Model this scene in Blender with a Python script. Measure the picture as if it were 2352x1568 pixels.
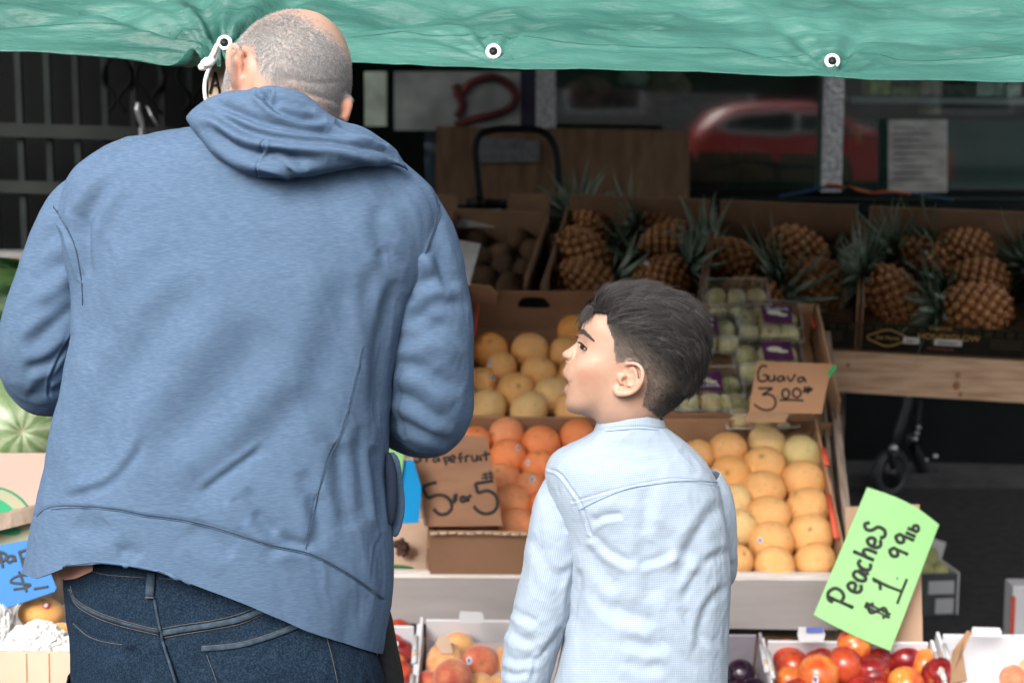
import bpy, bmesh, math, random
import numpy as np
from mathutils import Vector
for o in list(bpy.data.objects): bpy.data.objects.remove(o)
rnd = random.Random(7)
R = math.radians
SC = bpy.context.scene
COL = SC.collection
# ---------------------------------------------------------------- camera, sky, sun, exposure
FPX = 3800.0; CH = 1.6; PITCH = math.atan(524 / FPX)
cam_d = bpy.data.cameras.new("camera"); cam = bpy.data.objects.new("camera", cam_d); COL.objects.link(cam)
cam.location = (0, 0, CH); cam.rotation_euler = (math.pi / 2 - PITCH, 0, 0)
cam_d.sensor_width = 36; cam_d.lens = 36 * FPX / 2352; cam_d.clip_end = 200; cam_d.clip_start = 0.05
cam_d.dof.use_dof = True; cam_d.dof.focus_distance = 2.28; cam_d.dof.aperture_fstop = 5.6
SC.camera = cam
w = bpy.data.worlds.new("World"); SC.world = w; w.use_nodes = True
nt = w.node_tree; bg = nt.nodes["Background"]
sky = nt.nodes.new("ShaderNodeTexSky"); sky.sky_type = 'NISHITA'; sky.sun_disc = False
SUN_EL, SUN_ROT = R(36), R(200)
sky.sun_elevation = SUN_EL; sky.sun_rotation = SUN_ROT; sky.dust_density = 4.0; sky.air_density = 1.0
hs = nt.nodes.new("ShaderNodeHueSaturation"); hs.inputs['Saturation'].default_value = 0.22
nt.links.new(sky.outputs[0], hs.inputs['Color']); nt.links.new(hs.outputs[0], bg.inputs[0])
bg.inputs[1].default_value = 0.15
sd = bpy.data.lights.new("sun", 'SUN'); sd.energy = 1.7; sd.angle = R(28); sd.color = (1, .965, .92)
so = bpy.data.objects.new("sun", sd); COL.objects.link(so)
# sun direction: from behind and left of the camera, high
az = R(-152)
sv = Vector((math.sin(az) * math.cos(SUN_EL), math.cos(az) * math.cos(SUN_EL), math.sin(SUN_EL)))
so.rotation_euler = sv.to_track_quat('Z', 'Y').to_euler()
vs = SC.view_settings; vs.view_transform = 'Standard'; vs.look = 'None'; vs.gamma = 1; vs.exposure = 1.12
SC.render.engine = 'CYCLES'
# ---------------------------------------------------------------- pixel <-> world while building
sp, cp = math.sin(PITCH), math.cos(PITCH)
def ray(u, v):
    x = (u - 1176) / FPX; y = -(v - 784) / FPX
    return np.array([x, cp + y * sp, -sp + y * cp])
CO = np.array([0, 0, CH])
def W(u, v, Y):
    r = ray(u, v); return CO + r * (Y / r[1])
def proj(co):
    d = co - CO; f = d[:, 1] * cp - d[:, 2] * sp; up = d[:, 1] * sp + d[:, 2] * cp
    return 1176 + FPX * d[:, 0] / f, 784 - FPX * up / f
def nrm(a): a = np.array(a, float); return a / np.linalg.norm(a)
class Fr:
    def __init__(s, O, sx, t):
        s.O = np.array(O, float); s.s = nrm(sx); t = np.array(t, float); t = t - s.s * t.dot(s.s); s.t = nrm(t); s.n = np.cross(s.s, s.t)
    def pt(s, a, b, c=0): return s.O + s.s * a + s.t * b + s.n * c
    def hit(s, u, v, c=0):
        r = ray(u, v); k = ((s.O + s.n * c - CO).dot(s.n)) / r.dot(s.n); p = CO + r * k - s.O
        return p.dot(s.s), p.dot(s.t)
    def at(s, u, v, c=0):
        a, b = s.hit(u, v, c); return s.pt(a, b, c)
# ---------------------------------------------------------------- numpy value noise
def vnoise(p, seed=0):
    p = np.asarray(p, float); i = np.floor(p).astype(np.int64); f = p - i; f = f * f * (3 - 2 * f)
    def h(a, b, c):
        n = (a * 374761393 + b * 668265263 + c * 2147483647 + seed * 1274126177) & 0xffffffff
        n = ((n ^ (n >> 13)) * 1274126177) & 0xffffffff; n = n ^ (n >> 16)
        return (n & 0xffff) / 32767.5 - 1
    r = 0
    for dx in (0, 1):
        wx = f[:, 0] if dx else 1 - f[:, 0]
        for dy in (0, 1):
            wy = f[:, 1] if dy else 1 - f[:, 1]
            for dz in (0, 1):
                wz = f[:, 2] if dz else 1 - f[:, 2]
                r = r + wx * wy * wz * h(i[:, 0] + dx, i[:, 1] + dy, i[:, 2] + dz)
    return r
def fbm(p, seed=0, o=3):
    r = 0; a = 1
    for k in range(o): r = r + a * vnoise(p * 2 ** k, seed + k * 17); a *= .5
    return r / 1.6
# ---------------------------------------------------------------- mesh helpers
def setprops(o, label=None, cat=None, group=None, kind=None):
    if label: o['label'] = label
    if cat: o['category'] = cat
    if group: o['group'] = group
    if kind: o['kind'] = kind
    return o
def link(name, me, parent=None):
    o = bpy.data.objects.new(name, me); COL.objects.link(o)
    if parent is not None:
        o.parent = parent; o.matrix_parent_inverse = parent.matrix_basis.inverted()
    return o
def empty(name, loc, label=None, cat=None, group=None, rot=None):
    o = bpy.data.objects.new(name, None); COL.objects.link(o); o.empty_display_size = .05
    o.location = [float(c) for c in loc]
    if rot is not None: o.rotation_euler = rot
    return setprops(o, label, cat, group)
class MB:
    def __init__(s): s.v = []; s.f = []; s.m = []; s.mi = 0; s.sm = []
    def add(s, vs, fs, smooth=True):
        b = len(s.v); s.v.extend([tuple(map(float, q)) for q in vs])
        for f in fs: s.f.append(tuple(b + i for i in f)); s.m.append(s.mi); s.sm.append(smooth)
        return s
    def box(s, O, X, Y, Z, bev=0):
        O = np.array(O, float); X = np.array(X, float); Y = np.array(Y, float); Z = np.array(Z, float)
        vs = [O + X * a + Y * b + Z * c for c in (0, 1) for b in (0, 1) for a in (0, 1)]
        return s.add(vs, [(0, 2, 3, 1), (4, 5, 7, 6), (0, 1, 5, 4), (2, 6, 7, 3), (0, 4, 6, 2), (1, 3, 7, 5)], False)
    def cbox(s, c, sx, sy, sz):
        return s.box((c[0] - sx / 2, c[1] - sy / 2, c[2] - sz / 2), (sx, 0, 0), (0, sy, 0), (0, 0, sz))
    def prism(s, pts, th):
        P = [np.array(p, float) for p in pts]; n = len(P); nn = np.zeros(3)
        for i in range(n): nn += np.cross(P[i] - P[0], P[(i + 1) % n] - P[0])
        nn = nrm(nn) * th
        vs = P + [p - nn for p in P]
        fs = [tuple(range(n)), tuple(reversed(range(n, 2 * n)))] + [(i, i + n, (i + 1) % n + n, (i + 1) % n) for i in range(n)]
        return s.add(vs, fs, False)
    def tube(s, pts, rad, k=8, cap=True, flat=None):
        P = [np.array(p, float) for p in pts]; n = len(P)
        if n < 2: return s
        rads = rad if hasattr(rad, '__len__') else [rad] * n
        vs = []; up = None
        for i in range(n):
            t = P[min(i + 1, n - 1)] - P[max(i - 1, 0)]
            t = nrm(t) if np.linalg.norm(t) > 1e-9 else np.array([0, 0, 1.])
            if up is None:
                up = np.array([0, 0, 1.]) if abs(t[2]) < .9 else np.array([1., 0, 0])
                if flat is not None: up = np.array(flat, float)
            a = np.cross(t, up)
            if np.linalg.norm(a) < 1e-6: a = np.cross(t, np.array([.3, .9, .2]))
            a = nrm(a); b = np.cross(a, t); up = b
            for j in range(k):
                th = 2 * math.pi * j / k; fl = 1 if flat is None else .35
                vs.append(P[i] + a * math.cos(th) * rads[i] + b * math.sin(th) * rads[i] * fl)
        fs = [(i * k + j, i * k + (j + 1) % k, (i + 1) * k + (j + 1) % k, (i + 1) * k + j) for i in range(n - 1) for j in range(k)]
        if cap: fs += [tuple(reversed(range(k))), tuple((n - 1) * k + j for j in range(k))]
        return s.add(vs, fs)
    def ball(s, c, r, seg=12, rings=8, sc=(1, 1, 1), ax=None):
        vs = [];
        for i in range(rings + 1):
            ph = math.pi * i / rings
            for j in range(seg):
                th = 2 * math.pi * j / seg
                q = np.array([math.sin(ph) * math.cos(th) * sc[0], math.sin(ph) * math.sin(th) * sc[1], math.cos(ph) * sc[2]]) * r
                if ax is not None: q = ax[0] * q[0] + ax[1] * q[1] + ax[2] * q[2]
                vs.append(np.array(c) + q)
        fs = [(i * seg + j, (i + 1) * seg + j, (i + 1) * seg + (j + 1) % seg, i * seg + (j + 1) % seg) for i in range(rings) for j in range(seg)]
        return s.add(vs, fs)
    def mesh(s, name, mats):
        me = bpy.data.meshes.new(name); me.from_pydata(s.v, [], s.f); me.update()
        for m in (mats if isinstance(mats, (list, tuple)) else [mats]): me.materials.append(m)
        me.polygons.foreach_set('material_index', s.m); me.polygons.foreach_set('use_smooth', s.sm)
        return me
    def obj(s, name, mats, parent=None, bev=0, **kw):
        o = link(name, s.mesh(name, mats), parent)
        if bev:
            b = o.modifiers.new('bevel', 'BEVEL'); b.width = bev; b.segments = 2; b.limit_method = 'ANGLE'
        return setprops(o, **kw)
def grid_faces(nr, nc, wrap=True):
    i = np.arange(nr - 1)[:, None]; j = np.arange(nc if wrap else nc - 1)[None, :]; j2 = (j + 1) % nc
    return np.stack([i * nc + j, i * nc + j2, (i + 1) * nc + j2, (i + 1) * nc + j], -1).reshape(-1, 4)
def npmesh(name, co, faces, mats, smooth=True):
    me = bpy.data.meshes.new(name); co = np.ascontiguousarray(co, dtype=np.float32); faces = np.ascontiguousarray(faces, dtype=np.int32)
    k = faces.shape[1]; me.vertices.add(len(co)); me.vertices.foreach_set('co', co.ravel())
    me.loops.add(faces.size); me.loops.foreach_set('vertex_index', faces.ravel())
    me.polygons.add(len(faces)); me.polygons.foreach_set('loop_start', np.arange(0, faces.size, k, dtype=np.int32))
    try: me.polygons.foreach_set('loop_total', np.full(len(faces), k, dtype=np.int32))
    except Exception: pass
    me.polygons.foreach_set('use_smooth', np.full(len(faces), smooth))
    for m in (mats if isinstance(mats, (list, tuple)) else [mats]): me.materials.append(m)
    me.update(calc_edges=True); me.validate(); return me
def setcol(me, col, name='col'):
    a = me.color_attributes.new(name, 'FLOAT_COLOR', 'POINT'); c = np.ones((len(me.vertices), 4), np.float32); c[:, :3] = col
    a.data.foreach_set('color', c.ravel())
def normals(co, f):
    n = np.zeros_like(co); a = co[f[:, 0]]; b = co[f[:, 1]]; c = co[f[:, 2]]; d = co[f[:, 3]] if f.shape[1] > 3 else c
    fn = np.cross(c - a, (d - b) if f.shape[1] > 3 else (b - a))
    for k in range(f.shape[1]): np.add.at(n, f[:, k], fn)
    l = np.linalg.norm(n, axis=1, keepdims=True); l[l < 1e-12] = 1; return n / l
def cr(P, t):
    """Catmull-Rom through rows of P at parameters t in [0, n-1]"""
    P = np.array(P, float); n = len(P); t = np.clip(np.asarray(t, float), 0, n - 1 - 1e-9); i = t.astype(int); f = (t - i)[:, None]
    p0 = P[np.maximum(i - 1, 0)]; p1 = P[i]; p2 = P[i + 1]; p3 = P[np.minimum(i + 2, n - 1)]
    return .5 * ((2 * p1) + (p2 - p0) * f + (2 * p0 - 5 * p1 + 4 * p2 - p3) * f ** 2 + (3 * p1 - p0 - 3 * p2 + p3) * f ** 3)
def smooth_poly(P, n):
    return cr(P, np.linspace(0, len(P) - 1, n))
def strokes_disp(co, nm, strokes, front=True):
    """sum of folds: each (polyline, half width, depth[, ridge]) given where it lies on the cloth"""
    u, v = proj(co); out = np.zeros(len(co))
    for st in strokes:
        P = smooth_poly(st[0], 6 * len(st[0])); wd = st[1]; dp = st[2]; rg = st[3] if len(st) > 3 else .5
        m = (u > P[:, 0].min() - 4 * wd) & (u < P[:, 0].max() + 4 * wd) & (v > P[:, 1].min() - 4 * wd) & (v < P[:, 1].max() + 4 * wd)
        idx = np.nonzero(m)[0]
        if not len(idx): continue
        q = np.stack([u[idx], v[idx]], 1); best = np.full(len(idx), 1e9); sg = np.zeros(len(idx)); tp = np.zeros(len(idx)); L = len(P) - 1
        for k in range(L):
            a = P[k]; d = P[k + 1] - a; l2 = d.dot(d) + 1e-9; t = np.clip(((q - a) @ d) / l2, 0, 1); r = q - a - t[:, None] * d
            dd = np.hypot(r[:, 0], r[:, 1]); b = dd < best; best[b] = dd[b]; sg[b] = np.sign(d[0] * r[b, 1] - d[1] * r[b, 0]); tp[b] = (k + t[b]) / L
        taper = np.clip(np.minimum(tp, 1 - tp) * 5, 0, 1) if len(st) < 5 else 1.0
        x = best / wd
        pr = -np.exp(-x * x) + rg * np.exp(-((x - 1.6) ** 2) / 0.9) * (sg > 0)
        out[idx] += dp * pr * taper
    if front:
        view = CO - co; view /= np.linalg.norm(view, axis=1, keepdims=True); out *= np.clip((nm * view).sum(1) * 4 + .6, 0, 1)
    return out
# ---------------------------------------------------------------- materials
def mat(name, col, rough=.6, col2=None, sc=20, st=(1, 1, 1), fac=(.35, .65), bump=0, bsc=80, bst=(1, 1, 1), metal=0, spec=.4, sheen=0, attr=None,
        detail=4, coat=0, trans=0, sss=0, alpha=1, bdist=.002, attrmix=None):
    m = bpy.data.materials.new(name); m.use_nodes = True; n = m.node_tree; L = n.links; b = n.nodes['Principled BSDF']
    def inp(k, v): b.inputs[k].default_value = v
    inp('Roughness', rough); inp('Metallic', metal); inp('Specular IOR Level', spec); inp('Sheen Weight', sheen); inp('Coat Weight', coat); inp('Transmission Weight', trans)
    if alpha < 1: inp('Alpha', alpha)
    if sss: inp('Subsurface Weight', sss); inp('Subsurface Radius', (1, .35, .2)); inp('Subsurface Scale', .008)
    tc = n.nodes.new('ShaderNodeTexCoord')
    def noise(scale, stretch, det):
        mp = n.nodes.new('ShaderNodeMapping'); mp.inputs['Scale'].default_value = stretch; L.new(tc.outputs['Object'], mp.inputs[0])
        t = n.nodes.new('ShaderNodeTexNoise'); t.inputs['Scale'].default_value = scale; t.inputs['Detail'].default_value = det; L.new(mp.outputs[0], t.inputs[0]); return t
    c4 = tuple(col) + (1,)
    src = None
    if attr:
        a = n.nodes.new('ShaderNodeAttribute'); a.attribute_name = attr; src = a.outputs['Color']
    if col2 is not None:
        t = noise(sc, st, detail); mr = n.nodes.new('ShaderNodeMapRange'); mr.inputs[1].default_value = fac[0]; mr.inputs[2].default_value = fac[1]; L.new(t.outputs[0], mr.inputs[0])
        mx = n.nodes.new('ShaderNodeMix'); mx.data_type = 'RGBA'; mx.inputs[6].default_value = c4; mx.inputs[7].default_value = tuple(col2) + (1,)
        if attr: mx.blend_type = 'MULTIPLY'; L.new(src, mx.inputs[6])
        L.new(mr.outputs[0], mx.inputs[0]); src = mx.outputs[2]
    if src: L.new(src, b.inputs['Base Color'])
    else: inp('Base Color', c4)
    if bump:
        t = noise(bsc, bst, 3); bp = n.nodes.new('ShaderNodeBump'); bp.inputs['Strength'].default_value = bump; bp.inputs['Distance'].default_value = bdist
        L.new(t.outputs[0], bp.inputs['Height']); L.new(bp.outputs[0], b.inputs['Normal'])
    return m
def srgb(r, g, b):
    f = lambda c: ((c / 255 + .055) / 1.055) ** 2.4 if c > 10 else c / 255 / 12.92
    return (f(r), f(g), f(b))
M = {}
M['card'] = mat('cardboard', (.46, .27, .155), .85, (.37, .205, .115), 9, (1, 1, 1), bump=.25, bsc=160, bst=(1, 1, 1), bdist=.001)
M['card_pale'] = mat('pale cardboard', (.58, .42, .31), .85, (.50, .35, .25), 7, bump=.2, bsc=120, bdist=.001)
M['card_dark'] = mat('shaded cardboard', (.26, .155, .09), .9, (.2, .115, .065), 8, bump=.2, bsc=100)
M['card_edge'] = mat('torn cardboard edge', (.62, .47, .35), .9, (.4, .27, .18), 180, bump=.6, bsc=300)
M['print'] = mat('black printed board', (.010, .012, .011), .6, (.022, .020, .013), 45, bump=.1, spec=.2)
M['gold'] = mat('gold print', (.62, .36, .10), .6)
M['white_board'] = mat('white coated board', (.60, .60, .61), .6, (.5, .5, .5), 6, bump=.12, bsc=60)
M['white'] = mat('white print', (.72, .72, .72), .6, (.6, .6, .6), 30)
M['paper'] = mat('white tissue paper', (.60, .595, .58), .75, (.5, .495, .485), 12, bump=.5, bsc=40)
M['red_tape'] = mat('red tape', (.62, .06, .03), .45)
M['orange_print'] = mat('orange red print', (.68, .1, .05), .6)
M['wood'] = mat('pale timber', (.62, .42, .28), .75, (.40, .23, .13), 5, (1, 6, 14), fac=(.4, .75), bump=.3, bsc=40, bst=(1, 8, 12))
M['wood_grey'] = mat('weathered timber', (.36, .28, .22), .85, (.22, .165, .125), 6, (14, 2, 2), bump=.5, bsc=60, bst=(6, 1, 6))
M['ply'] = mat('brown plywood', (.20, .115, .058), .7, (.10, .055, .026), 4, (6, 3, 1), fac=(.3, .7), bump=.1)
M['fascia'] = mat('grey painted plywood', (.34, .305, .295), .6, (.27, .245, .235), 3, (1, 3, 5), bump=.12, bsc=120, bst=(1, 6, 1))
M['fascia_edge'] = mat('plywood edge', (.78, .73, .69), .7, (.52, .45, .40), 10, (1, 40, 60))
M['black'] = mat('black plastic', (.004, .005, .006), .5, spec=.25)
M['blackm'] = mat('black painted metal', (.003, .004, .004), .7, spec=.1)
M['rubber'] = mat('black rubber', (.012, .013, .014), .75)
M['marker'] = mat('black marker ink', (.012, .010, .010), .6)
M['steel'] = mat('brushed steel', (.5, .5, .5), .35, metal=.9)
M['barm'] = mat('grey green painted bars', (.016, .021, .019), .7, (.010, .013, .012), 10, spec=.15)
M['barrail'] = mat('grey painted rails', (.022, .026, .023), .7, (.012, .014, .013), 5, spec=.15)
M['glosswhite'] = mat('white plastic ring', (.82, .82, .82), .3)
M['rope'] = mat('white cotton cord', (.75, .75, .73), .8, (.6, .6, .58), 200, bump=.6, bsc=300)
# ---------------------------------------------------------------- ground and shop
GM = mat('dark pavement', (.026, .0245, .025), .95, (.012, .0115, .012), 22, bump=.4, bsc=90)
g = MB(); g.box((-25, -30, -.05), (50, 0, 0), (0, 60, 0), (0, 0, .05)); g.obj('ground', GM, kind='structure')
RM = mat('asphalt road', (.05, .05, .052), .9, (.035, .035, .036), 30, bump=.4, bsc=90)
g = MB(); g.box((-25, -12, 0), (50, 0, 0), (0, 9.4, 0), (0, 0, .004)); g.obj('road', RM, kind='structure')
WY = 7.3
SL = -.028   # the pavement and shop front fall slightly to the right
shop = empty('shop_building', (0, WY, 0), 'dark shop front with a low wall under wide windows behind the stall', 'building')
dkwall = mat('dark painted wall', (.006, .008, .008), .9, (.010, .012, .012), 3, bump=.2, spec=.1)
dkgreen = mat('dark green counter front', (.016, .075, .065), .6, (.02, .09, .08), 4)
def wz(v, u=1176, Y=WY): return W(u, v, Y)[2]
zs = wz(455)         # sill height
m = MB()
m.box((-6, WY, 0), (14, 0, 0), (0, .25, 0), (0, 0, zs - .02))
m.box((-6, WY, wz(-200)), (14, 0, 0), (0, .25, 0), (0, 0, 2.6))
m.box((-6, WY, zs), (6 + W(812, 300, WY)[0], 0, 0), (0, .25, 0), (0, 0, wz(-200) - zs))
m.obj('wall', dkwall, shop)
m = MB(); m.box((-6, WY - .09, zs - .06), (14, 0, -.05), (0, .12, 0), (0, 0, .04)); m.obj('sill', M['blackm'], shop)
m = MB(); m.box((-6, WY + .25, -.0), (14, 0, 0), (0, 3.2, 0), (0, 0, .01)); m.obj('interior_floor', dkwall, shop)
m = MB(); m.box((-6, WY + 3.4, 0), (14, 0, 0), (0, .1, 0), (0, 0, 5)); m.obj('interior_wall', mat('interior wall', (.10, .11, .095), .9, (.05, .055, .045), 1.5), shop)
m = MB(); m.box((-6, WY + .25, 3.3), (14, 0, 0), (0, 3.2, 0), (0, 0, .1)); m.obj('interior_ceiling', dkwall, shop)
# parapet wall, upper shop front and roof slab are above the awning
m = MB(); m.box((-6, WY - .02, 3.6), (14, 0, 0), (0, .02, 0), (0, 0, 1.6)); m.obj('upper_front', mat('grey render', (.2, .2, .19), .9), shop)
glass = bpy.data.materials.new('window glass'); glass.use_nodes = True; n = glass.node_tree; n.nodes.clear()
o_ = n.nodes.new('ShaderNodeOutputMaterial'); mx = n.nodes.new('ShaderNodeMixShader'); tr = n.nodes.new('ShaderNodeBsdfTransparent'); gl = n.nodes.new('ShaderNodeBsdfGlossy')
tr.inputs[0].default_value = (.75, .82, .80, 1); gl.inputs['Roughness'].default_value = .035; mx.inputs[0].default_value = .19
n.links.new(tr.outputs[0], mx.inputs[1]); n.links.new(gl.outputs[0], mx.inputs[2]); n.links.new(mx.outputs[0], o_.inputs[0])
chk = mat('diamond plate steel', (.62, .63, .64), .35, (.30, .30, .31), 60, metal=.15, bump=.9, bsc=45, bdist=.01)
edges = [812, 1253, 1914, 2700]
for i in range(3):
    xa, xb = W(edges[i], 300, WY)[0], W(edges[i + 1], 300, WY)[0]
    wd = MB(); fr = .035
    wd.box((xa + .001, WY + .03, zs), (fr, 0, 0), (0, .05, 0), (0, 0, wz(-200) - zs)); wd.box((xb - fr - .001, WY + .03, zs), (fr, 0, 0), (0, .05, 0), (0, 0, wz(-200) - zs))
    wd.box((xa + fr, WY + .03, zs), (xb - xa - 2 * fr, 0, 0), (0, .05, 0), (0, 0, .035))
    wo = wd.obj('window', M['blackm'], shop)
    p = MB(); p.box((xa + fr, WY + .05, zs + .035), (xb - xa - 2 * fr, 0, 0), (0, .006, 0), (0, -.0121 * (wz(-200) - zs - .035), wz(-200) - zs - .035)); p.obj('pane', glass, wo)
for u0, u1, vb in ((1232, 1277, 300), (1895, 1940, 440)):
    m = MB(); a = W(u0, 160, WY - .03); b = W(u1, 160, WY - .03); zb = wz(vb if vb > 400 else 440)
    m.box((a[0], WY - .03, zb), (b[0] - a[0], 0, 0), (0, .05, 0), (0, 0, wz(-150) - zb))
    # raised lozenges of the tread plate
    nz = int((wz(-60) - zb) / .028)
    for k in range(nz):
        for q in range(3):
            cx = a[0] + (q + .5) / 3 * (b[0] - a[0]); z = zb + .015 + k * .028; s_ = 1 if (k + q) % 2 else -1
            m.tube([(cx - .009, WY - .031, z - .009 * s_), (cx + .009, WY - .031, z + .009 * s_)], .003, 5)
    m.obj('mullion', chk, shop, label='diamond tread steel mullion strip')
# ---------------------------------------------------------------- things behind the glass and stuck on it
def flatbox(name, u0, v0, u1, v1, Y, th, mt, label, cat, parent=None, group=None):
    a = W(u0, v0, Y); b = W(u1, v0, Y); c = W(u1, v1, Y); d = W(u0, v1, Y)
    m = MB(); m.prism([d, c, b, a], -th if False else th); o = m.obj(name, mt, parent)
    # prism extrudes away from the viewer
    if label: setprops(o, label, cat, group)
    return o
pst = mat('faded poster paper', (.30, .32, .30), .9, (.15, .16, .16), 5, bump=0)
root = empty('poster', W(1120, 230, WY + .02), 'large faded white poster with a dark red looped letter in the window', 'poster')
flatbox('sheet', 905, 165, 1195, 300, WY + .018, .003, pst, None, None, root)
redp = mat('dark red print', (.11, .018, .022), .8, (.05, .008, .012), 14)
YP = WY + .016
def strokes_on(name, Y, lists, rad, mt, parent, k=6):
    m = MB()
    for L_ in lists: m.tube([W(u, v, Y) for u, v in smooth_poly(L_, 5 * len(L_))], rad, k)
    return m.obj(name, mt, parent)
strokes_on('lettering', YP, [[(1045, 195), (1060, 215), (1085, 190), (1130, 178), (1170, 195), (1185, 225), (1170, 250), (1130, 265), (1085, 275), (1045, 290)], [(1048, 210), (1062, 240), (1050, 270)]], .020, redp, root)
flatbox('paper_notice', 822, 165, 888, 290, WY + .02, .003, mat('greenish notice', (.36, .42, .36), .9, (.18, .22, .18), 7), 'pale green paper notice beside the man\'s ear at the window edge', 'notice')
blu = mat('dark blue poster', (.02, .025, .06), .8, (.04, .03, .06), 6)
flatbox('window_poster', 1197, 165, 1232, 300, WY + .02, .003, blu, 'narrow dark blue poster right of the looped red letter', 'poster')
ntc = mat('grey notice sheet', (.32, .32, .30), .9, (.19, .19, .18), 9, (1, 1, 2.5))
ns = flatbox('notice_sheet', 2040, 275, 2176, 441, WY - .05, .003, ntc, 'tall grey notice sheet taped outside the right window above the pineapples', 'notice')
m = MB()
for k in range(9): m.tube([W(2052, 292 + k * 15, WY - .052), W(2100 + (k * 37) % 60, 292 + k * 15, WY - .052)], .0016, 5)
m.obj('lettering', M['barrail'], ns)
# interior display of packets on shelves, seen dim and soft
shelf = MB(); 
for v in (222, 352): 
    a = W(1955, v, WY + .7); b = W(2700, v + 8, WY + .7); shelf.box(a, b - a, (0, .4, 0), (0, 0, -.03))
so_ = shelf.obj('display_shelf', mat('shelf metal', (.4, .42, .42), .6), None, label='long grey display shelf inside the right window', cat='shelf')
pk = [((.30, .30, .10), 2000, 180, 2045, 218), ((.10, .14, .05), 2048, 200, 2110, 220), ((.20, .15, .12), 2112, 185, 2165, 220), ((.06, .07, .06), 2168, 195, 2240, 221),
      ((.20, .22, .21), 2242, 180, 2305, 222), ((.24, .26, .25), 2310, 190, 2345, 223), ((.07, .055, .03), 2000, 300, 2030, 350), ((.16, .18, .14), 2205, 290, 2290, 353), ((.13, .15, .12), 2293, 300, 2350, 353), ((.22, .18, .10), 2112, 232, 2162, 262)]
for i, (c, u0, v0, u1, v1) in enumerate(pk):
    a = W(u0, v1, WY + .75); b = W(u1, v1, WY + .75); t = W(u0, v0, WY + .75)
    m = MB(); m.box(a, (b[0] - a[0], 0, 0), (0, .2, 0), (0, 0, t[2] - a[2]))
    names = ['yellow', 'green', 'brown', 'charcoal', 'silver', 'white', 'dark brown', 'sage', 'olive', 'tan']
    m.obj('packet', mat('packet ' + names[i], tuple(min(q * 2.8, .8) for q in c), .7, tuple(q * 1.2 for q in c), 25), bev=.004, label='%s packet %s inside the right window' % (names[i], 'on the upper shelf' if v1 < 230 else ('hanging between the shelves' if v1 < 270 else 'on the lower shelf')), cat='packet', group='packets on display shelves')
# dim sacks behind the middle pane
for i, (u, v, r, c, nm) in enumerate([(1350, 215, .09, (.14, .06, .05), 'maroon'), (1440, 240, .10, (.10, .05, .05), 'plum'), (1530, 200, .09, (.16, .10, .07), 'tan'), (1545, 262, .07, (.03, .03, .035), 'black'), (1460, 180, .06, (.22, .22, .2), 'pale grey')]):
    m = MB(); m.ball(W(u, v, WY + .36), r, 14, 10, (1.3, .8, .8)); o = m.obj('sack', mat('sack ' + nm, tuple(min(q * 3.2, .8) for q in c), .7, tuple(q * 1.2 for q in c), 14, bump=.6, bsc=12, bdist=.02), label='%s sack behind the middle window above the plywood' % nm, cat='sack', group='sacks behind the middle window')
    co = np.array([q.co for q in o.data.vertices]); co = co + (fbm(co * 14, i) * .02)[:, None]; o.data.vertices.foreach_set('co', co.ravel().astype(np.float32)); o.data.update()
m = MB(); m.box(W(1700, 456, WY + .5), (6, 0, 0), (0, .5, 0), (0, 0, .36)); m.obj('counter', dkgreen, label='dark green counter low inside the right window', cat='counter')
cupm = mat('cream cup', (.30, .26, .18), .6)
m = MB(); c = W(1966, 342, WY + .35); m.tube([c, c + np.array([0, 0, .11])], [.026, .034], 16); cup = m.obj('drink_cup', cupm, label='cream paper cup behind the glass right of the tread steel strip', cat='cup')
# plywood board leaning under the window
pb = MB(); Y0 = 6.75; pb.prism([W(1000, 470, Y0 - .1), W(1583, 470, Y0 - .1), W(1583, 300, Y0), W(1002, 290, Y0)], .015)
po = pb.obj('plywood_board', M['ply'], label='brown plywood board leaning in front of the middle window', cat='board')
lb = MB(); lb.prism([W(1100, 374, Y0 - .055), W(1240, 372, Y0 - .055), W(1238, 322, Y0 - .025), W(1100, 315, Y0 - .025)], .002); lo = lb.obj('sticker', mat('dull label', (.16, .17, .17), .8, (.10, .10, .10), 30), po)
# shop frontage left: barred gate
gate = empty('security_gate', W(200, 600, 5.2), 'black security gate with grey green vertical bars and scroll ironwork behind the man', 'gate')
GY = 5.2
bk = MB(); a = W(-400, 1300, GY + .25); bk.box((a[0], GY + .25, 0), (W(820, 300, GY)[0] - a[0], 0, 0), (0, .02, 0), (0, 0, 3.0)); bk.obj('backing_panel', M['blackm'], gate)
for u in range(-235, 820, 66):
    m = MB(); a = W(u + (38 - u) * .0, 60, GY); zt = 2.6; m.box((a[0], GY, .1), (.019, 0, 0), (0, .019, 0), (0, 0, zt)); m.obj('bar', M['barm'], gate)
for v, h in ((285, .042), (417, .038)):
    m = MB(); a = W(-300, v - 12, GY - .022); b = W(480, v + 12, GY - .022); m.box(a, b - a, (0, .02, 0), (0, 0, -h)); m.obj('rail', M['barrail'], gate)
for cx in (268, 345, 440):
    m = MB()
    for sgn in (-1, 1):
        pts = [(cx, 118), (cx + sgn * 25, 150), (cx + sgn * 32, 185), (cx + sgn * 10, 215), (cx + sgn * 4, 235), (cx + sgn * 20, 258)]
        m.tube([W(u, v, GY - .01) for u, v in smooth_poly(pts, 30)], .006, 6)
    m.obj('scroll', M['blackm'], gate)
m = MB(); 
m.tube([W(u, v, GY - .3) for u, v in smooth_poly([(318, 236), (316, 252), (322, 272), (328, 294)], 12)], [.006] * 3 + [.009] * 6 + [.007] * 3, 8); m.tube([W(u, v, GY - .3) for u, v in [(338, 244), (352, 272), (362, 292)]], .004, 8); 
m.tube([W(328, 294, GY - .3), W(332, 420, GY - .3), W(335, 900, GY - .3)], .012, 8)
m.obj('handlebar_post', M['steel'], label='curved chrome handle standing in front of the security gate', cat='handle')
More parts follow.
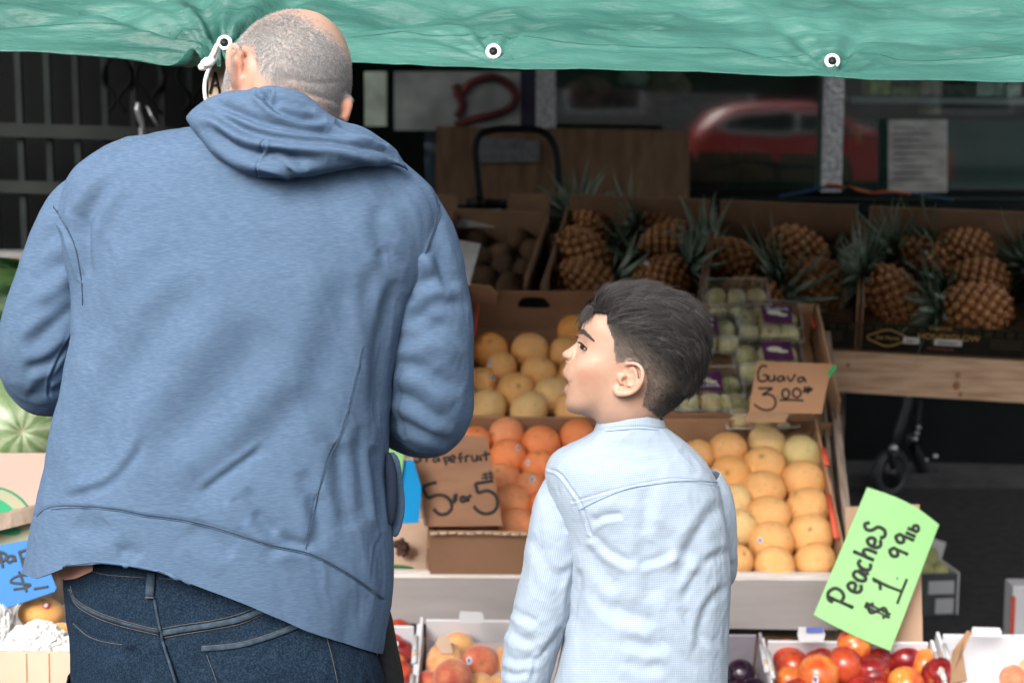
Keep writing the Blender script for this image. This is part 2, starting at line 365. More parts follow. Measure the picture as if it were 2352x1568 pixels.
# grey ledge and the brown boxes by the gate on the left
m = MB(); a = W(-300, 575, 4.6); b = W(330, 583, 4.6); m.box(a, b - a, (0, .08, 0), (0, 0, -.026)); m.obj('ledge_rail', mat('galvanised ledge', (.28, .29, .29), .5, (.2, .2, .2), 12, metal=.3), label='pale grey metal rail crossing behind the man\'s left arm', cat='rail')
for i, (u0, u1) in enumerate(((-90, 26), (29, 128))):
    m = MB(); a = W(u0, 650, 4.5); b = W(u1, 650, 4.5); t = W(u0, 599, 4.5); m.box(a - np.array([0, 0, .12]), b - a, (0, .25, 0), (0, 0, t[2] - a[2] + .12))
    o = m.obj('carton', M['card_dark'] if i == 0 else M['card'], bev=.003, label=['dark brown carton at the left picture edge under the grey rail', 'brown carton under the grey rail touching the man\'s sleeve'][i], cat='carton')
    m = MB(); m.box(a + np.array([.0, -.001, .0]) + (b - a) * .45, (b - a) * .12, (0, .001, 0), (0, 0, t[2] - a[2] - .001)); m.obj('tape', M['card_pale'], o)
# ---------------------------------------------------------------- green awning
TE = [(-1500, 85), (-600, 96), (0, 105), (250, 111), (440, 116), (500, 119), (560, 120), (808, 131), (1130, 140), (1400, 148), (2000, 167), (2352, 178), (3000, 196), (4200, 225)]
TY = 2.64
TE = np.array(TE, float)
nx, nty = 900, 150
uu = np.linspace(-1400, 4100, nx); vv = np.interp(uu, TE[:, 0], TE[:, 1])
tt = np.concatenate([np.linspace(0, .45, 110), np.linspace(.47, 5.2, 40)])
r0 = np.array([W(a, b, TY) for a, b in zip(uu, vv)])
sl = R(27)
co = np.zeros((nty, nx, 3))
for i, t in enumerate(tt): co[i] = r0 + np.array([0, t * math.cos(sl), t * math.sin(sl)])
UU = np.broadcast_to(uu, (nty, nx)); TT = np.broadcast_to(tt[:, None], (nty, nx))
X = co[:, :, 0]
P3 = np.stack([X * 3, TT * 14, TT * 0], -1).reshape(-1, 3)
d = fbm(P3, 3, 4).reshape(nty, nx) * .017
P4 = np.stack([X * 5 + TT * 9, TT * 16 - X * 3, TT * 0 + 5], -1).reshape(-1, 3); nn_ = fbm(P4, 9, 2).reshape(nty, nx); d += -np.abs(nn_) * .020
P6 = np.stack([X * 2.2 + TT * 16, TT * 22 - X * 5, TT * 0 + 31], -1).reshape(-1, 3); d += -np.clip(np.abs(fbm(P6, 29, 2).reshape(nty, nx)), 0, .35) * .009
P5 = np.stack([X * 14 - TT * 10, TT * 26 + X * 4, TT * 0 + 9], -1).reshape(-1, 3); d += -np.abs(fbm(P5, 19, 2).reshape(nty, nx)) * .0025
wr = np.clip(TT / .10, 0, 1); d *= (.25 + .75 * wr)
for gu, amp, rr in ((500, .016, .30), (1135, .004, .14), (1927, .006, .2), (-260, .012, .3), (2700, .006, .2)):
    gx = W(gu, 100, TY)[0]; dx = X - gx; dt = TT - .03; rad = np.hypot(dx, dt); th = np.arctan2(dx, dt + .012)
    fold = (np.sin(th * 9 + 1.0) + .6 * np.sin(th * 17 + gu)) * amp * np.exp(-rad / rr) * np.clip(rad / .03, 0, 1)
    d += fold * (1 if gu == 500 else np.clip(TT / .03, .1, 1))
    if gu == 500: d -= .006 * np.exp(-(rad / .12) ** 2)
d += .0035 * np.tanh((TT - .075) / .004) - .0035      # the hem band is doubled cloth
nvec = np.array([0, -math.sin(sl), math.cos(sl)])
co += d[:, :, None] * nvec * 1.0
# sag a little between ties
tarpm = mat('green tarpaulin', (.010, .075, .057), .55, (.037, .142, .113), 3.4, (1, 3, 3), fac=(.3, .62), bump=.35, bsc=30, bst=(1, 4, 4), spec=.5, bdist=.01)
aw = empty('awning', W(1176, 140, TY), 'green tarpaulin awning with white eyelets stretched over the stall', 'awning')
me = npmesh('cloth', co.reshape(-1, 3), grid_faces(nty, nx, False)[:, ::-1], tarpm); cl = link('cloth', me, aw); sm_ = cl.modifiers.new('s', 'SOLIDIFY'); sm_.thickness = .002; sm_.offset = 1
m = MB(); ki = int(np.argmin(abs(tt - .078))); m.tube([q + nvec * .0004 for q in co[ki, ::3]], .0006, 4); m.obj('hem_stitch', mat('hem stitching', (.02, .10, .08), .8), aw)
for gu, gv in ((500, 101), (1135, 119), (1927, 143)):
    ii = int(np.argmin(abs(uu - gu))); q = co[:, ii]; pu, pv = proj(q); k = int(np.argmin(abs(pv - gv))); c = q[k]
    m = MB(); fa = nrm(CO - c + np.array([0, 0, .7])); sx = np.array([1., 0, 0]); sy = np.cross(fa, sx)
    c = c + fa * (.009 if gu == 500 else .004)
    ringp = [(.0125, 0), (.0122, .0025), (.0098, .0035), (.0072, .0022), (.0066, 0)]
    vs = []; K = 32
    for j in range(K):
        th = 2 * math.pi * j / K
        for rr, hh in ringp: vs.append(c + (sx * math.cos(th) + sy * math.sin(th)) * rr + fa * hh)
    nn = len(ringp); fs = [(j * nn + i, ((j + 1) % K) * nn + i, ((j + 1) % K) * nn + i + 1, j * nn + i + 1) for j in range(K) for i in range(nn - 1)]
    m.add(vs, fs); m.obj('eyelet', M['glosswhite'], aw)
    m = MB(); m.tube([c - fa * .001, c + fa * .0008], .0068, 20); m.obj('eyelet_hole', M['black'], aw)
    if gu == 500: rc = c
# tie cord on the post
m = MB()
Yr = TY - .03
m.tube([W(u, v, Yr) for u, v in smooth_poly([(500, 103), (494, 115), (488, 128), (480, 140)], 14)], .0042, 8)
m.tube([W(u, v, Yr + .006) for u, v in smooth_poly([(502, 108), (496, 128), (490, 142), (483, 150)], 14)], .004, 8)
for q in range(5): m.ball(W(478 + rnd.uniform(-6, 10), 146 + rnd.uniform(-6, 6), Yr - .004), .0085, 10, 8, (1, .7, .8))
m.tube([W(u, v, Yr) for u, v in smooth_poly([(480, 146), (468, 152), (457, 157)], 8)], [.006, .006, .0065, .007, .007, .006, .005, .004], 8)
m.tube([W(u, v, Yr) for u, v in smooth_poly([(484, 150), (474, 175), (470, 200), (472, 225), (478, 240)], 16)], .0032, 8)
m.obj('tie_cord', M['rope'], label='white cord knotted through the awning eyelet beside the wooden post', cat='cord')
# wooden post with A on it
post = empty('wooden_post', W(500, 400, TY + .05), 'pale wooden post marked with a letter A behind the man\'s head', 'post')
m = MB(); a = W(471, 120, TY + .05); b = W(520, 120, TY + .05); m.box((a[0], TY + .07, 0), (b[0] - a[0], 0, 0), (0, .034, 0), (0, 0, a[2] + .004)); m.obj('upright', mat('bare pine', (.62, .47, .34), .75, (.45, .31, .2), 6, (8, 8, 1), bump=.2), post, bev=.002)
m = MB()
for L_ in ([(482, 216), (494, 166)], [(494, 166), (506, 218)], [(486, 196), (503, 196)]): m.tube([W(u, v, TY + .068) for u, v in L_], .0022, 6)
m.obj('lettering', M['marker'], post)
m = MB(); a = W(524, 120, TY + .05); m.box((a[0], TY + .06, 0), (.02, 0, 0), (0, .05, 0), (0, 0, a[2] + .0)); m.obj('batten', M['wood_grey'], post)
# ---------------------------------------------------------------- street behind the camera (seen mirrored in the shop windows)
opp = empty('light_block_facade', (0, -17, 0), 'grey rendered building added across the street to block low light, mirrored in the shop windows', 'building')  # unseen facade opposite, added to block the horizon and low light
m = MB(); m.box((-22, -17.5, 0), (44, 0, 0), (0, .5, 0), (0, 0, 6.5)); m.obj('wall', mat('grey facade', (.22, .21, .2), .9, (.16, .155, .15), 2), opp)
for k in range(12):
    for z in (1.0, 3.9):
        m = MB(); m.box((-20 + k * 3.5, -17.0, z), (1.5, 0, 0), (0, .04, 0), (0, 0, 1.7)); wo = m.obj('window', M['white_board'], opp)
        m = MB(); m.box((-19.92 + k * 3.5, -16.96, z + .08), (1.34, 0, 0), (0, .01, 0), (0, 0, 1.54)); m.obj('pane', M['black'], wo)
car = empty('parked_car', (4.2, -5.2, 0), 'red car with chrome window trim parked across the kerb, mirrored in the middle window', 'car')
carm = mat('red car paint', (.50, .035, .035), .3, coat=.6); Yc = -4.35
prof = [(2.1, .35), (2.05, .75), (2.15, 1.1), (2.45, 1.42), (2.9, 1.58), (3.6, 1.62), (4.3, 1.56), (5.1, 1.15), (6.1, 1.0), (6.4, .8), (6.42, .35)]
pp = smooth_poly(prof, 40); m = MB(); secs = [(0, .97), (.04, 1), (.5, 1.03), (1.3, 1.03), (1.76, 1), (1.8, .97)]
vs = []
for yy, s_ in secs:
    for x, z in pp: vs.append((4.2 + (x - 4.2) * s_, Yc - yy, .35 + (z - .35) * s_ + .0))
fs = [tuple(int(q) for q in f) for f in grid_faces(len(secs), len(pp))]
m.add(vs, fs); m.add([vs[i] for i in range(len(pp))], [tuple(range(len(pp)))], False); m.add(vs[-len(pp):], [tuple(range(len(pp)))], False); m.obj('body', carm, car)
for pts in ([(2.45, 1.28), (2.75, 1.44), (3.3, 1.50), (3.72, 1.50), (3.72, 1.16), (3.0, 1.16), (2.6, 1.2)], [(3.8, 1.5), (4.25, 1.46), (4.75, 1.16), (3.8, 1.16)]):
    m = MB(); q = smooth_poly(pts + [pts[0]], 40) if len(pts) > 5 else np.array(pts + [pts[0]])
    m.tube([(x, Yc + .012, z) for x, z in q], .028, 6); rim = m.obj('window_trim', mat('chrome trim', (.7, .7, .7), .3, metal=.3), car)
    m = MB(); m.prism([(x, Yc + .012, z) for x, z in q[:-1]], .02); m.obj('pane', M['black'], rim)
for x in (2.9, 5.55):
    m = MB(); m.tube([(x, Yc + .03, .34), (x, Yc - .2, .34)], .34, 24); wh = m.obj('wheel', M['rubber'], car)
    m = MB(); m.tube([(x, Yc + .045, .34), (x, Yc - .1, .34)], .21, 16); m.obj('rim', M['steel'], wh)
m = MB(); m.ball((5.0, Yc + .12, 1.15), .1, 12, 8, (1, .8, .7)); m.obj('wing_mirror', carm, car)
m = MB(); m.box((2.05, Yc + .0, .85), (.12, 0, 0), (0, .015, 0), (0, 0, .22)); m.obj('tail_light', M['red_tape'], car)
m = MB(); m.box((2.7, Yc + .003, .72), (.5, 0, 0), (0, .006, 0), (0, 0, .1)); m.obj('door_trim', M['white_board'], car)
car.scale = (.82, .82, .82); car.location = (2.55 + 2.1 * .82, -9.0, .004)
# ---------------------------------------------------------------- trays
def tray(name, F, a0, a1, b0, b1, h, mt, label, cat, th=.006, hf=None, hb=None, hl=None, hr=None, inner=None, group=None, holes=None, cut=None, leanr=0, floor=True, lipm=None):
    """cardboard tray in frame F; a across, b up the slope (b0 is the side nearest the street), n out of the floor"""
    hf = h if hf is None else hf; hb = h if hb is None else hb; hl = h if hl is None else hl; hr = h if hr is None else hr
    root = empty(name, F.pt((a0 + a1) / 2, b0, 0), label, cat, group)
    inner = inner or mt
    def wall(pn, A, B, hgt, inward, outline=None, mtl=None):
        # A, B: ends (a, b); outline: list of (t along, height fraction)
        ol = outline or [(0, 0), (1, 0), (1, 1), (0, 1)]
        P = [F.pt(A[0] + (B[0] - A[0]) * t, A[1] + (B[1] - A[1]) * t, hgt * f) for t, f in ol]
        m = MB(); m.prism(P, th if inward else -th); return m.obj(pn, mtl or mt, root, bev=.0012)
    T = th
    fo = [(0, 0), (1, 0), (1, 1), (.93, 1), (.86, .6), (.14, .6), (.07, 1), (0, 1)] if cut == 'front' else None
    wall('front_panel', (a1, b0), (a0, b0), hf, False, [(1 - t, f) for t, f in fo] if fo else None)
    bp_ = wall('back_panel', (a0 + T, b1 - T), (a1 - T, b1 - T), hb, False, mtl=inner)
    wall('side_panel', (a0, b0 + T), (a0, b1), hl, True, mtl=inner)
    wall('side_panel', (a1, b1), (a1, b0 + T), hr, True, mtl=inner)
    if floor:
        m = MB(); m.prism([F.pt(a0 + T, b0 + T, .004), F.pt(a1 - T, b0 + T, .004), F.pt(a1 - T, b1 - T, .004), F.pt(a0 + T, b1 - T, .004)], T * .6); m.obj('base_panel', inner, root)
    if holes:
        for t0, t1, f0, f1 in holes:
            m = MB(); q = [F.pt(a0 + (a1 - a0) * t, b1 - 2 * T - .0015, hb * f) for t, f in smooth_poly([(t0, f0), (t1, f0), (t1 + .0, (f0 + f1) / 2), ((t0 + t1) / 2 + (t1 - t0) * .3, f1), ((t0 + t1) / 2 - (t1 - t0) * .3, f1), (t0, (f0 + f1) / 2), (t0, f0)], 24)[:-1]]
            m.prism(q, -.001); m.obj('hand_hole', M['black'], bp_)
    if lipm:
        for A, B, hh in (((a0, b0), (a1, b0), hf), ((a0, b1), (a1, b1), hb), ((a0, b0), (a0, b1), hl), ((a1, b0), (a1, b1), hr)): pass
    return root
def sticker(parent, c, toward, r, cols=None):
    m = MB(); d = nrm(toward); up = nrm(np.cross(d, [.3, 1, .2])); s_ = np.cross(up, d)
    m.mi = 0; n_ = 14
    def disk(rr, off, sx=1):
        m.add([c + d * off + (s_ * math.cos(a) * rr * sx + up * math.sin(a) * rr) for a in np.linspace(0, 2 * math.pi, n_, endpoint=False)], [tuple(range(n_))], False)
    disk(r, .0012, 1.25); m.mi = 1; disk(r * .55, .0018, 1.4)
    return m.obj('sticker', cols or [M['white'], M['stick_blue']], parent)
M['stick_blue'] = mat('blue sticker print', (.10, .14, .42), .5)
M['stick_red'] = mat('red sticker print', (.5, .05, .1), .5)
def ordn(i): return ['first', 'second', 'third', 'fourth', 'fifth', 'sixth', 'seventh', 'eighth', 'ninth', 'tenth'][i]
def sphere_me(name, mats, seg=32, rings=22, sc=(1, 1, 1), fn=None, colfn=None):
    ph = np.linspace(0, math.pi, rings + 1)[:, None]; th = np.linspace(0, 2 * math.pi, seg, endpoint=False)[None, :]
    d = np.stack([np.sin(ph) * np.cos(th), np.sin(ph) * np.sin(th), np.cos(ph) + 0 * th], -1).reshape(-1, 3)
    r = np.ones(len(d)) if fn is None else fn(d)
    me = npmesh(name, d * r[:, None] * np.array(sc), grid_faces(rings + 1, seg)[:, ::-1], mats)
    if colfn is not None:
        cc = colfn(d)
        if len(me.vertices) == len(cc): setcol(me, cc)
    return me
def lerp(a, b, t): return np.array(a)[None, :] * (1 - t[:, None]) + np.array(b)[None, :] * t[:, None]
def citrus_me(name, c1, c2, seed, rough=.42):
    mm = mat(name + ' rind', (1, 1, 1), rough, (.96, .92, .84), 5, attr='col', bump=.35, bsc=42, bdist=.02, spec=.45, sss=.0)
    def fn(d): return 1 + .02 * fbm(d * 2.2, seed) - .10 * np.exp(-((1 - d[:, 2]) / .012)) - .06 * np.exp(-((1 + d[:, 2]) / .02))
    def cf(d):
        t = np.clip(.5 + .6 * fbm(d * 1.6, seed + 3), 0, 1); c = lerp(c1, c2, t)
        k = np.exp(-((1 - d[:, 2]) / .004)); c = c * (1 - k[:, None]) + np.array((.16, .15, .05)) * k[:, None]
        # small scars on the rind
        s_ = (fbm(d * 9, seed + 40) > .62)[:, None]; return np.where(s_, c * .75, c)
    return sphere_me(name, mm, 40, 28, (1, 1, .95), fn, cf)
def place(me, name, c, r, label, cat, group, rot=None, sc=(1, 1, 1)):
    o = link(name, me); o.location = [float(q) for q in c]; o.scale = (r * sc[0], r * sc[1], r * sc[2])
    o.rotation_euler = rot if rot is not None else (rnd.uniform(-1.1, 1.1) - .6, rnd.uniform(-1, 1), rnd.uniform(0, 6))
    return setprops(o, label, cat, group)
def rows_label(items, tol=28):
    """sort (u, v, ...) into rows from the front; returns dict index -> (row, col)"""
    idx = sorted(range(len(items)), key=lambda i: -items[i][1]); rows = []
    for i in idx:
        if rows and abs(items[rows[-1][0]][1] - items[i][1]) < tol: rows[-1].append(i)
        else: rows.append([i])
    out = {}
    for r_, row in enumerate(rows):
        for c_, i in enumerate(sorted(row, key=lambda i: items[i][0])): out[i] = (r_, c_, len(rows), len(row))
    return out
# sloping citrus rack
RK = Fr(W(1410, 1311, 3.76) + np.array([0, .018, -.075]), (1, 0, -.006), (0, math.cos(R(30)), math.sin(R(30))))
rack = empty('sloping_rack', W(1410, 1600, 3.76), 'sloping timber fruit rack with a grey plywood front board', 'rack')
# fascia
FY = 3.745
m = MB(); a = W(700, 1310, FY); b = W(1926, 1319, FY); c = W(1926, 1447, FY); d = W(700, 1428, FY); m.prism([d, c, b, a], .012); m.obj('front_board', M['fascia'], rack, bev=.001)
m = MB(); nrm_ = np.array([0, -1, 0]) * .003
m.prism([W(700, 1326, FY - .003), W(1926, 1334, FY - .003), W(1926, 1318, FY - .003), W(700, 1309, FY - .003)], .018); m.obj('board_edge', M['fascia_edge'], rack, bev=.001)
a0r = RK.hit(700, 1310)[0]; a1r = RK.hit(1935, 1310)[0]
m = MB(); m.prism([RK.pt(a0r, .0, -.006), RK.pt(a1r, .0, -.006), RK.pt(a1r, 1.16, -.006), RK.pt(a0r, 1.16, -.006)], .012); m.obj('shelf_panel', M['wood_grey'], rack)
# side rail (two battens)
def batten(P, Q, w_, h_, mt, name='side_rail', par=rack, **kw):
    P = np.array(P); Q = np.array(Q); d_ = Q - P; s_ = nrm(np.cross(d_, [0, 0, 1])); u_ = nrm(np.cross(s_, d_))
    m = MB(); m.box(P - s_ * w_ / 2 - u_ * h_, s_ * w_, d_, u_ * h_); return m.obj(name, mt, par, bev=.0015, **kw)
PA = W(1899, 760, 4.62); PB = W(1962, 1330, 3.74); batten(PB, PA, .020, .10, M['wood_grey'])
PA = W(1878, 752, 4.66); PB = W(1930, 1330, 3.80); batten(PB, PA, .012, .09, M['wood_grey'])
for u in (760, 1915):
    p = W(u, 1330, 3.80); m = MB(); m.box((p[0] - .02, 3.80, 0), (.04, 0, 0), (0, .04, 0), (0, 0, p[2] - .03)); m.obj('leg', M['wood_grey'], rack)
    p = W(u - 20, 800, 4.66); m = MB(); m.box((p[0] - .02, 4.66, 0), (.04, 0, 0), (0, .04, 0), (0, 0, p[2] - .08)); m.obj('leg', M['wood_grey'], rack)
m = MB(); p0 = W(700, 1360, 3.80); m.box((p0[0], 3.80, .12), (W(1900, 1360, 3.80)[0] - p0[0], 0, 0), (0, .02, 0), (0, 0, .25)); m.obj('brace', M['ply'], rack)
LF = .088; CR_ = .052
def cratein(F, uL, uR, vF, vB, hw, **kw):
    """tray whose rim corners appear at the given places"""
    aL = F.hit(uL, vF, hw)[0]; aR = F.hit(uR, vF, hw)[0]; bF = F.hit((uL + uR) / 2, vF, hw)[1]; bB = F.hit((uL + uR) / 2, vB, hw)[1]; return aL, aR, bF, bB
def citrus_crate(items, mes, kind, cratename, group, lift, stick=()):
    rl = rows_label(items)
    for i, it in enumerate(items):
        u, v, r = it[:3]; rr = r / FPX * RK.at(u, v, lift)[1] * 1.07; ab = RK.hit(u, v, lift); c = RK.pt(ab[0], max(ab[1], rr * .92), lift)
        me = mes[it[3] if len(it) > 3 else i % len(mes)]; row, col, nr, nc = rl[i]
        kk = kind if isinstance(kind, str) else kind[mes.index(me)]
        o = place(me, 'grapefruit' if 'grapefruit' in kk else 'orange', c, rr, '%s, %s, row %s from front, %s from left' % (kk, cratename, ordn(row), ordn(col)), 'grapefruit' if 'grapefruit' in kk else 'orange', group, sc=(rnd.uniform(.97, 1.04), rnd.uniform(.97, 1.04), rnd.uniform(.93, 1.03)))
        for s_ in stick:
            if s_[0] == i:
                q = ray(s_[1], s_[2]); # point of the rind nearest that spot
                t_ = c - CO; k = t_.dot(q) / q.dot(q); pnt = CO + q * k; off = pnt - c; dd = min(np.linalg.norm(off), rr * .96); off = nrm(off) * dd if dd > 1e-6 else off * 0
                tow = off - nrm(q) * math.sqrt(max(rr * rr - dd * dd, 0)); sticker(o, c + nrm(tow) * rr * .985, tow, .0065)
og = [citrus_me('orange_fruit', (.88, .42, .12), (.86, .36, .08), 1), citrus_me('orange_fruit_pale', (.90, .50, .19), (.88, .45, .15), 2), citrus_me('orange_fruit_yellow', (.88, .56, .25), (.84, .54, .22), 4)]
gf = [citrus_me('red_grapefruit', (.88, .30, .11), (.86, .23, .07), 5), citrus_me('red_grapefruit_blush', (.88, .37, .17), (.86, .28, .11), 6)]
pg = [citrus_me('pale_grapefruit', (.88, .50, .20), (.86, .43, .15), 8), citrus_me('pale_grapefruit_yellow', (.84, .57, .26), (.80, .55, .24), 9), citrus_me('pale_grapefruit_green', (.70, .60, .27), (.74, .53, .22), 10), citrus_me('pale_grapefruit_deep', (.88, .46, .16), (.84, .38, .11), 12)]
M['card_mid'] = mat('brown cardboard', (.36, .20, .115), .85, (.28, .155, .088), 8, bump=.25, bsc=150, bdist=.001)
# crate A: oranges behind
tA = tray('orange_crate', RK, RK.hit(1060, 960, .06)[0], RK.hit(1545, 960, .06)[0], RK.hit(1200, 972, .04)[1], RK.hit(1200, 668, .13)[1], .10, M['card_mid'],
          'open brown cardboard crate of oranges behind the boy\'s face', 'crate', hf=.045, hb=.135, hl=.15, hr=.10, holes=[(.27, .42, .62, .86), (.62, .78, .62, .84)])
m = MB(); aA = RK.hit(1060, 960, .06)[0]; m.prism([RK.pt(aA + .012, RK.hit(1200, 668, .13)[1] - .01, .08), RK.pt(aA + .085, RK.hit(1200, 668, .13)[1] - .01, .08), RK.pt(aA + .09, RK.hit(1200, 668, .13)[1] - .03, .14), RK.pt(aA + .07, RK.hit(1200, 668, .13)[1] - .03, .165), RK.pt(aA + .012, RK.hit(1200, 668, .13)[1] - .02, .165)], .005); m.obj('corner_flap', M['card'], tA)
m = MB(); q0 = RK.at(1098, 700, .14); q1 = RK.at(1090, 770, .12); m.tube([q0, q1], .008, 6, flat=(1, 0, 0)); m.obj('red_tape', M['red_tape'], tA)
itA = [(1126, 806, 42, 0), (1217, 808, 42, 1), (1150, 846, 40, 1), (1237, 860, 42, 1), (1318, 760, 37, 0), (1302, 812, 40, 1), (1325, 862, 42, 1), (1107, 880, 36, 1), (1185, 900, 43, 1), (1268, 908, 43, 2), (1120, 933, 42, 2), (1215, 942, 46, 2), (1318, 948, 46, 1), (1040, 850, 42, 0), (1400, 790, 40, 0), (1380, 850, 40, 1)]
citrus_crate(itA, og, ['deep orange fruit', 'orange fruit', 'yellow orange fruit'], 'back left crate', 'oranges in the back left crate', .062, [(2, 1125, 834), (7, 1131, 866)])
# crate B: red grapefruit in front
bBf = RK.hit(1100, 1212, .07)[1]; aL = RK.hit(985, 1212, .21)[0]; aR = RK.hit(1470, 1212, .21)[0]; bBb = RK.hit(1200, 952, .14)[1]
tB = tray('red_grapefruit_crate', RK, aL, aR, .004, bBb, .10, M['card_mid'], 'brown cardboard crate of red grapefruit left of the boy', 'crate', hf=.215, hb=.14, hl=.16)
m = MB()
for k in range(14):
    t = k / 13; m.tube([RK.pt(aL + (aR - aL) * t * .55 + .005, -.001, .216 + .002 * rnd.uniform(-1, 1)), RK.pt(aL + (aR - aL) * (t * .55 + .035) + .005, -.001, .216 + .003 * rnd.uniform(-1, 1))], .0032, 6)
m.obj('torn_edge', M['card_edge'], tB)
def on_front(lists, rad, mt, par, nm):
    m = MB()
    for L_ in lists: m.tube([np.array(W(u, v, 3.756)) for u, v in smooth_poly(L_, 5 * len(L_))], rad, 5)
    return m.obj(nm, mt, par)
on_front([[(1095, 1215), (1118, 1222), (1122, 1240), (1160, 1245), (1200, 1235), (1230, 1222)]], .0015, M['card_dark'], tB, 'perforation')
on_front([[(1158, 1225), (1160, 1306)]], .0012, M['card_dark'], tB, 'fold_line')
itB = [(1163, 1000, 41, 1), (1243, 1020, 44, 0), (1326, 1003, 42, 0), (1166, 1054, 44, 0), (1092, 1015, 36, 0), (1240, 1072, 40, 0), (1152, 1108, 44, 1), (1216, 1120, 38, 1), (1176, 1158, 46, 1), (1250, 1162, 40, 0), (1188, 1208, 42, 1), (1300, 1080, 42, 0), (1330, 1130, 44, 1), (1290, 1205, 44, 0), (1370, 1190, 44, 0), (1400, 1060, 42, 0), (1078, 1060, 42, 0), (1082, 1125, 42, 1)]
citrus_crate(itB, gf, ['red grapefruit', 'blushing pink grapefruit'], 'front left crate', 'red grapefruit in the front left crate', .105, [(3, 1190, 1028), (5, 1212, 1062), (7, 1222, 1100)])
# crate C: guavas
bCb = RK.hit(1720, 690, .13)[1]; bCf = RK.hit(1720, 975, .04)[1]
tC = tray('guava_crate', RK, RK.hit(1530, 975, .04)[0], RK.hit(1893, 800, .10)[0], bCf, bCb, .10, M['card'], 'brown cardboard crate holding clear packs of guavas', 'crate', hf=.045, hb=.125, hr=.12, hl=.1)
m = MB(); m.tube([RK.at(1864, 724, .118), RK.at(1869, 752, .118)], .007, 6, flat=(1, 0, 0)); m.obj('red_tape', M['red_tape'], tC)
# crate D: pale grapefruit
aL = RK.hit(1535, 1300, .08)[0]; aR = RK.hit(1937, 1300, .075)[0]; bDb = RK.hit(1700, 958, .10)[1]
tD = tray('pale_grapefruit_crate', RK, aL, aR, .004, bDb, .10, M['card'], 'light brown cardboard crate of pale grapefruit right of the boy', 'crate', hf=.03, hb=.10, hr=.10, hl=.10)
m = MB(); m.prism([RK.pt(aR - .11, .002, .028), RK.pt(aR - .002, .002, .028), RK.pt(aR - .002, .002, .052), RK.pt(aR - .09, .002, .050)], .005); m.obj('torn_flap', M['card_mid'], tD)
m = MB(); m.prism([RK.pt(aR - .10, bDb - .012, .06), RK.pt(aR - .004, bDb - .012, .06), RK.pt(aR - .004, bDb - .012, .125), RK.pt(aR - .075, bDb - .012, .125)], .005); m.obj('corner_flap', M['card'], tD)
m = MB(); m.prism([RK.pt(aL + .0, bDb + .002, .06), RK.pt(aR - .09, bDb + .002, .06), RK.pt(aR - .12, bDb - .002, .115), RK.pt(aL + .0, bDb - .002, .112)], .005); m.obj('back_flap', M['card_mid'], tD)
for uu0, vv0, vv1 in ((1893, 1028, 1068), (1905, 1135, 1235)):
    m = MB(); q0 = RK.at(uu0 - 2, vv0, .106); q1 = RK.at(uu0 + (vv1 - vv0) * .17, vv1, .106); m.tube([q0, q1], .0075, 6, flat=(0, 0, 1)); m.obj('print_strip', M['orange_print'], tD)
itD = [(1606, 1046, 38, 0), (1671, 1036, 45, 0), (1762, 1019, 44, 1), (1842, 1044, 46, 2), (1678, 1094, 48, 3), (1755, 1074, 49, 0), (1755, 1127, 49, 0), (1845, 1107, 49, 0), (1690, 1152, 40, 1), (1765, 1187, 50, 0), (1855, 1167, 49, 0), (1698, 1212, 43, 1), (1772, 1246, 51, 0), (1862, 1229, 50, 0), (1690, 1288, 40, 0), (1780, 1302, 48, 0), (1872, 1288, 47, 0), (1600, 1110, 45, 0), (1610, 1175, 45, 3), (1615, 1240, 46, 0)]
citrus_crate(itD, pg, ['pale orange grapefruit', 'pale yellow grapefruit', 'greenish yellow grapefruit', 'peach coloured grapefruit'], 'front right crate', 'pale grapefruit in the front right crate', .055, [(12, 1746, 1240), (11, 1712, 1256), (4, 1639, 1082)])
# guavas in clamshells
gv = []
for k, (c1, c2) in enumerate([((.78, .72, .42), (.70, .66, .34)), ((.86, .78, .52), (.80, .74, .46)), ((.86, .68, .42), (.78, .66, .38))]):
    gm = mat('guava skin', (1, 1, 1), .35, (.85, .85, .7), 6, attr='col', spec=.5)
    def cf(d, k=k, c1=c1, c2=c2):
        c = lerp(c1, c2, np.clip(.5 + fbm(d * 2, 60 + k), 0, 1)); e = np.exp(-((1 - d[:, 2]) / .015)); return c * (1 - e[:, None]) + np.array((.05, .045, .02)) * e[:, None]
    gv.append(sphere_me('guava_fruit_skin', gm, 24, 16, (1, 1, 1.08), lambda d, k=k: 1 + .03 * fbm(d * 2, 70 + k), cf))
clear = bpy.data.materials.new('clear plastic'); clear.use_nodes = True; n = clear.node_tree; n.nodes.clear()
o_ = n.nodes.new('ShaderNodeOutputMaterial'); mx = n.nodes.new('ShaderNodeMixShader'); tr = n.nodes.new('ShaderNodeBsdfTransparent'); gl = n.nodes.new('ShaderNodeBsdfGlossy'); fr = n.nodes.new('ShaderNodeLayerWeight'); fr.inputs[0].default_value = .45
mm_ = n.nodes.new('ShaderNodeMath'); mm_.operation = 'MULTIPLY_ADD'; mm_.inputs[1].default_value = .6; mm_.inputs[2].default_value = .09
tr.inputs[0].default_value = (.98, .99, .985, 1); gl.inputs['Roughness'].default_value = .12
n.links.new(fr.outputs['Facing'], mm_.inputs[0]); n.links.new(mm_.outputs[0], mx.inputs[0])
n.links.new(tr.outputs[0], mx.inputs[1]); n.links.new(gl.outputs[0], mx.inputs[2]); n.links.new(mx.outputs[0], o_.inputs[0])
M['clear_edge'] = mat('clear plastic rim', (.72, .75, .74), .15, alpha=.45, spec=.8)
purple = mat('purple label', (.075, .018, .075), .35, (.11, .03, .10), 20)
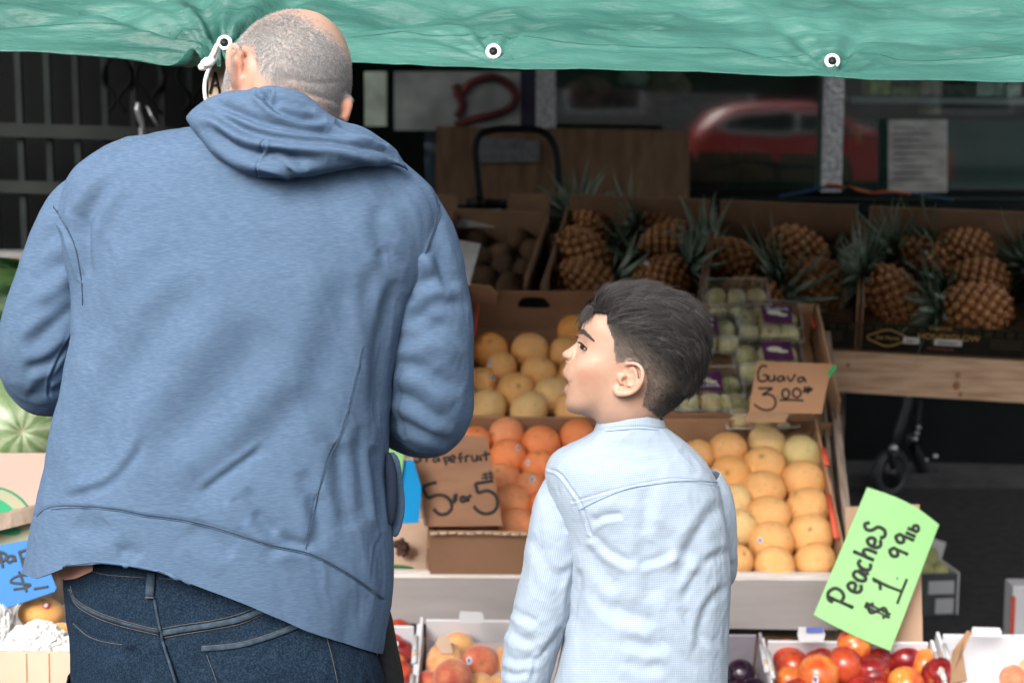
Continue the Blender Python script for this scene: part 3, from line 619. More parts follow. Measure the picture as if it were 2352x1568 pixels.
def textobj(body, c, X, Yv, size, mt, parent, name='lettering', th=.0004):
    cu = bpy.data.curves.new(name, 'FONT'); cu.body = body; cu.size = size; cu.align_x = 'CENTER'; cu.align_y = 'CENTER'; cu.extrude = th
    o = bpy.data.objects.new(name, cu); COL.objects.link(o)
    from mathutils import Matrix
    X = nrm(X); Yv = nrm(np.array(Yv, float) - X * X.dot(np.array(Yv, float))); Z = np.cross(X, Yv)
    bpy.context.view_layer.update(); dg = bpy.context.evaluated_depsgraph_get(); me = bpy.data.meshes.new_from_object(o.evaluated_get(dg)); bpy.data.objects.remove(o)
    v = np.empty(len(me.vertices) * 3, np.float32); me.vertices.foreach_get('co', v); v = v.reshape(-1, 3).astype(float)
    co = np.array(c)[None, :] + v[:, :1] * X + v[:, 1:2] * Yv + v[:, 2:3] * Z; me.vertices.foreach_set('co', co.astype(np.float32).ravel()); me.update()
    me.materials.clear(); me.materials.append(mt); return link(name, me, parent)
packs = [(1692, 700, 'top row pack at the back'), (1765, 745, 'second pack from the back'), (1620, 775, 'pack behind the boy\'s hair'), (1765, 830, 'pack just above the guava price card'), (1628, 905, 'front left pack beside the boy\'s neck'), (1745, 940, 'front pack half behind the guava price card')]
pw, pd, ph_ = .178, .130, .08
for i, (u, v, desc) in enumerate(packs):
    a, b = RK.hit(u, v, .09); rt = empty('guava_pack', RK.pt(a, b, .05), 'clear plastic pack of guavas, ' + desc, 'fruit pack', 'clamshell packs of guavas')
    tilt = rnd.uniform(-.06, .06); F2 = Fr(RK.pt(a, b, .048 if i % 2 else .056), RK.s + RK.t * tilt, RK.t - RK.s * tilt)
    m = MB()
    for hh, ins in ((.0, .006), (.035, 0), (.037, -.004), (.039, -.004), (.041, 0), (ph_, .008)):
        K = []; x0, y0 = pw / 2 - ins, pd / 2 - ins; cr_ = .012
        for cx, cy, a0 in ((x0 - cr_, y0 - cr_, 0), (-x0 + cr_, y0 - cr_, 90), (-x0 + cr_, -y0 + cr_, 180), (x0 - cr_, -y0 + cr_, 270)):
            for dq in (0, 45, 90): K.append((cx + cr_ * math.cos(R(a0 + dq)), cy + cr_ * math.sin(R(a0 + dq))))
        m.v += [tuple(F2.pt(x, y, hh)) for x, y in K]
    fs = grid_faces(6, 12); fs = [tuple(int(q) for q in f) for f in fs] + [tuple(range(5 * 12, 6 * 12)), tuple(reversed(range(12)))]
    m.f = fs; m.m = [0] * len(fs); m.sm = [False] * len(fs); m.obj('shell', clear, rt)
    m = MB()
    for k in range(5): m.tube([F2.pt(-pw / 2 + .012 + k * .0315, -pd / 2 + .002, .012), F2.pt(-pw / 2 + .012 + k * .0315, -pd / 2 + .006, .07), F2.pt(-pw / 2 + .012 + k * .0315, pd / 2 - .01, ph_ + .001)], .0012, 5)
    m.obj('rib', clear, rt)
    x0, y0 = pw / 2 + .004, pd / 2 + .004; m = MB(); m.tube([F2.pt(x, y, .038) for x, y in ((-x0, -y0), (x0, -y0), (x0, y0), (-x0, y0), (-x0, -y0))], .0022, 6); m.tube([F2.pt(x * .93, y * .9, ph_) for x, y in ((-x0, -y0), (x0, -y0), (x0, y0), (-x0, y0), (-x0, -y0))], .0013, 6); m.obj('rim', M['clear_edge'], rt)
    for k, (x, y) in enumerate([(-.056, -.033), (0, -.033), (.056, -.033), (-.056, .028), (0, .028), (.056, .028)]):
        place(gv[(i + k) % 3], 'guava', F2.pt(x + rnd.uniform(-.003, .003), y + rnd.uniform(-.003, .003), .034 + rnd.uniform(-.002, .004)), 0.029, 'guava in the %s, %s %s' % (desc, 'near' if y < 0 else 'far', ['left', 'middle', 'right'][k % 3]), 'guava', 'guavas inside the clear packs')
    if i in (1, 2, 3, 4):
        cx = .02 if i in (1, 3) else -.01
        m = MB(); P = [F2.pt(cx - .040, -.042, ph_ + .003), F2.pt(cx + .040, -.045, ph_ + .003), F2.pt(cx + .040, .036, ph_ + .003), F2.pt(cx - .040, .036, ph_ + .003)]; m.prism(P, .001); lbo = m.obj('label', purple, rt)
        if i != 3:
            textobj('GUAVA', F2.pt(cx, -.024 if i == 4 else .018, ph_ + .0036), F2.s, F2.t, .019, M['white'], lbo)
        m = MB(); m.ball(F2.pt(cx - .008, .002, ph_ + .003), .016, 14, 8, (1.3, .7, .12), (F2.s, F2.t, F2.n)); m.ball(F2.pt(cx + .014, -.008, ph_ + .003), .011, 14, 8, (1.3, .6, .12), (F2.s, F2.t, F2.n)); m.obj('fruit_picture', mat('printed fruit', (.66, .66, .5), .5), lbo)
# ---------------------------------------------------------------- pineapple shelf
yaw = R(11)
PS = Fr(W(2150, 812, 4.62), (math.cos(yaw), -math.sin(yaw), -.030), (math.sin(yaw) * math.cos(R(25)), math.cos(yaw) * math.cos(R(25)), math.sin(R(25))))
shf = empty('pineapple_shelf', PS.pt(0, 0, -.9), 'timber display shelf carrying the pineapple boxes above the citrus rack', 'shelf')
aL0 = PS.hit(1030, 700)[0]; aR0 = PS.hit(2900, 812)[0]
m = MB(); m.prism([PS.pt(aL0, 0, -.004), PS.pt(aR0, 0, -.004), PS.pt(aR0, .6, -.004), PS.pt(aL0, .6, -.004)], .018); m.obj('shelf_panel', M['ply'], shf)
m = MB(); P = PS.pt(PS.hit(1890, 812)[0], -.012, -.002); Q = PS.pt(aR0, -.012, -.002); m.box(P, Q - P, (0, .035, .0), (0, 0, -.118)); m.obj('front_beam', M['wood'], shf, bev=.002)
m = MB(); P = PS.pt(aL0, .02, -.03); Q = PS.pt(PS.hit(1885, 812)[0], .02, -.03); m.box(P, Q - P, (0, .035, .0), (0, 0, -.1)); m.obj('front_beam', M['wood_grey'], shf)
kn = MB()
for (ku, kv, rr) in ((2200, 862, .008), (2197, 885, .010), (2206, 905, .006), (1948, 838, .005)):
    q = Fr(P, PS.s, (0, 0, 1)); 
    r_ = ray(ku, kv); Pf = PS.pt(PS.hit(1890, 812)[0], -.012, 0); nn_ = nrm(np.cross(Q - P, [0, 0, 1])); k = (Pf - CO).dot(nn_) / r_.dot(nn_); c = CO + r_ * k
    kn.ball(c, rr, 12, 6, (1, .12, 1.3), (nrm(Q - P), nn_, np.array([0, 0, 1.])))
kn.obj('knot', mat('timber knot', (.28, .11, .05), .7, (.4, .2, .1), 60), shf)
for u in (1905, 2600): 
    p = W(u, 900, 5.05); m = MB(); m.box((p[0], 5.05, 0), (.05, 0, 0), (0, .04, 0), (0, 0, p[2])); m.obj('leg', M['wood_grey'], shf)
PW = .0
def pbox(i, uL, uR, label):
    aL, aR = PS.hit(uL, 800)[0], PS.hit(uR, 800)[0]
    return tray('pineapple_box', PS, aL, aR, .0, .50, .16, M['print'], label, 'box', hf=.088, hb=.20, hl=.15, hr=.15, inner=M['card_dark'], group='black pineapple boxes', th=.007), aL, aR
labs = ['black printed pineapple box furthest left, behind the boy\'s head', 'black printed pineapple box in the middle above the guavas', 'black printed pineapple box with gold lettering and two white stickers on the timber beam', 'black printed pineapple box cut off by the right picture edge']
ups = [(1238, 1598), (1612, 1962), (1978, 2372), (2392, 2770)]
boxes = [pbox(i, a, b, labs[i]) for i, (a, b) in enumerate(ups)]
for i, (bx, aL, aR) in enumerate(boxes):
    wdt = aR - aL
    def fp(x, h, o=.0008): return PS.pt(aL + wdt * x, -o, h)
    # hexagon border strip
    m = MB()
    for k in range(16):
        cx = .03 + k * .063
        for hz in (.079, .070) if k % 2 else (.075,):
            pts = [fp(cx + .018 * math.cos(R(60 * q)), hz + .006 * math.sin(R(60 * q))) for q in range(7)]; m.tube(pts, .0008, 4)
    m.obj('border_print', mat('dim gold print', (.10, .06, .02), .6), bx)
    textobj('PINEAPPLES', fp(.45, .083) , PS.s, PS.n, .012, M['gold'], bx)
    textobj('HONEYGLOW', fp(.50, .056), PS.s, PS.n, .026, M['gold'], bx)
    textobj('PINEAPPLES', fp(.46, .016), PS.s, PS.n, .014, mat('dim red gold print', (.28, .10, .06), .6), bx)
    m = MB()
    pts = [fp(.15 + .11 * math.cos(a) * (1 + .08 * math.cos(4 * a)), .044 + .024 * math.sin(a) * (1 + .12 * math.cos(4 * a))) for a in np.linspace(0, 2 * math.pi, 40)]
    m.tube(pts, .0016, 5); m.obj('emblem', M['gold'], bx)
    textobj('Del Monte', fp(.15, .044), PS.s, PS.n, .015, M['gold'], bx)
    for k in range(4): 
        m = MB(); m.tube([fp(.74, .056 - k * .009), fp(.92, .056 - k * .009)], .0008, 4); m.obj('small_print', mat('small print', (.12, .075, .03), .7), bx)
    for x0, x1 in ((.24, .335), (.42, .58)):
        m = MB(); m.prism([fp(x0, .030), fp(x1, .030), fp(x1, .050), fp(x0, .050)][::-1], .0012) if False else m.prism([fp(x0, .030, .002), fp(x1, .030, .002), fp(x1, .050, .002), fp(x0, .050, .002)], .0015); lb_ = m.obj('sticker', M['white'], bx)
        m = MB(); m.tube([fp(x0 + .02, .041, .0025), fp(x1 - .02, .040, .0025)], .001, 4); m.tube([fp(x0 + .02, .036, .0025), fp(x1 - .04, .036, .0025)], .001, 4); m.obj('small_print', M['marker'], lb_)
    # strip of tape over the side wall, wire-like torn edge
    m = MB(); m.tube([PS.pt(aL - .002, .02, .13), PS.pt(aL - .004, .15, .138), PS.pt(aL + .0, .3, .138), PS.pt(aL, .42, .138)], .004, 6); m.obj('worn_edge', M['card'] if i else M['card_dark'], bx)
# pineapples
eye_m = [mat('pineapple eye', (.42, .19, .07), .5, (.30, .11, .035), 30, bump=.4, bsc=150), mat('pineapple gaps', (.12, .07, .025), .8, (.16, .085, .03), 40), mat('pineapple eye tip', (.58, .34, .16), .5)]
leaf_m = mat('pineapple leaf', (.07, .115, .075), .5, (.26, .32, .24), 9, (1, 1, 3), bump=.3, bsc=60, spec=.5)
def pine_me():
    m = MB(); m.mi = 1; m.ball((0, 0, 0), 1, 24, 16, (.050, .050, .075))
    N = 110; ga = math.pi * (3 - math.sqrt(5)) 
    for k in range(N):
        z = 1 - (k + .5) / N * 2; z *= .97; r_ = math.sqrt(1 - z * z) ** .75; th = k * ga
        nv = nrm([math.cos(th) * r_, math.sin(th) * r_, z * .75]); c = np.array([math.cos(th) * r_ * .051, math.sin(th) * r_ * .051, z * .078])
        up = nrm(np.array([0, 0, 1.]) - nv * nv[2]); sx = np.cross(up, nv); ss = .0103 * (.55 + .5 * r_)
        m.mi = 0; vs = []
        for hh, rr in ((-.003, 1.12), (.0028, 1.0), (.006, .62), (.0068, .25)):
            for q in range(6): a = R(60 * q + 30); vs.append(c + (sx * math.cos(a) + up * math.sin(a) * .95) * ss * rr + nv * hh)
        vs.append(c + nv * .0088 + up * .001)
        fs = [(i * 6 + q, i * 6 + (q + 1) % 6, (i + 1) * 6 + (q + 1) % 6, (i + 1) * 6 + q) for i in range(3) for q in range(6)]
        m.add(vs, fs); b = len(m.v) - 25; 
        for q in range(6): m.f.append((b + 18 + q, b + 18 + (q + 1) % 6, b + 24)); m.m.append(2); m.sm.append(True)
    return m.mesh('pineapple_body', [eye_m[0], eye_m[1], eye_m[2]])
def crown_me(seed):
    r_ = random.Random(seed); m = MB()
    for k in range(46):
        t = k / 45; th = k * 2.4; el = R(20 + 65 * t + r_.uniform(-8, 8)); L_ = (.085 + .06 * math.sin(t * 3.0)) * r_.uniform(.8, 1.15); wd_ = .0085 * r_.uniform(.8, 1.2) * (1.1 - .4 * t)
        d0 = np.array([math.cos(th) * math.cos(el), math.sin(th) * math.cos(el), math.sin(el)]); sd_ = np.array([-math.sin(th), math.cos(th), 0]); p = np.array([0, 0, .07]) + np.array([math.cos(th), math.sin(th), 0]) * .012; vs = []
        droop = r_.uniform(.2, .9)
        for s_ in range(8):
            f = s_ / 7; ww = wd_ * (1 - f ** 1.7) + .0006; nv = np.cross(sd_, d0)
            vs += [p + sd_ * ww, p - nv * ww * .35, p - sd_ * ww]
            d0 = nrm(d0 + np.array([math.cos(th) * .25, math.sin(th) * .25, -.28]) * droop * .35); p = p + d0 * L_ / 7
        fs = [(s_ * 3 + q, s_ * 3 + q + 1, s_ * 3 + q + 4, s_ * 3 + q + 3) for s_ in range(7) for q in range(2)]
        m.add(vs, fs)
    return m.mesh('pineapple_crown', leaf_m)
pm_ = pine_me(); eye_m[0] = mat('golden pineapple eye', (.46, .21, .08), .5, (.32, .12, .04), 26, bump=.4, bsc=150); eye_m[2] = mat('golden eye tip', (.66, .42, .22), .5); pm2_ = pine_me(); cms = [crown_me(s_) for s_ in range(4)]
# (u, v, half width px, crown direction in picture (du, dv), toward camera, box, words)
pins = [(1347, 522, 56, (-.3, -.5), -.9, 0, 'back left, brown with leaves above'), (1341, 590, 66, (.6, .55), -.2, 0, 'below the first, golden eyes showing'), (1340, 648, 62, (.8, .1), -.3, 0, 'front left, low behind the box front'),
        (1522, 520, 55, (-1, -.1), .2, 0, 'back right with its crown turned left'), (1532, 566, 62, (-.9, .5), .1, 0, 'right side, dark orange'), (1520, 640, 60, (.95, -.35), .2, 0, 'front right under a spray of leaves'),
        (1684, 606, 64, (-.6, -.4), -.5, 1, 'left, crown pointing back'), (1832, 578, 64, (.9, .4), -.3, 1, 'back right, flat topped'), (1876, 655, 72, (-1, -.1), 0, 1, 'front right, largest'), (1722, 690, 66, (.9, 0), -.2, 1, 'front, half hidden by the guava packs'),
        (2115, 595, 60, (-1, -.25), .25, 2, 'back left buried under leaves'), (2215, 578, 62, (-1, .0), .1, 2, 'back right, upright'), (2048, 678, 70, (-.85, -.6), .1, 2, 'front left, golden, leaves fanning left'), (2242, 650, 66, (-.95, .2), .1, 2, 'middle right'), (2240, 712, 72, (-1, -.05), .0, 2, 'front right'),
        (2430, 600, 64, (-.9, .2), .1, 3, 'back left'), (2440, 690, 68, (.8, .2), .1, 3, 'front left')]
bn = ['left box', 'middle box', 'right box', 'rightmost cut off box']
camr, camu, camf = np.array([1., 0, 0]), np.array([0, sp, cp]), np.array([0, cp, -sp])
for i, (u, v, hw, dr, tow, bi, words) in enumerate(pins):
    c = PS.at(u, v, .085 if v < 640 else .07); s_ = hw / FPX * c[1] / .063
    z = nrm(camr * dr[0] - camu * dr[1] - camf * tow); x = nrm(np.cross(z, [.2, .9, .3])); y = np.cross(z, x)
    from mathutils import Matrix
    rt = empty('pineapple', c, 'pineapple in the %s, %s' % (bn[bi], words), 'pineapple', 'pineapples on the upper shelf')
    rt.rotation_euler = Matrix([[x[0], y[0], z[0]], [x[1], y[1], z[1]], [x[2], y[2], z[2]]]).to_euler(); rt.scale = (s_, s_, s_ * .92)
    for nm_, me_ in (('fruit_body', pm2_ if i in (1, 4, 7, 11, 12, 14) else pm_), ('crown', cms[i % 4])):
        o = bpy.data.objects.new(nm_, me_); COL.objects.link(o); o.parent = rt
for i, (u, v, bi) in enumerate(((1478, 607, 0), (2145, 680, 2))):
    c = PS.at(u, v, .13); m = MB(); m.box(c, camr * .028 + camu * -.012, camf * .002, camu * .011 + camr * .004); m.obj('tag', M['white'], label='small white paper tag lying among leaves in the %s' % bn[bi], cat='tag')
# brown root vegetables box left of the pineapples
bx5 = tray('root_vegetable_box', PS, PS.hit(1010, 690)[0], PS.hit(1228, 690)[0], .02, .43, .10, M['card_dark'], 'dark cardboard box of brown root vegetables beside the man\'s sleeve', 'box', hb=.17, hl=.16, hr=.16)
m = MB(); q = PS.hit(1165, 460, .3)
YY = 5.25
m.prism([W(1165, 560, YY), W(1262, 560, YY), W(1262, 446, YY), W(1172, 444, YY), (W(1160, 500, YY))], .006); m.obj('tall_flap', M['card_dark'], bx5)
m = MB(); m.prism([W(1030, 560, YY), W(1052, 520, YY), W(1050, 452, YY), W(1030, 446, YY), W(960, 446, YY), W(960, 560, YY)], .006); m.obj('tall_flap', M['card_dark'], bx5)
m = MB(); m.prism([W(1050, 522, YY - .05), W(1168, 522, YY - .05), W(1150, 480, YY - .03), W(1062, 482, YY - .03)], .003); m.obj('sheet', mat('dull white sheet', (.42, .41, .40), .8, (.3, .3, .29), 30), bx5)
tb = [sphere_me('root_skin', mat('root vegetable skin', (.23, .13, .07), .85, (.13, .07, .035), 12, bump=.7, bsc=50, bdist=.01), 24, 16, (1, .85, .8), lambda d: 1 + .10 * fbm(d * 2, 31)), sphere_me('root_skin_dark', mat('root vegetable skin dark', (.15, .085, .045), .85, (.09, .05, .03), 12, bump=.7, bsc=50, bdist=.01), 24, 16, (1, .8, .9), lambda d: 1 + .12 * fbm(d * 2, 37))]
its = [(1150, 590, 36, 0), (1195, 555, 32, 0), (1222, 580, 32, 0), (1160, 622, 36, 1), (1110, 600, 32, 1), (1090, 560, 30, 1), (1205, 625, 34, 1), (1115, 645, 34, 1), (1172, 660, 34, 1), (1080, 620, 32, 1)]
rl = rows_label(its, 22)
for i, (u, v, r_, k) in enumerate(its):
    c = PS.at(u, v, .07); place(tb[k], 'root_vegetable', c, r_ / FPX * c[1] * 1.12, '%s brown root vegetable in the dark box, %s row, %s from left' % (['light', 'dark'][k], ordn(rl[i][0]), ordn(rl[i][1])), 'root vegetable', 'root vegetables beside the sleeve')
m = MB(); m.prism([W(1010, 660, 4.3), W(1078, 655, 4.3), W(1104, 560, 4.35), W(1020, 545, 4.35)], .002); m.obj('price_card', M['white'], label='blank white price card sticking out behind the man\'s right sleeve', cat='card')
# black hand truck handle
m = MB(); YH = 5.45
m.tube([W(u, v, YH) for u, v in smooth_poly([(1105, 470), (1097, 400), (1092, 345), (1100, 312), (1130, 299), (1180, 296), (1235, 299), (1265, 318), (1280, 360), (1284, 440), (1288, 520)], 60)], .0125, 10)
m.tube([W(1070, 466, YH), W(1165, 468, YH)], .014, 8); m.ball(W(1100, 466, YH - .01), .024, 10, 8)
m.tube([W(1288, 520, YH), W(1290, 1330, YH + .1)], .0125, 8); m.tube([W(1105, 470, YH), W(1108, 1330, YH + .1)], .0125, 8)
m.box(W(1090, 1340, YH - .1), (.34, 0, 0), (0, .22, 0), (0, 0, .01)); 
m.obj('hand_truck', M['black'], label='black tubular hand truck handle standing before the plywood board', cat='hand truck')
# rope with orange strips on the sill behind the right box
m = MB(); m.tube([W(u, v, 6.2) for u, v in smooth_poly([(1790, 452), (1850, 440), (1900, 430), (1960, 434), (2020, 446), (2090, 444), (2140, 452), (2190, 460)], 40)], .007, 6)
sr = m.obj('blue_rope', mat('blue rope', (.01, .05, .10), .7), label='blue rope with orange wrapped ends lying along the window sill', cat='rope')
for pts in ([(1898, 425), (1925, 426), (1938, 432)], [(1950, 428), (1975, 438), (2005, 444)], [(2005, 444), (2045, 440), (2090, 446)]):
    m = MB(); m.tube([W(u, v, 6.19) for u, v in smooth_poly(pts, 10)], .015, 8, flat=(0, 0, 1)); m.obj('orange_wrap', mat('orange wrap', (.55, .13, .01), .6, (.25, .03, .01), 20), sr)
# ---------------------------------------------------------------- hand lettered cards
def cv(ox, oy, k): return lambda P: [((ox + x / k) * .57422, (oy + y / k) * .57422) for x, y in P]
class PF:   # a card as a plane through three picture points at given depths
    def __init__(s, p0, p1, p2): s.a = np.array(p0); s.n = nrm(np.cross(np.array(p1) - p0, np.array(p2) - p0)); s.n = s.n if s.n[1] < 0 else -s.n
    def at(s, u, v, off=0): r = ray(u, v); k = (s.a + s.n * off - CO).dot(s.n) / r.dot(s.n); return CO + r * k
def card(name, pf, poly, mt, label, th=.004, **kw):
    m = MB(); P = [pf.at(u, v) for u, v in poly]
    nn = np.zeros(3)
    for i in range(1, len(P) - 1): nn += np.cross(P[i] - P[0], P[i + 1] - P[0])
    if nn.dot(pf.n) < 0: P = P[::-1]
    m.prism(P, th); return m.obj(name, mt, None, label=label, cat='price card', **kw)
def ink(pf, lists, w_, par, mt=None, name='lettering'):
    m = MB()
    for L_ in lists:
        P = smooth_poly(L_, max(6, 4 * len(L_))) if len(L_) > 2 else np.array(L_)
        m.tube([pf.at(u, v, .0004) for u, v in P], w_, 8, flat=pf.n)
    return m.obj(name, mt or M['marker'], par)
def ell(cx, cy, rx, ry, n=14): return [(cx + rx * math.cos(a), cy + ry * math.sin(a)) for a in np.linspace(-1.5, 4.9, n)]
cB = cv(2500, 1000, 1.7425)
cardm = mat('price card cardboard', (.50, .27, .145), .85, (.44, .23, .12), 5, bump=.2, bsc=150)
YC = 4.02
pf = PF(W(1720, 960, YC - .0), W(1900, 960, YC), W(1740, 832, YC + .03))
gc = card('price_card', pf, cB([(918, 775), (1448, 792), (1425, 880), (1370, 1140), (862, 1132)]), cardm, 'brown cardboard price card reading Guava 3.00 with a green tape corner')
m = MB(); pts = [pf.at(*q) for q in cB([(862, 1134), (1372, 1142), (1120, 1150), (1105, 1197), (830, 1197)])]
fl = MB(); pf2 = PF(pf.at(*cB([(862, 1134)])[0]), pf.at(*cB([(1140, 1143)])[0]), pf.at(*cB([(1105, 1197)])[0]) + np.array([0, -.02, .0])); fl.prism([pf2.at(*q) for q in cB([(862, 1134), (830, 1197), (1110, 1197), (1145, 1142)])], .004); fl.obj('folded_foot', M['card'], gc)
ink(pf, [cB(q) for q in ([(990, 812), (958, 806), (935, 830), (926, 870), (935, 908), (968, 914), (990, 900), (988, 872), (960, 872)], [(1003, 872), (1002, 900), (1016, 914), (1036, 903), (1042, 870), (1044, 914)], [(1102, 880), (1078, 880), (1062, 900), (1078, 915), (1102, 898), (1106, 880), (1114, 914)],
     [(1130, 876), (1153, 914), (1188, 864)], [(1242, 888), (1215, 888), (1204, 905), (1220, 920), (1242, 904), (1244, 886), (1262, 922)])], .0026, gc)
ink(pf, [cB(q) for q in ([(928, 962), (980, 962), (1030, 963)], [(1030, 963), (992, 985), (956, 1010)], [(956, 1010), (1005, 1005), (1042, 1030), (1050, 1070), (1030, 1103), (990, 1115), (940, 1103), (900, 1072)], ell(1120, 1000, 25, 32), ell(1197, 995, 28, 31), [(1076, 1045), (1160, 1044), (1244, 1048)],
     [(1257, 950), (1245, 996)], [(1283, 948), (1273, 1002)], [(1248, 965), (1310, 968)], [(1244, 985), (1300, 978)], [(1063, 1020), (1067, 1022)])], .0027, gc)
grt = mat('green tape', (.01, .36, .09), .4)
m = MB(); m.prism([pf.at(*q, .003) for q in cB([(1408, 850), (1430, 888), (1478, 815), (1462, 795)])], .002); m.obj('green_tape', grt, gc)
# grapefruit card
cC = cv(1400, 1650, 1.4508)
YG = 3.70
pf = PF(W(980, 1210, YG), W(1150, 1210, YG), W(960, 1010, YG + .035))
dkc = mat('worn brown card', (.30, .155, .088), .85, (.25, .125, .07), 7, (1, 1, 5), bump=.35, bsc=60, bst=(.3, 1, 4))
gr = card('price_card', pf, cC([(355, 225), (600, 120), (797, 143), (840, 390), (885, 655), (440, 660), (400, 440)]), dkc, 'dark brown cardboard price card reading Grapefruit 5 for 5 by the man\'s elbow')
ink(pf, [cC(q) for q in ([(402, 234), (380, 238), (367, 262), (378, 284), (404, 280), (414, 264), (396, 262)], [(440, 247), (445, 285)], [(442, 266), (452, 252), (466, 250)], [(505, 258), (488, 262), (484, 278), (500, 284), (512, 270), (512, 257), (522, 285)], [(543, 256), (552, 280), (560, 305)], [(545, 264), (568, 258), (574, 272), (555, 284)],
     [(582, 272), (610, 262), (600, 248), (584, 256), (584, 280), (612, 284)], [(652, 236), (637, 242), (642, 290)], [(626, 264), (656, 258)], [(668, 248), (673, 285)], [(670, 264), (680, 250), (696, 248)], [(706, 246), (712, 274), (730, 277), (738, 246), (742, 280)], [(756, 246), (760, 280)], [(785, 222), (792, 278)], [(766, 247), (815, 238)])], .0027, gr)
ink(pf, [cC(q) for q in ([(785, 345), (792, 388)], [(810, 335), (820, 386)], [(765, 360), (830, 350)], [(762, 380), (834, 370)])], .0022, gr)
ink(pf, [cC(q) for q in ([(502, 404), (460, 414), (420, 432)], [(420, 432), (436, 465), (452, 496)], [(452, 496), (500, 478), (550, 482), (582, 512), (590, 552), (562, 584), (520, 588), (484, 558)], [(624, 478), (608, 480), (603, 498), (607, 524)], [(594, 504), (624, 499)], ell(656, 500, 13, 14, 10), [(682, 482), (686, 515)], [(684, 497), (694, 484), (706, 480)],
     [(832, 395), (780, 402), (726, 410)], [(726, 410), (734, 438), (742, 465)], [(742, 465), (800, 452), (843, 478), (856, 525), (836, 570), (788, 586), (744, 570), (718, 540)])], .0040, gr)
m = MB(); e = [pf.at(u, v) for u, v in cC([(355, 225), (378, 340), (400, 440), (420, 560), (440, 660)])]
ee = smooth_poly(e, 30); ee = ee + np.random.default_rng(1).normal(0, .0009, ee.shape); m.tube(ee, .0028, 5); m.obj('torn_edge', M['card_edge'], gr)
m = MB(); m.tube([pf.at(*q, .0003) for q in cC([(425, 548), (650, 548), (868, 543)])], .0012, 4); m.obj('crease', M['card_mid'], gr)
# peaches sign: bright green paper with its corner curled
cD = cv(2700, 1650, 1.4506)
YP_ = 3.585
neon = mat('bright green paper', (.25, .53, .20), .6, (.28, .56, .22), 4, bump=.15, bsc=14, bdist=.01)
pf = PF(W(1870, 1410, YP_), W(2155, 1200, YP_ + .02), W(2030, 1490, YP_ - .03))
A_, B_, C_, D_ = [np.array(q) for q in cD([(1115, 432), (1533, 648), (1250, 1380), (805, 1170)])]
nA = 26; vs = []; 
for off in (0, -.0012):
    for i in range(nA):
        for j in range(nA):
            s_, t_ = i / (nA - 1), j / (nA - 1); q = (A_ * (1 - s_) + B_ * s_) * (1 - t_) + (D_ * (1 - s_) + C_ * s_) * t_
            q = q + np.array([9, -8]) * math.sin(math.pi * s_) * (1 - t_) + np.array([-3, 3]) * math.sin(math.pi * s_) * t_
            bend = .030 * ((s_ - .45) ** 2) * 4 * (1 - .3 * t_) - .004 * math.sin(t_ * 5 + s_ * 3) * (1 - t_)
            vs.append(pf.at(q[0], q[1], off - bend * 0.35))
f1 = grid_faces(nA, nA, False); co = np.array(vs); F_ = np.concatenate([f1, f1[:, ::-1] + nA * nA])
me = npmesh('price_card', co, F_, neon); pk_ = link('price_card', me); setprops(pk_, 'bright green paper sign reading Peaches $1.99 lb tilted over the nectarines', 'price card')
class PB:
    def at(s, u, v, off=0):
        # follow the bend of the paper
        M2 = np.array([B_ - A_, D_ - A_]).T; st = np.linalg.solve(M2, np.array([u, v]) - A_); s_, t_ = st
        bend = .030 * ((s_ - .45) ** 2) * 4 * (1 - .3 * t_) - .004 * math.sin(t_ * 5 + s_ * 3) * (1 - t_)
        return pf.at(u, v, off - bend * .35)
pb_ = PB(); pb_.n = pf.n
SF = {'P': [[(0, 0), (0, 1)], [(-.15, .75), (-.1, .95), (.2, 1.05), (.5, .9), (.5, .65), (.3, .48), (0, .5)]], 'e': [[(0, .25), (.35, .3), (.35, .5), (.15, .58), (0, .4), (.02, .12), (.2, 0), (.45, .1)]],
      'a': [[(.4, .5), (.15, .55), (0, .3), (.1, .02), (.3, .08), (.42, .5), (.42, .1), (.55, 0)]], 'c': [[(.38, .5), (.15, .55), (0, .3), (.1, .02), (.4, .08)]], 'h': [[(0, 0), (0, .95)], [(0, .35), (.18, .55), (.36, .45), (.38, 0)]],
      's': [[(.42, .78), (.25, .95), (.05, .8), (.12, .58), (.38, .40), (.36, .1), (.1, 0), (-.08, .15)]], '$': [[(.5, .72), (.25, .85), (.02, .68), (.25, .48), (.5, .3), (.28, .12), (0, .22)], [(.16, -.02), (.2, 1)], [(.32, 0), (.36, 1)]],
      '1': [[(0, .62), (.22, .98), (.22, 0)]], '.': [[(0, 0), (.03, .02)]], '9': [[(.4, .8), (.2, .95), (0, .72), (.12, .48), (.4, .62)], [(.4, .88), (.4, 0)]], 'l': [[(0, 0), (0, .9)]], 'b': [[(0, 0), (0, .9)], [(0, .4), (.25, .5), (.35, .2), (.15, 0), (0, .1)]], 'L': [[(0, 0), (0, .9)]]}
def word(txt, org, dirv, upv, size, adv=.62):
    out = []; x = 0
    for ch in txt:
        if ch != ' ':
            for L_ in SF[ch]: out.append([(org[0] + dirv[0] * (x + a) * size[0] + upv[0] * b * size[1], org[1] + dirv[1] * (x + a) * size[0] + upv[1] * b * size[1]) for a, b in L_])
        x += adv if ch not in '.l' else .3
    return out
dv = nrm([.40, -.917]); uv = nrm([-.917, -.40])
ink(pb_, [cD(q) for q in word('P', (1035, 1130), dv, uv, (120, 160))], .0042, pk_)
ink(pb_, [cD(q) for q in word('eaches', (1070, 1050), dv, uv, (118, 140), .60)], .0042, pk_)
ink(pb_, [cD(q) for q in word('$', (1235, 1205), dv, uv, (120, 160))], .0038, pk_)
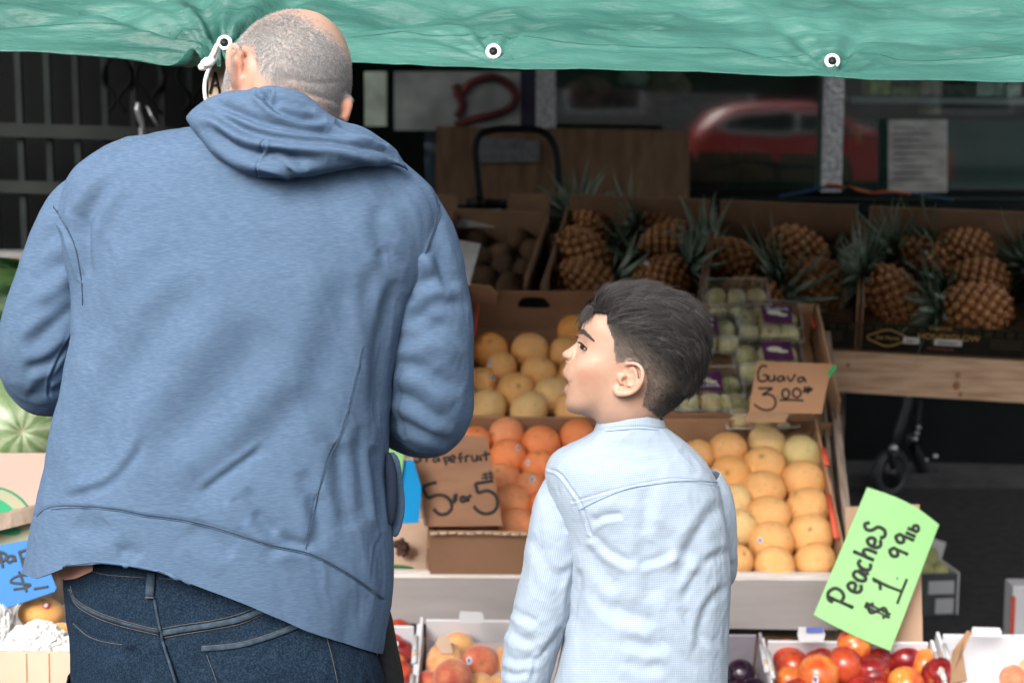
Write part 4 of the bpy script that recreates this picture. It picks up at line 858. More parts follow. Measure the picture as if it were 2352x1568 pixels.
ink(pb_, [cD(q) for q in ([(1150, 972), (1185, 985), (1192, 1028)], [(1145, 960), (1235, 1005), (1312, 1035)], [(1345, 962), (1315, 1035), (1287, 1108)], [(1287, 958), (1292, 962)])], .0038, pk_)
ink(pb_, [cD(q) for q in word('99', (1335, 862), dv, uv, (112, 112), .78)], .0042, pk_)
ink(pb_, [cD(q) for q in word('lb', (1396, 718), dv, uv, (95, 70), .7)], .0042, pk_)
# cardboard panel behind it
m = MB(); m.prism([W(1948, 1500, 3.635), W(2120, 1500, 3.635), W(2112, 1158, 3.665), W(1942, 1164, 3.665)], .006); m.obj('cardboard_panel', mat('plain brown panel', (.46, .30, .2), .85, (.41, .26, .17), 4, bump=.15), label='upright plain cardboard panel behind the bright green sign', cat='board')
# green and blue cards by the man's pocket
m = MB(); YB = 3.66; m.prism([W(840, 1205, YB), W(962, 1200, YB), W(968, 1120, YB), W(950, 1058, YB), W(840, 1050, YB)], .003); m.obj('price_card', mat('bright blue card', (.0, .25, .56), .55), label='blank bright blue card showing beside the man\'s pocket', cat='price card')
m = MB(); m.prism([W(850, 1175, YB - .01), W(914, 1150, YB - .01), W(930, 1032, YB - .01), W(850, 1028, YB - .01)], .002); m.obj('price_card', neon, label='blank bright green card in front of the bright blue card', cat='price card')
# shallow tray with a dark dried fruit bunch left of the red grapefruit
dt = tray('shallow_tray', RK, RK.hit(760, 1290, .03)[0], RK.hit(981, 1290, .05)[0], .004, .28, .06, M['card_pale'], 'shallow pale cardboard tray left of the red grapefruit crate', 'tray', hf=.030, hr=.06, hb=.20)
m = MB()
for k in range(16):
    c = RK.at(925 + rnd.uniform(-18, 14), 1258 + rnd.uniform(-12, 10), .04); m.tube([c, c + np.array([rnd.uniform(-.02, .02), rnd.uniform(-.01, .01), rnd.uniform(-.008, .008)])], .007, 8)
m.obj('dried_pods', mat('dark dried pods', (.035, .015, .010), .5, (.08, .03, .02), 60, bump=.8, bsc=120), label='dark brown dried pods lying in the shallow tray', cat='pods')
m = MB(); m.ball(RK.at(905, 1305, .03), .03, 12, 6, (1.6, .4, .3)); m.obj('leaf_scrap', mat('green scrap', (.03, .14, .04), .6), label='green leaf scrap at the front of the shallow tray', cat='leaf')
# ---------------------------------------------------------------- lower trays
LW = Fr(W(1410, 1459, 3.62), (1, 0, -.012), (0, math.cos(R(22)), math.sin(R(22))))
lowt = empty('lower_table', (0, 3.3, 0), 'low sloping table in front of the rack, hidden under fruit trays', 'table')
p0 = LW.pt(-1.6, -.62, -.11); m = MB(); m.prism([LW.pt(-1.7, -.62, -.11), LW.pt(1.9, -.62, -.11), LW.pt(1.9, -.0, -.11), LW.pt(-1.7, 0, -.11)], .02); m.obj('table_top', M['wood_grey'], lowt)
for a, b in ((-1.6, -.58), (1.8, -.58), (-1.6, -.06), (1.8, -.06)):
    p = LW.pt(a, b, -.13); m = MB(); m.box((p[0], p[1], 0), (.04, 0, 0), (0, .04, 0), (0, 0, p[2])); m.obj('leg', M['wood_grey'], lowt)
def ltray(name, uL, uR, vB, label, mt, inner, **kw):
    aL = LW.hit(uL, vB)[0]; aR = LW.hit(uR, vB)[0]; b = LW.hit((uL + uR) / 2, vB)[1]
    F = Fr(LW.pt(0, 0, -.10), LW.s, LW.t); return tray(name, F, aL, aR, b - .42, b, .10, mt, label, 'tray', inner=inner, th=.007, **kw), aL, aR, b
M['white_in'] = mat('white tray lining', (.70, .71, .74), .55, (.62, .62, .64), 3, bump=.08)
M['plumtray'] = mat('grey violet moulded tray', (.30, .27, .31), .8, (.25, .22, .26), 20, bump=.3)
t1 = ltray('nectarine_tray', 780, 958, 1430, 'white tray of red nectarines beside the man\'s hip', M['white_board'], M['white_in'], group=None)
t2 = ltray('peach_tray', 972, 1400, 1418, 'brown cardboard tray of peaches with a white inside, left of the boy', M['card'], M['white_in'])
t3 = ltray('plum_tray', 1560, 1742, 1450, 'white tray with dark plums right of the boy', M['white_board'], M['plumtray'])
t4 = ltray('nectarine_tray', 1756, 2136, 1466, 'white tray of red nectarines under the bright green sign', M['white_board'], M['white_in'])
t5 = ltray('peach_tray', 2158, 2560, 1452, 'white tray with one peach at the lower right corner', M['white_board'], M['white_in'])
# tabs, torn corners
def tab(u0, u1, v0, v1, Yt, mt, par, nm='tab'):
    m = MB(); m.prism([W(u0 + 4, v1, Yt), W(u1 - 4, v1, Yt), W(u1, (v0 + v1) / 2, Yt), W(u1 - 5, v0 + 2, Yt), W(u0 + 3, v0, Yt), W(u0, (v0 + v1) / 2, Yt)], .006); return m.obj(nm, mt, par, bev=.001)
tab(1054, 1112, 1404, 1432, 3.58, M['white_board'], t2[0]); tab(1832, 1896, 1440, 1474, 3.55, M['white_board'], t4[0]); tab(2232, 2302, 1440, 1462, 3.58, M['white_board'], t5[0])
m = MB(); m.prism([W(1852, 1452, 3.545), W(1892, 1452, 3.545), W(1890, 1441, 3.545), W(1852, 1440, 3.545)], .002); m.obj('dark_print', M['stick_blue'], t4[0])
for tr_, aa, bb in ((t1[0], t1[2], t1[3]), (t3[0], t3[2], t3[3]), (t4[0], t4[1], t4[3]), (t4[0], t4[2], t4[3]), (t5[0], t5[1], t5[3])):
    m = MB(); 
    for k in range(3):
        q = bb - .05 - k * .13; m.tube([LW.pt(aa, q, .003), LW.pt(aa + .001, q - .09, .004)], .006, 8)
    m.obj('rolled_rim', M['white_board'], tr_)
    m = MB(); m.tube([LW.pt(aa, bb - .10, .004), LW.pt(aa + .003, bb - .112, .008), LW.pt(aa - .002, bb - .125, .004)], .005, 5); m.obj('torn_edge', M['card_edge'], tr_)
m = MB(); m.prism([W(2184, 1568, 3.3), W(2222, 1560, 3.36), W(2212, 1500, 3.5), W(2232, 1452, 3.58), W(2222, 1446, 3.58), W(2190, 1490, 3.5)], .005); m.obj('torn_corner', M['card'], t5[0])
m = MB(); m.prism([W(1012, 1500, 3.54), W(1040, 1500, 3.54), W(1034, 1464, 3.56), W(1010, 1458, 3.56), W(1000, 1476, 3.55)], .012); m.obj('folded_paper', M['card_pale'], t2[0])
m = MB(); m.prism([LW.pt(t2[1] + .012, t2[3] - .35, -.05), LW.pt(t2[2] - .012, t2[3] - .35, -.05), LW.pt(t2[2] - .012, t2[3] - .035, -.035), LW.pt(t2[1] + .05, t2[3] - .05, -.035)], .004); m.obj('paper_liner', mat('grey brown liner', (.5, .42, .39), .85, (.42, .34, .31), 6, bump=.6, bsc=20), t2[0])
# stone fruit
def stone_fn(seed, cleft=.05):
    def fn(d):
        a = np.arctan2(d[:, 1], d[:, 0]); return 1 + .02 * fbm(d * 1.7, seed) - cleft * np.exp(-(a / .13) ** 2) * (np.abs(d[:, 2]) < .99) * np.clip(1.2 - np.abs(d[:, 2]) * .2, 0, 1) - .16 * np.exp(-((1 - d[:, 2]) / .02))
    return fn
def stone_me(name, c1, c2, seed, fuzz, lo=.5, k=.9, cleft=.05):
    mm = mat(name + ' skin', (1, 1, 1), .7 if fuzz else .22, (.90, .82, .78), 9, attr='col', bump=.15 if fuzz else .04, bsc=60, sheen=.5 if fuzz else 0, spec=.3 if fuzz else .6)
    def cf(d):
        t = np.clip(lo + k * fbm(d * 1.3, seed + 5) + .25 * fbm(d * 7, seed + 6), 0, 1); c = lerp(c1, c2, t); e = np.exp(-((1 - d[:, 2]) / .006)); return c * (1 - e[:, None]) + np.array((.3, .2, .05)) * e[:, None]
    return sphere_me(name, mm, 44, 28, (1, 1, .96), stone_fn(seed, cleft), cf)
ne = [stone_me('nectarine_skin', (.60, .10, .03), (.30, .012, .012), 21, False), stone_me('nectarine_skin_dark', (.40, .03, .02), (.15, .008, .014), 23, False), stone_me('nectarine_skin_orange', (.78, .28, .05), (.52, .035, .02), 26, False, .3)]
pe = [stone_me('peach_skin', (.80, .45, .17), (.66, .16, .08), 31, True, .25, .9), stone_me('peach_skin_red', (.70, .26, .12), (.50, .07, .05), 35, True, .6, .9)]
pl = [stone_me('plum_skin', (.035, .012, .03), (.012, .008, .018), 41, False)]
def stonefruit(items, mes, kinds, where, cat, group, lift=-.05, size=1.0):
    rl = rows_label(items, 22)
    for i, it in enumerate(items):
        u, v, r, k = it[:4]; lf = it[4] if len(it) > 4 else lift; c = LW.at(u, v, lf)
        o = place(mes[k], cat, c, r / FPX * c[1] * 1.02 * size, '%s %s, %s row, %s from left' % (kinds[k], where, ordn(rl[i][2] - 1 - rl[i][0]), ordn(rl[i][1])), cat, group)
        if len(it) > 5:
            q = ray(it[5], it[6]); t_ = c - CO; pnt = CO + q * (t_.dot(q) / q.dot(q)); off = pnt - c; rr = r / FPX * c[1]; dd = min(np.linalg.norm(off), rr * .95); off = nrm(off) * dd if np.linalg.norm(off) > 1e-6 else off
            tow = off - nrm(q) * math.sqrt(rr * rr - dd * dd); sticker(o, c + nrm(tow) * rr * .99, tow, .0075)
stonefruit([(1810, 1506, 40, 0), (1880, 1508, 38, 0), (1962, 1481, 41, 2, .0, 1970, 1456), (2018, 1520, 38, 1), (2080, 1514, 40, 1), (1822, 1532, 42, 0), (1938, 1528, 46, 0, -.02), (2128, 1528, 42, 2), (2003, 1545, 44, 1, -.03), (1880, 1550, 50, 2, -.02, 1873, 1560), (1812, 1562, 34, 2), (2160, 1552, 45, 1, -.03), (2080, 1572, 44, 2, -.03), (1980, 1590, 44, 1), (1835, 1600, 44, 0), (2018, 1600, 40, 0), (2130, 1610, 44, 0), (1920, 1612, 44, 0), (1968, 1532, 34, 2)],
           ne, ['bright red nectarine', 'dark red nectarine', 'orange red nectarine'], 'under the bright green sign', 'nectarine', 'nectarines in the right tray')
stonefruit([(916, 1452, 32, 0), (895, 1480, 36, 0), (918, 1498, 34, 1, -.05, 908, 1480), (902, 1530, 36, 2), (860, 1460, 36, 0), (870, 1560, 38, 0), (920, 1545, 30, 0)], ne, ['bright red nectarine', 'dark red nectarine', 'orange red nectarine'], 'in the tray beside the man\'s hip', 'nectarine', 'nectarines in the left tray')
stonefruit([(1052, 1488, 40, 0), (1102, 1522, 44, 1, -.03, 1078, 1516), (1022, 1518, 46, 0, -.03), (1162, 1524, 40, 0), (1040, 1556, 46, 1, .0), (985, 1578, 40, 1), (1100, 1586, 44, 0), (1150, 1586, 40, 0), (1220, 1510, 42, 0), (1200, 1560, 42, 1)], pe, ['yellow blushed peach', 'red blushed peach'], 'in the tray left of the boy', 'peach', 'peaches in the left tray')
stonefruit([(2328, 1558, 34, 1), (2370, 1540, 34, 0)], pe, ['yellow blushed peach', 'red blushed peach'], 'in the lower right corner tray', 'peach', 'peaches in the right tray')
stonefruit([(1700, 1548, 36, 0), (1655, 1560, 36, 0), (1730, 1590, 36, 0), (1680, 1598, 36, 0)], pl, ['dark plum'], 'in the tray right of the boy', 'plum', 'plums right of the boy')
# ---------------------------------------------------------------- left side: watermelons, mangoes
def melon_me(name, cA, cB, seed, n_=11, sharp=1.2, lo=.0):
    mm = mat(name + ' rind', (1, 1, 1), .38, (.86, .88, .8), 18, attr='col', bump=.05)
    def cf(d):
        a = np.arctan2(d[:, 1], d[:, 0]); rr = np.hypot(d[:, 0], d[:, 1]); s_ = np.sin(a * n_ + 2.2 * fbm(np.stack([d[:, 0] * 5, d[:, 1] * 5, d[:, 2] * 3], 1), seed)) + 1.1 * fbm(np.stack([np.cos(a) * 14, np.sin(a) * 14, d[:, 2] * 3], 1), seed + 2)
        t = 1 / (1 + np.exp(-s_ * sharp * 2 - lo)); c = lerp(cA, cB, t); e = np.exp(-(rr / .045) ** 2); c = c * (1 - e[:, None]) + np.array((.33, .27, .17)) * e[:, None]; return c
    return sphere_me(name, mm, 160, 90, (1, 1, 1.12), lambda d: 1 - .05 * np.exp(-(np.hypot(d[:, 0], d[:, 1]) / .12) ** 2) + .008 * fbm(d * 3, seed), cf)
me = melon_me('watermelon_rind', (.085, .15, .045), (.32, .37, .24), 51, 9, .8, -.2); c = W(50, 985, 3.25)
d_ = nrm(CO - c + np.array([0, 0, -.12])); q = Vector(d_).to_track_quat('Z', 'Y')
o = place(me, 'watermelon', c, .125, 'pale green watermelon with a whitish starburst around its brown end scar', 'watermelon', 'watermelons in the bin', rot=q.to_euler())
me2 = melon_me('watermelon_rind_dark', (.010, .045, .012), (.10, .19, .06), 55, 8, 2.2, -.6)
for (u, v, Y, lab) in ((0, 715, 3.5, 'dark striped watermelon stacked at the left edge by the man\'s elbow'), (-130, 850, 3.4, 'dark striped watermelon beyond the left picture edge'), (190, 1000, 3.45, 'dark striped watermelon hidden behind the hoodie'), (120, 800, 3.6, 'dark striped watermelon behind the man\'s elbow')):
    place(me2, 'watermelon', W(u, v, Y), .115, lab, 'watermelon', 'watermelons in the bin', rot=(1.4, rnd.uniform(-.6, .6), rnd.uniform(0, 3)))
binr = empty('melon_bin', W(50, 1240, 3.1), 'large pale cardboard bin with a green fruit print holding the watermelons', 'bin')
pinkc = mat('pale pink cardboard', (.45, .335, .28), .85, (.41, .30, .25), 3, bump=.15)
YBn = 3.08
m = MB(); m.box(W(-420, 1300, YBn) * np.array([1, 1, 1]), W(240, 1300, YBn) - W(-420, 1300, YBn), (0, .006, 0), W(-420, 1041, YBn) - W(-420, 1300, YBn)); m.obj('front_panel', pinkc, binr)
for u in (-420, 240): a = W(u, 1300, YBn); m = MB(); m.box(a + np.array([0, .006, 0]), (.006, 0, 0), (0, .7, 0), (0, 0, W(u, 1041, YBn)[2] - a[2])); m.obj('side_panel', pinkc, binr)
a = W(-420, 1300, YBn); m = MB(); m.box(a + np.array([0, .0, -.0]), W(240, 1300, YBn) - a, (0, .7, 0), (0, 0, -.01)); m.obj('base_panel', pinkc, binr)
m = MB(); m.box((a[0], YBn + .02, 0), (W(240, 1300, YBn)[0] - a[0], 0, 0), (0, .66, 0), (0, 0, a[2] - .012)); m.obj('pallet', M['wood_grey'], binr)
prn = [mat('pale olive print', (.33, .33, .22), .8), mat('dark green print', (.02, .22, .10), .8), mat('green print', (.03, .30, .14), .8)]
def disc(u, v, ru, rv, Y, mt, name, par, ang=0):
    m = MB(); m.prism([W(u + ru * math.cos(t) * math.cos(ang) - rv * math.sin(t) * math.sin(ang), v - ru * math.cos(t) * math.sin(ang) - rv * math.sin(t) * math.cos(ang), Y) for t in np.linspace(0, 2 * math.pi, 40, endpoint=False)], .001); return m.obj(name, mt, par)
disc(-22, 1222, 106, 106, YBn - .0015, prn[1], 'print_rim', binr); disc(-22, 1222, 101, 101, YBn - .0025, prn[0], 'print_disc', binr)
for (u, v, a_, b_, an) in ((5, 1165, 38, 13, -.6), (12, 1215, 36, 12, -.2), (-30, 1150, 30, 12, -1)): disc(u, v, a_, b_, YBn - .0035, prn[2], 'print_stripe', binr, an)
# mango box with the blue papaya card
cE = cv(0, 1700, 1.47)
mb_ = empty('mango_box', W(20, 1500, 2.86), 'pale cardboard box of paper wrapped mangoes at the lower left', 'box')
YM = 2.80
m = MB(); m.prism([W(-260, 1700, YM), W(190, 1700, YM), W(190, 1497, YM), W(-260, 1492, YM)], .005); m.obj('front_panel', M['card_pale'], mb_)
m = MB(); m.prism([W(190, 1700, YM + .0), W(190, 1700, YM + .32), W(190, 1500, YM + .32) + np.array([0, 0, .05]), W(190, 1497, YM)], .005); m.obj('side_panel', M['card_pale'], mb_)
m = MB(); m.prism([W(-260, 1700, YM + .01), W(188, 1700, YM + .01), W(188, 1640, YM + .34), W(-260, 1640, YM + .34)], .005); m.obj('base_panel', M['card_pale'], mb_)
m = MB(); a = W(-200, 1720, YM + .02); m.box((a[0], YM + .02, 0), (W(170, 1700, YM)[0] - a[0], 0, 0), (0, .3, 0), (0, 0, W(0, 1702, YM)[2] - .002)); m.obj('stand', M['wood_grey'], None, label='rough timber stand under the mango box at the lower left', cat='stand')
for u in (60, 112): 
    m = MB(); m.tube([W(u, 1500, YM - .001), W(u + 3, 1700, YM - .001)], .0012, 4); m.obj('fold_line', M['card'], mb_)
m = MB(); m.box(W(-200, 1268, 3.02), W(150, 1180, 3.06) - W(-200, 1268, 3.02), (0, .03, 0), (0, 0, .028)); m.obj('timber_slat', M['wood_grey'], label='weathered timber slat in front of the melon bin', cat='slat')
pf = PF(W(0, 1400, 2.95), W(120, 1370, 2.95), W(0, 1260, 3.0))
bc = card('price_card', pf, [(-60, 1262), (85, 1235), (130, 1350), (125, 1358), (-60, 1422)], mat('blue price card', (.0, .13, .36), .6, (.0, .11, .32), 4), 'blue price card with hand lettered Pap and a dollar sign at the left edge')
ink(pf, [cE(q) for q in ([(-5, 745), (30, 755), (38, 778), (15, 800), (-10, 800)], [(0, 750), (10, 800), (18, 838)], [(78, 770), (52, 770), (42, 792), (58, 806), (80, 788), (82, 768), (92, 802)], [(112, 738), (128, 790), (140, 835)], [(116, 748), (160, 732), (178, 752), (160, 778), (130, 786)], [(196, 735), (188, 770)])], .0028, bc)
ink(pf, [cE(q) for q in ([(160, 880), (110, 885), (70, 905), (70, 925), (140, 932), (178, 938), (150, 955), (80, 965)], [(112, 860), (135, 920), (158, 980)], [(200, 962), (240, 956), (285, 948)])], .0024, bc)
man_m = stone_me('mango_skin', (.70, .38, .12), (.62, .30, .07), 61, True, .4, .5, 0)
for (u, v, Y, lab, sc) in ((95, 1408, 3.0, 'yellow orange mango with a pink sticker nested in white tissue', (1.25, .9, .9)), (140, 1455, 2.95, 'small yellow mango peeking from tissue in front of the stickered one', (1, .8, .8)), (-80, 1410, 3.0, 'yellow mango in tissue beyond the left edge', (1.2, .9, .9))):
    c = W(u, v, Y); r_ = 44 / FPX * Y if u == 95 else 34 / FPX * Y
    o = place(man_m, 'mango', c, r_, lab, 'mango', 'mangoes in tissue', rot=(.2, .1, .2), sc=sc)
    if u == 95:
        s_ = W(108, 1384, Y - r_ * .82); sticker(o, c + nrm(s_ - c) * r_ * .98, s_ - c, .006, [M['stick_red'], M['white']])
def crumple(name, u, v, Y, r_, seed, sc, label, dent=None):
    n1, n2 = 56, 36; ph = np.linspace(.02, math.pi - .02, n2)[:, None]; th = np.linspace(0, 2 * math.pi, n1, endpoint=False)[None, :]
    d = np.stack([np.sin(ph) * np.cos(th), np.sin(ph) * np.sin(th), np.cos(ph) + 0 * th], -1).reshape(-1, 3)
    rr = 1 - .34 * np.abs(fbm(d * 3.0, seed, 3)) - .16 * np.abs(fbm(d * 7, seed + 3, 2)) + .1 * fbm(d * 1.5, seed + 8)
    me = npmesh(name, np.array(W(u, v, Y)) + d * rr[:, None] * np.array(sc) * r_, grid_faces(n2, n1)[:, ::-1], M['paper'], False); return setprops(link(name, me), label, 'tissue paper', 'tissue paper around the mangoes')
def sheet(name, pts, Y, seed, label):
    """crumpled tissue wall: a strip from base line to upper line"""
    lo, up = pts; n1, n2 = 60, 22; A = smooth_poly(lo, n1); B = smooth_poly(up, n1); co = []
    for j in range(n2):
        t = j / (n2 - 1)
        for i in range(n1): q = A[i] * (1 - t) + B[i] * t; co.append(W(q[0], q[1], Y - .03 * math.sin(t * 3.1) + q[2] * t if len(q) > 2 else Y))
    co = np.array(co); dn = np.abs(fbm(co * 26, seed, 3)) * .016; co[:, 1] -= dn; co[:, 2] += fbm(co * 20, seed + 3) * .005
    me = npmesh(name, co, grid_faces(n2, n1, False), M['paper'], False); o = link(name, me); s = o.modifiers.new('s', 'SOLIDIFY'); s.thickness = .0012; return setprops(o, label, 'tissue paper', 'tissue paper around the mangoes')
sheet('tissue_paper', ([(28, 1490, 0), (40, 1500, 0), (110, 1505, 0), (180, 1500, 0)], [(34, 1378, .03), (62, 1364, .05), (120, 1354, .07), (172, 1362, .05)]), 3.08, 3, 'white tissue standing up behind the stickered mango')
sheet('tissue_paper', ([(10, 1505, 0), (60, 1512, 0), (120, 1512, 0), (190, 1505, 0)], [(28, 1450, 0), (70, 1428, 0), (100, 1424, 0), (185, 1470, 0)]), 2.90, 5, 'crumpled white tissue in front of the stickered mango')
sheet('tissue_paper', ([(38, 1500, 0), (36, 1470, 0), (34, 1440, 0), (40, 1400, 0)], [(10, 1500, 0), (16, 1470, 0), (30, 1420, 0), (42, 1372, 0)]), 2.98, 7, 'white tissue fold at the left of the stickered mango')
crumple('tissue_paper', 85, 1480, 2.88, .05, 11, (1.3, .8, .9), 'crumpled white tissue ball low in front of the mangoes')
crumple('tissue_paper', 150, 1492, 2.88, .04, 13, (1.3, .8, .7), 'small crumpled white tissue next to the man\'s jeans')
crumple('tissue_paper', 0, 1440, 2.92, .04, 15, (.7, .7, 1.1), 'crumpled white tissue at the left picture edge')
crumple('tissue_paper', 10, 1500, 2.88, .04, 17, (1, .8, .6), 'crumpled white tissue at the lower left edge')
# ---------------------------------------------------------------- under the pineapple shelf
sc_ = empty('kick_scooter', W(2045, 1150, 6.9), 'black kick scooter standing in the dark under the pineapple shelf', 'scooter')
YS = 6.85
wc = W(2045, 1085, YS); rw = .106
m = MB(); th = np.linspace(0, 2 * math.pi, 33); fw = nrm([.82, .57, 0])
m.tube([wc + (fw * math.cos(t) + np.array([0, 0, 1]) * math.sin(t)) * (rw - .022) for t in th], .022, 10, cap=False); wo = m.obj('wheel', mat('tyre rubber', (.03, .034, .036), .5), sc_)
m = MB(); ax = np.cross(fw, [0, 0, 1]); m.tube([wc - ax * .02, wc + ax * .02], .062, 20); m.tube([wc - ax * .026, wc + ax * .026], .03, 16); m.obj('hub', mat('dull hub', (.10, .11, .11), .35, metal=.6, col2=(.03, .03, .03), sc=14), wo)
m = MB(); m.tube([W(2052, 1075, YS - .04), W(2052, 1022, YS - .04)], .012, 8); m.tube([W(2048, 1030, YS - .01), W(2066, 985, YS), W(2084, 928, YS + .02), (W(2110, 500, YS + .1))], .020, 10); m.obj('stem', mat('black stem', (.03, .035, .035), .3), sc_)
m = MB(); m.ball(W(2052, 1030, YS - .05), .02, 10, 8); m.obj('collar', M['steel'], sc_)
m = MB(); pts = [(2088, 1000), (2098, 1030), (2112, 1060), (2130, 1090), (2200, 1110), (2330, 1120)]; m.tube([W(u, v, YS + .12 + i * .04) for i, (u, v) in enumerate(pts)], [.02, .024, .03, .035, .03, .03], 10); m.obj('deck', mat('black deck', (.02, .022, .025), .4), sc_)
m = MB()
for u, v, r_ in ((2110, 982, .010), (2106, 995, .010), (2102, 1008, .011), (2128, 1056, .009), (2148, 1048, .013)): m.ball(W(u, v, YS - .02), r_, 10, 8)
m.obj('bolts', M['steel'], sc_)
m = MB(); m.tube([W(2112, 920, YS), W(2104, 1000, YS), W(2095, 1040, YS)], .012, 8); m.obj('cable', M['black'], sc_)
m = MB(); wc2 = W(2420, 1095, YS + .5); m.tube([wc2 + (np.array([1, 0, 0]) * math.cos(t) + np.array([0, 0, 1]) * math.sin(t)) * (rw - .022) for t in th], .022, 10, cap=False); m.obj('wheel', M['rubber'], sc_)
# low step along the wall
m = MB(); a = W(1900, 1120, 7.1); m.box((a[0], 6.98, 0), (3, 0, -.08), (0, .31, 0), (0, 0, .06)); m.obj('door_step', mat('worn concrete step', (.06, .058, .055), .9, (.04, .038, .036), 12), label='low concrete step at the foot of the shop wall', cat='step')
# crate of pears on the pavement
cr_o = W(2160, 1392, 5.15); ang = R(-28); FG = Fr((cr_o[0], cr_o[1], .0), (math.cos(R(6)), math.sin(R(6)), 0), (-math.sin(R(6)), math.cos(R(6)), 0))
gcr = mat('dark grey printed carton', (.045, .052, .058), .6, (.03, .034, .038), 20)
cw = .17
tG = tray('pear_crate', Fr(FG.pt(0, 0, .0), FG.s + FG.t * .0, FG.t), -.17, .055, 0, .40, .14, gcr, 'dark grey crate of pale pears on the pavement beyond the bright green sign', 'crate', hf=.14, hb=.14, th=.008, inner=M['white_board'])
for x0, x1, z0, z1 in ((-.045, .04, .075, .118), (-.02, .04, .01, .06), (-.15, -.07, .04, .07)):
    m = MB(); m.prism([FG.pt(x0, -.009, z0), FG.pt(x1, -.009, z0), FG.pt(x1, -.009, z1), FG.pt(x0, -.009, z1)], .0015); m.obj('label', mat('dull white label', (.3, .31, .32), .7), tG)
m = MB(); m.prism([FG.pt(-.02, .30, .15), FG.pt(.04, .12, .15), FG.pt(.055, .12, .21), FG.pt(.0, .32, .20)], .003); m.obj('paper_flap', M['white_board'], tG)
pear = sphere_me('pear_skin', mat('pear skin', (.34, .34, .14), .6, (.2, .2, .08), 8, bump=.2), 20, 14, (.8, .8, 1.1), lambda d: 1 - .18 * d[:, 2])
its = [(-.13, .05, .13), (-.06, .05, .14), (.01, .05, .13), (-.12, .14, .15), (-.04, .15, .16), (.02, .16, .15), (-.10, .25, .16), (-.02, .26, .17), (-.13, .33, .17), (-.05, .35, .18)]
for i, (x, y, z) in enumerate(its): place(pear, 'pear', FG.pt(x, y, z), .04, 'pale pear in the dark grey crate on the pavement, %s from the front' % ordn(i), 'pear', 'pears in the pavement crate')
for x, y, z, w_ in ((-.1, .15, .04, 'near left'), (0, .15, .04, 'near right'), (-.1, .3, .04, 'far left'), (0, .3, .04, 'far right'), (-.05, .22, .10, 'central')): place(pear, 'pear', FG.pt(x, y, z + .02), .045, 'pale pear in the bottom layer of the pavement crate, %s' % w_, 'pear', 'pears in the pavement crate')
# white carton with red print at the right edge
a = W(2322, 1452, 4.7); m = MB(); m.box((a[0], 4.7, 0), (.3, 0, 0), (0, .08, 0), (0, 0, W(2312, 1345, 4.7)[2])); wb = m.obj('white_carton', mat('dull white carton', (.45, .45, .47), .7, (.38, .38, .40), 6), bev=.004, label='white carton with red print standing on the pavement at the right edge', cat='carton')
m = MB(); m.box((a[0] - .002, 4.697, .0), (.3, 0, 0), (0, .003, 0), (0, 0, .05)); m.box((a[0] - .004, 4.695, .05), (.012, 0, 0), (0, .005, 0), (0, 0, .15)); m.obj('red_print', mat('red carton print', (.4, .05, .03), .6), wb)
# ================================================================ people
def loft(slices, rows, cols, pw=2.3, capb=False):
    """slices: (uL, vL, uR, vR, y, halfdepth) from top to bottom; rings run round the body"""
    S = cr(slices, np.linspace(0, len(slices) - 1, rows)); th = np.linspace(0, 2 * math.pi, cols, endpoint=False); ct, st = np.cos(th), np.sin(th)
    ex = 2 / pw; cx = np.sign(ct) * np.abs(ct) ** ex; sy = np.sign(st) * np.abs(st) ** ex
    out = np.zeros((rows, cols, 3))
    for i, (uL, vL, uR, vR, y, hd) in enumerate(S):
        L = W(uL, vL, y); R_ = W(uR, vR, y); C = (L + R_) / 2; H = (R_ - L) / 2
        out[i] = C + cx[:, None] * H; out[i, :, 1] += sy * hd; out[i, :, 2] = CH + (out[i, :, 2] - CH) * np.minimum(out[i, :, 1] / y, 1)
    return out
def tube_co(path, rows, cols, pw=2.0):
    """path rows: (x, y, z, rx, ry) -> rings square to the path"""
    S = cr(path, np.linspace(0, len(path) - 1, rows)); th = np.linspace(0, 2 * math.pi, cols, endpoint=False); out = np.zeros((rows, cols, 3)); a = None
    for i in range(rows):
        t = nrm(S[min(i + 1, rows - 1), :3] - S[max(i - 1, 0), :3])
        if a is None: a = np.array([1., 0, 0])
        a = nrm(a - t * a.dot(t)); b = np.cross(t, a)
        out[i] = S[i, :3] + np.cos(th)[:, None] * a * S[i, 3] + np.sin(th)[:, None] * b * S[i, 4]
    return out
def px(u, v, y, r, r2=None): p = W(u, v, y); k = y / FPX; return [p[0], p[1], p[2], r * k, (r2 or r) * k]
def skin3(grids, closed=True):
    """join ring grids (rows, cols, 3) into verts, faces with end caps"""
    V = []; F = []; b = 0; caps = []
    for g in grids:
        r_, c_ = g.shape[:2]; V.append(g.reshape(-1, 3)); f = grid_faces(r_, c_) + b; F.append(f)
        if closed:
            n0 = b + r_ * c_; V.append(g[0].mean(0)[None]); V.append(g[-1].mean(0)[None]); j = np.arange(c_); j2 = (j + 1) % c_
            F.append(np.stack([j2 + b, j + b, np.full(c_, n0), np.full(c_, n0)], 1)); F.append(np.stack([j + b + (r_ - 1) * c_, j2 + b + (r_ - 1) * c_, np.full(c_, n0 + 1), np.full(c_, n0 + 1)], 1)); b += 2
        b += r_ * c_
    return np.concatenate(V), np.concatenate(F)
def to_me(name, V, F, mats):
    me = bpy.data.meshes.new(name); me.from_pydata(V.tolist(), [], [tuple(dict.fromkeys(int(q) for q in f)) for f in F]); me.update()
    for m in (mats if isinstance(mats, (list, tuple)) else [mats]): me.materials.append(m)
    return me
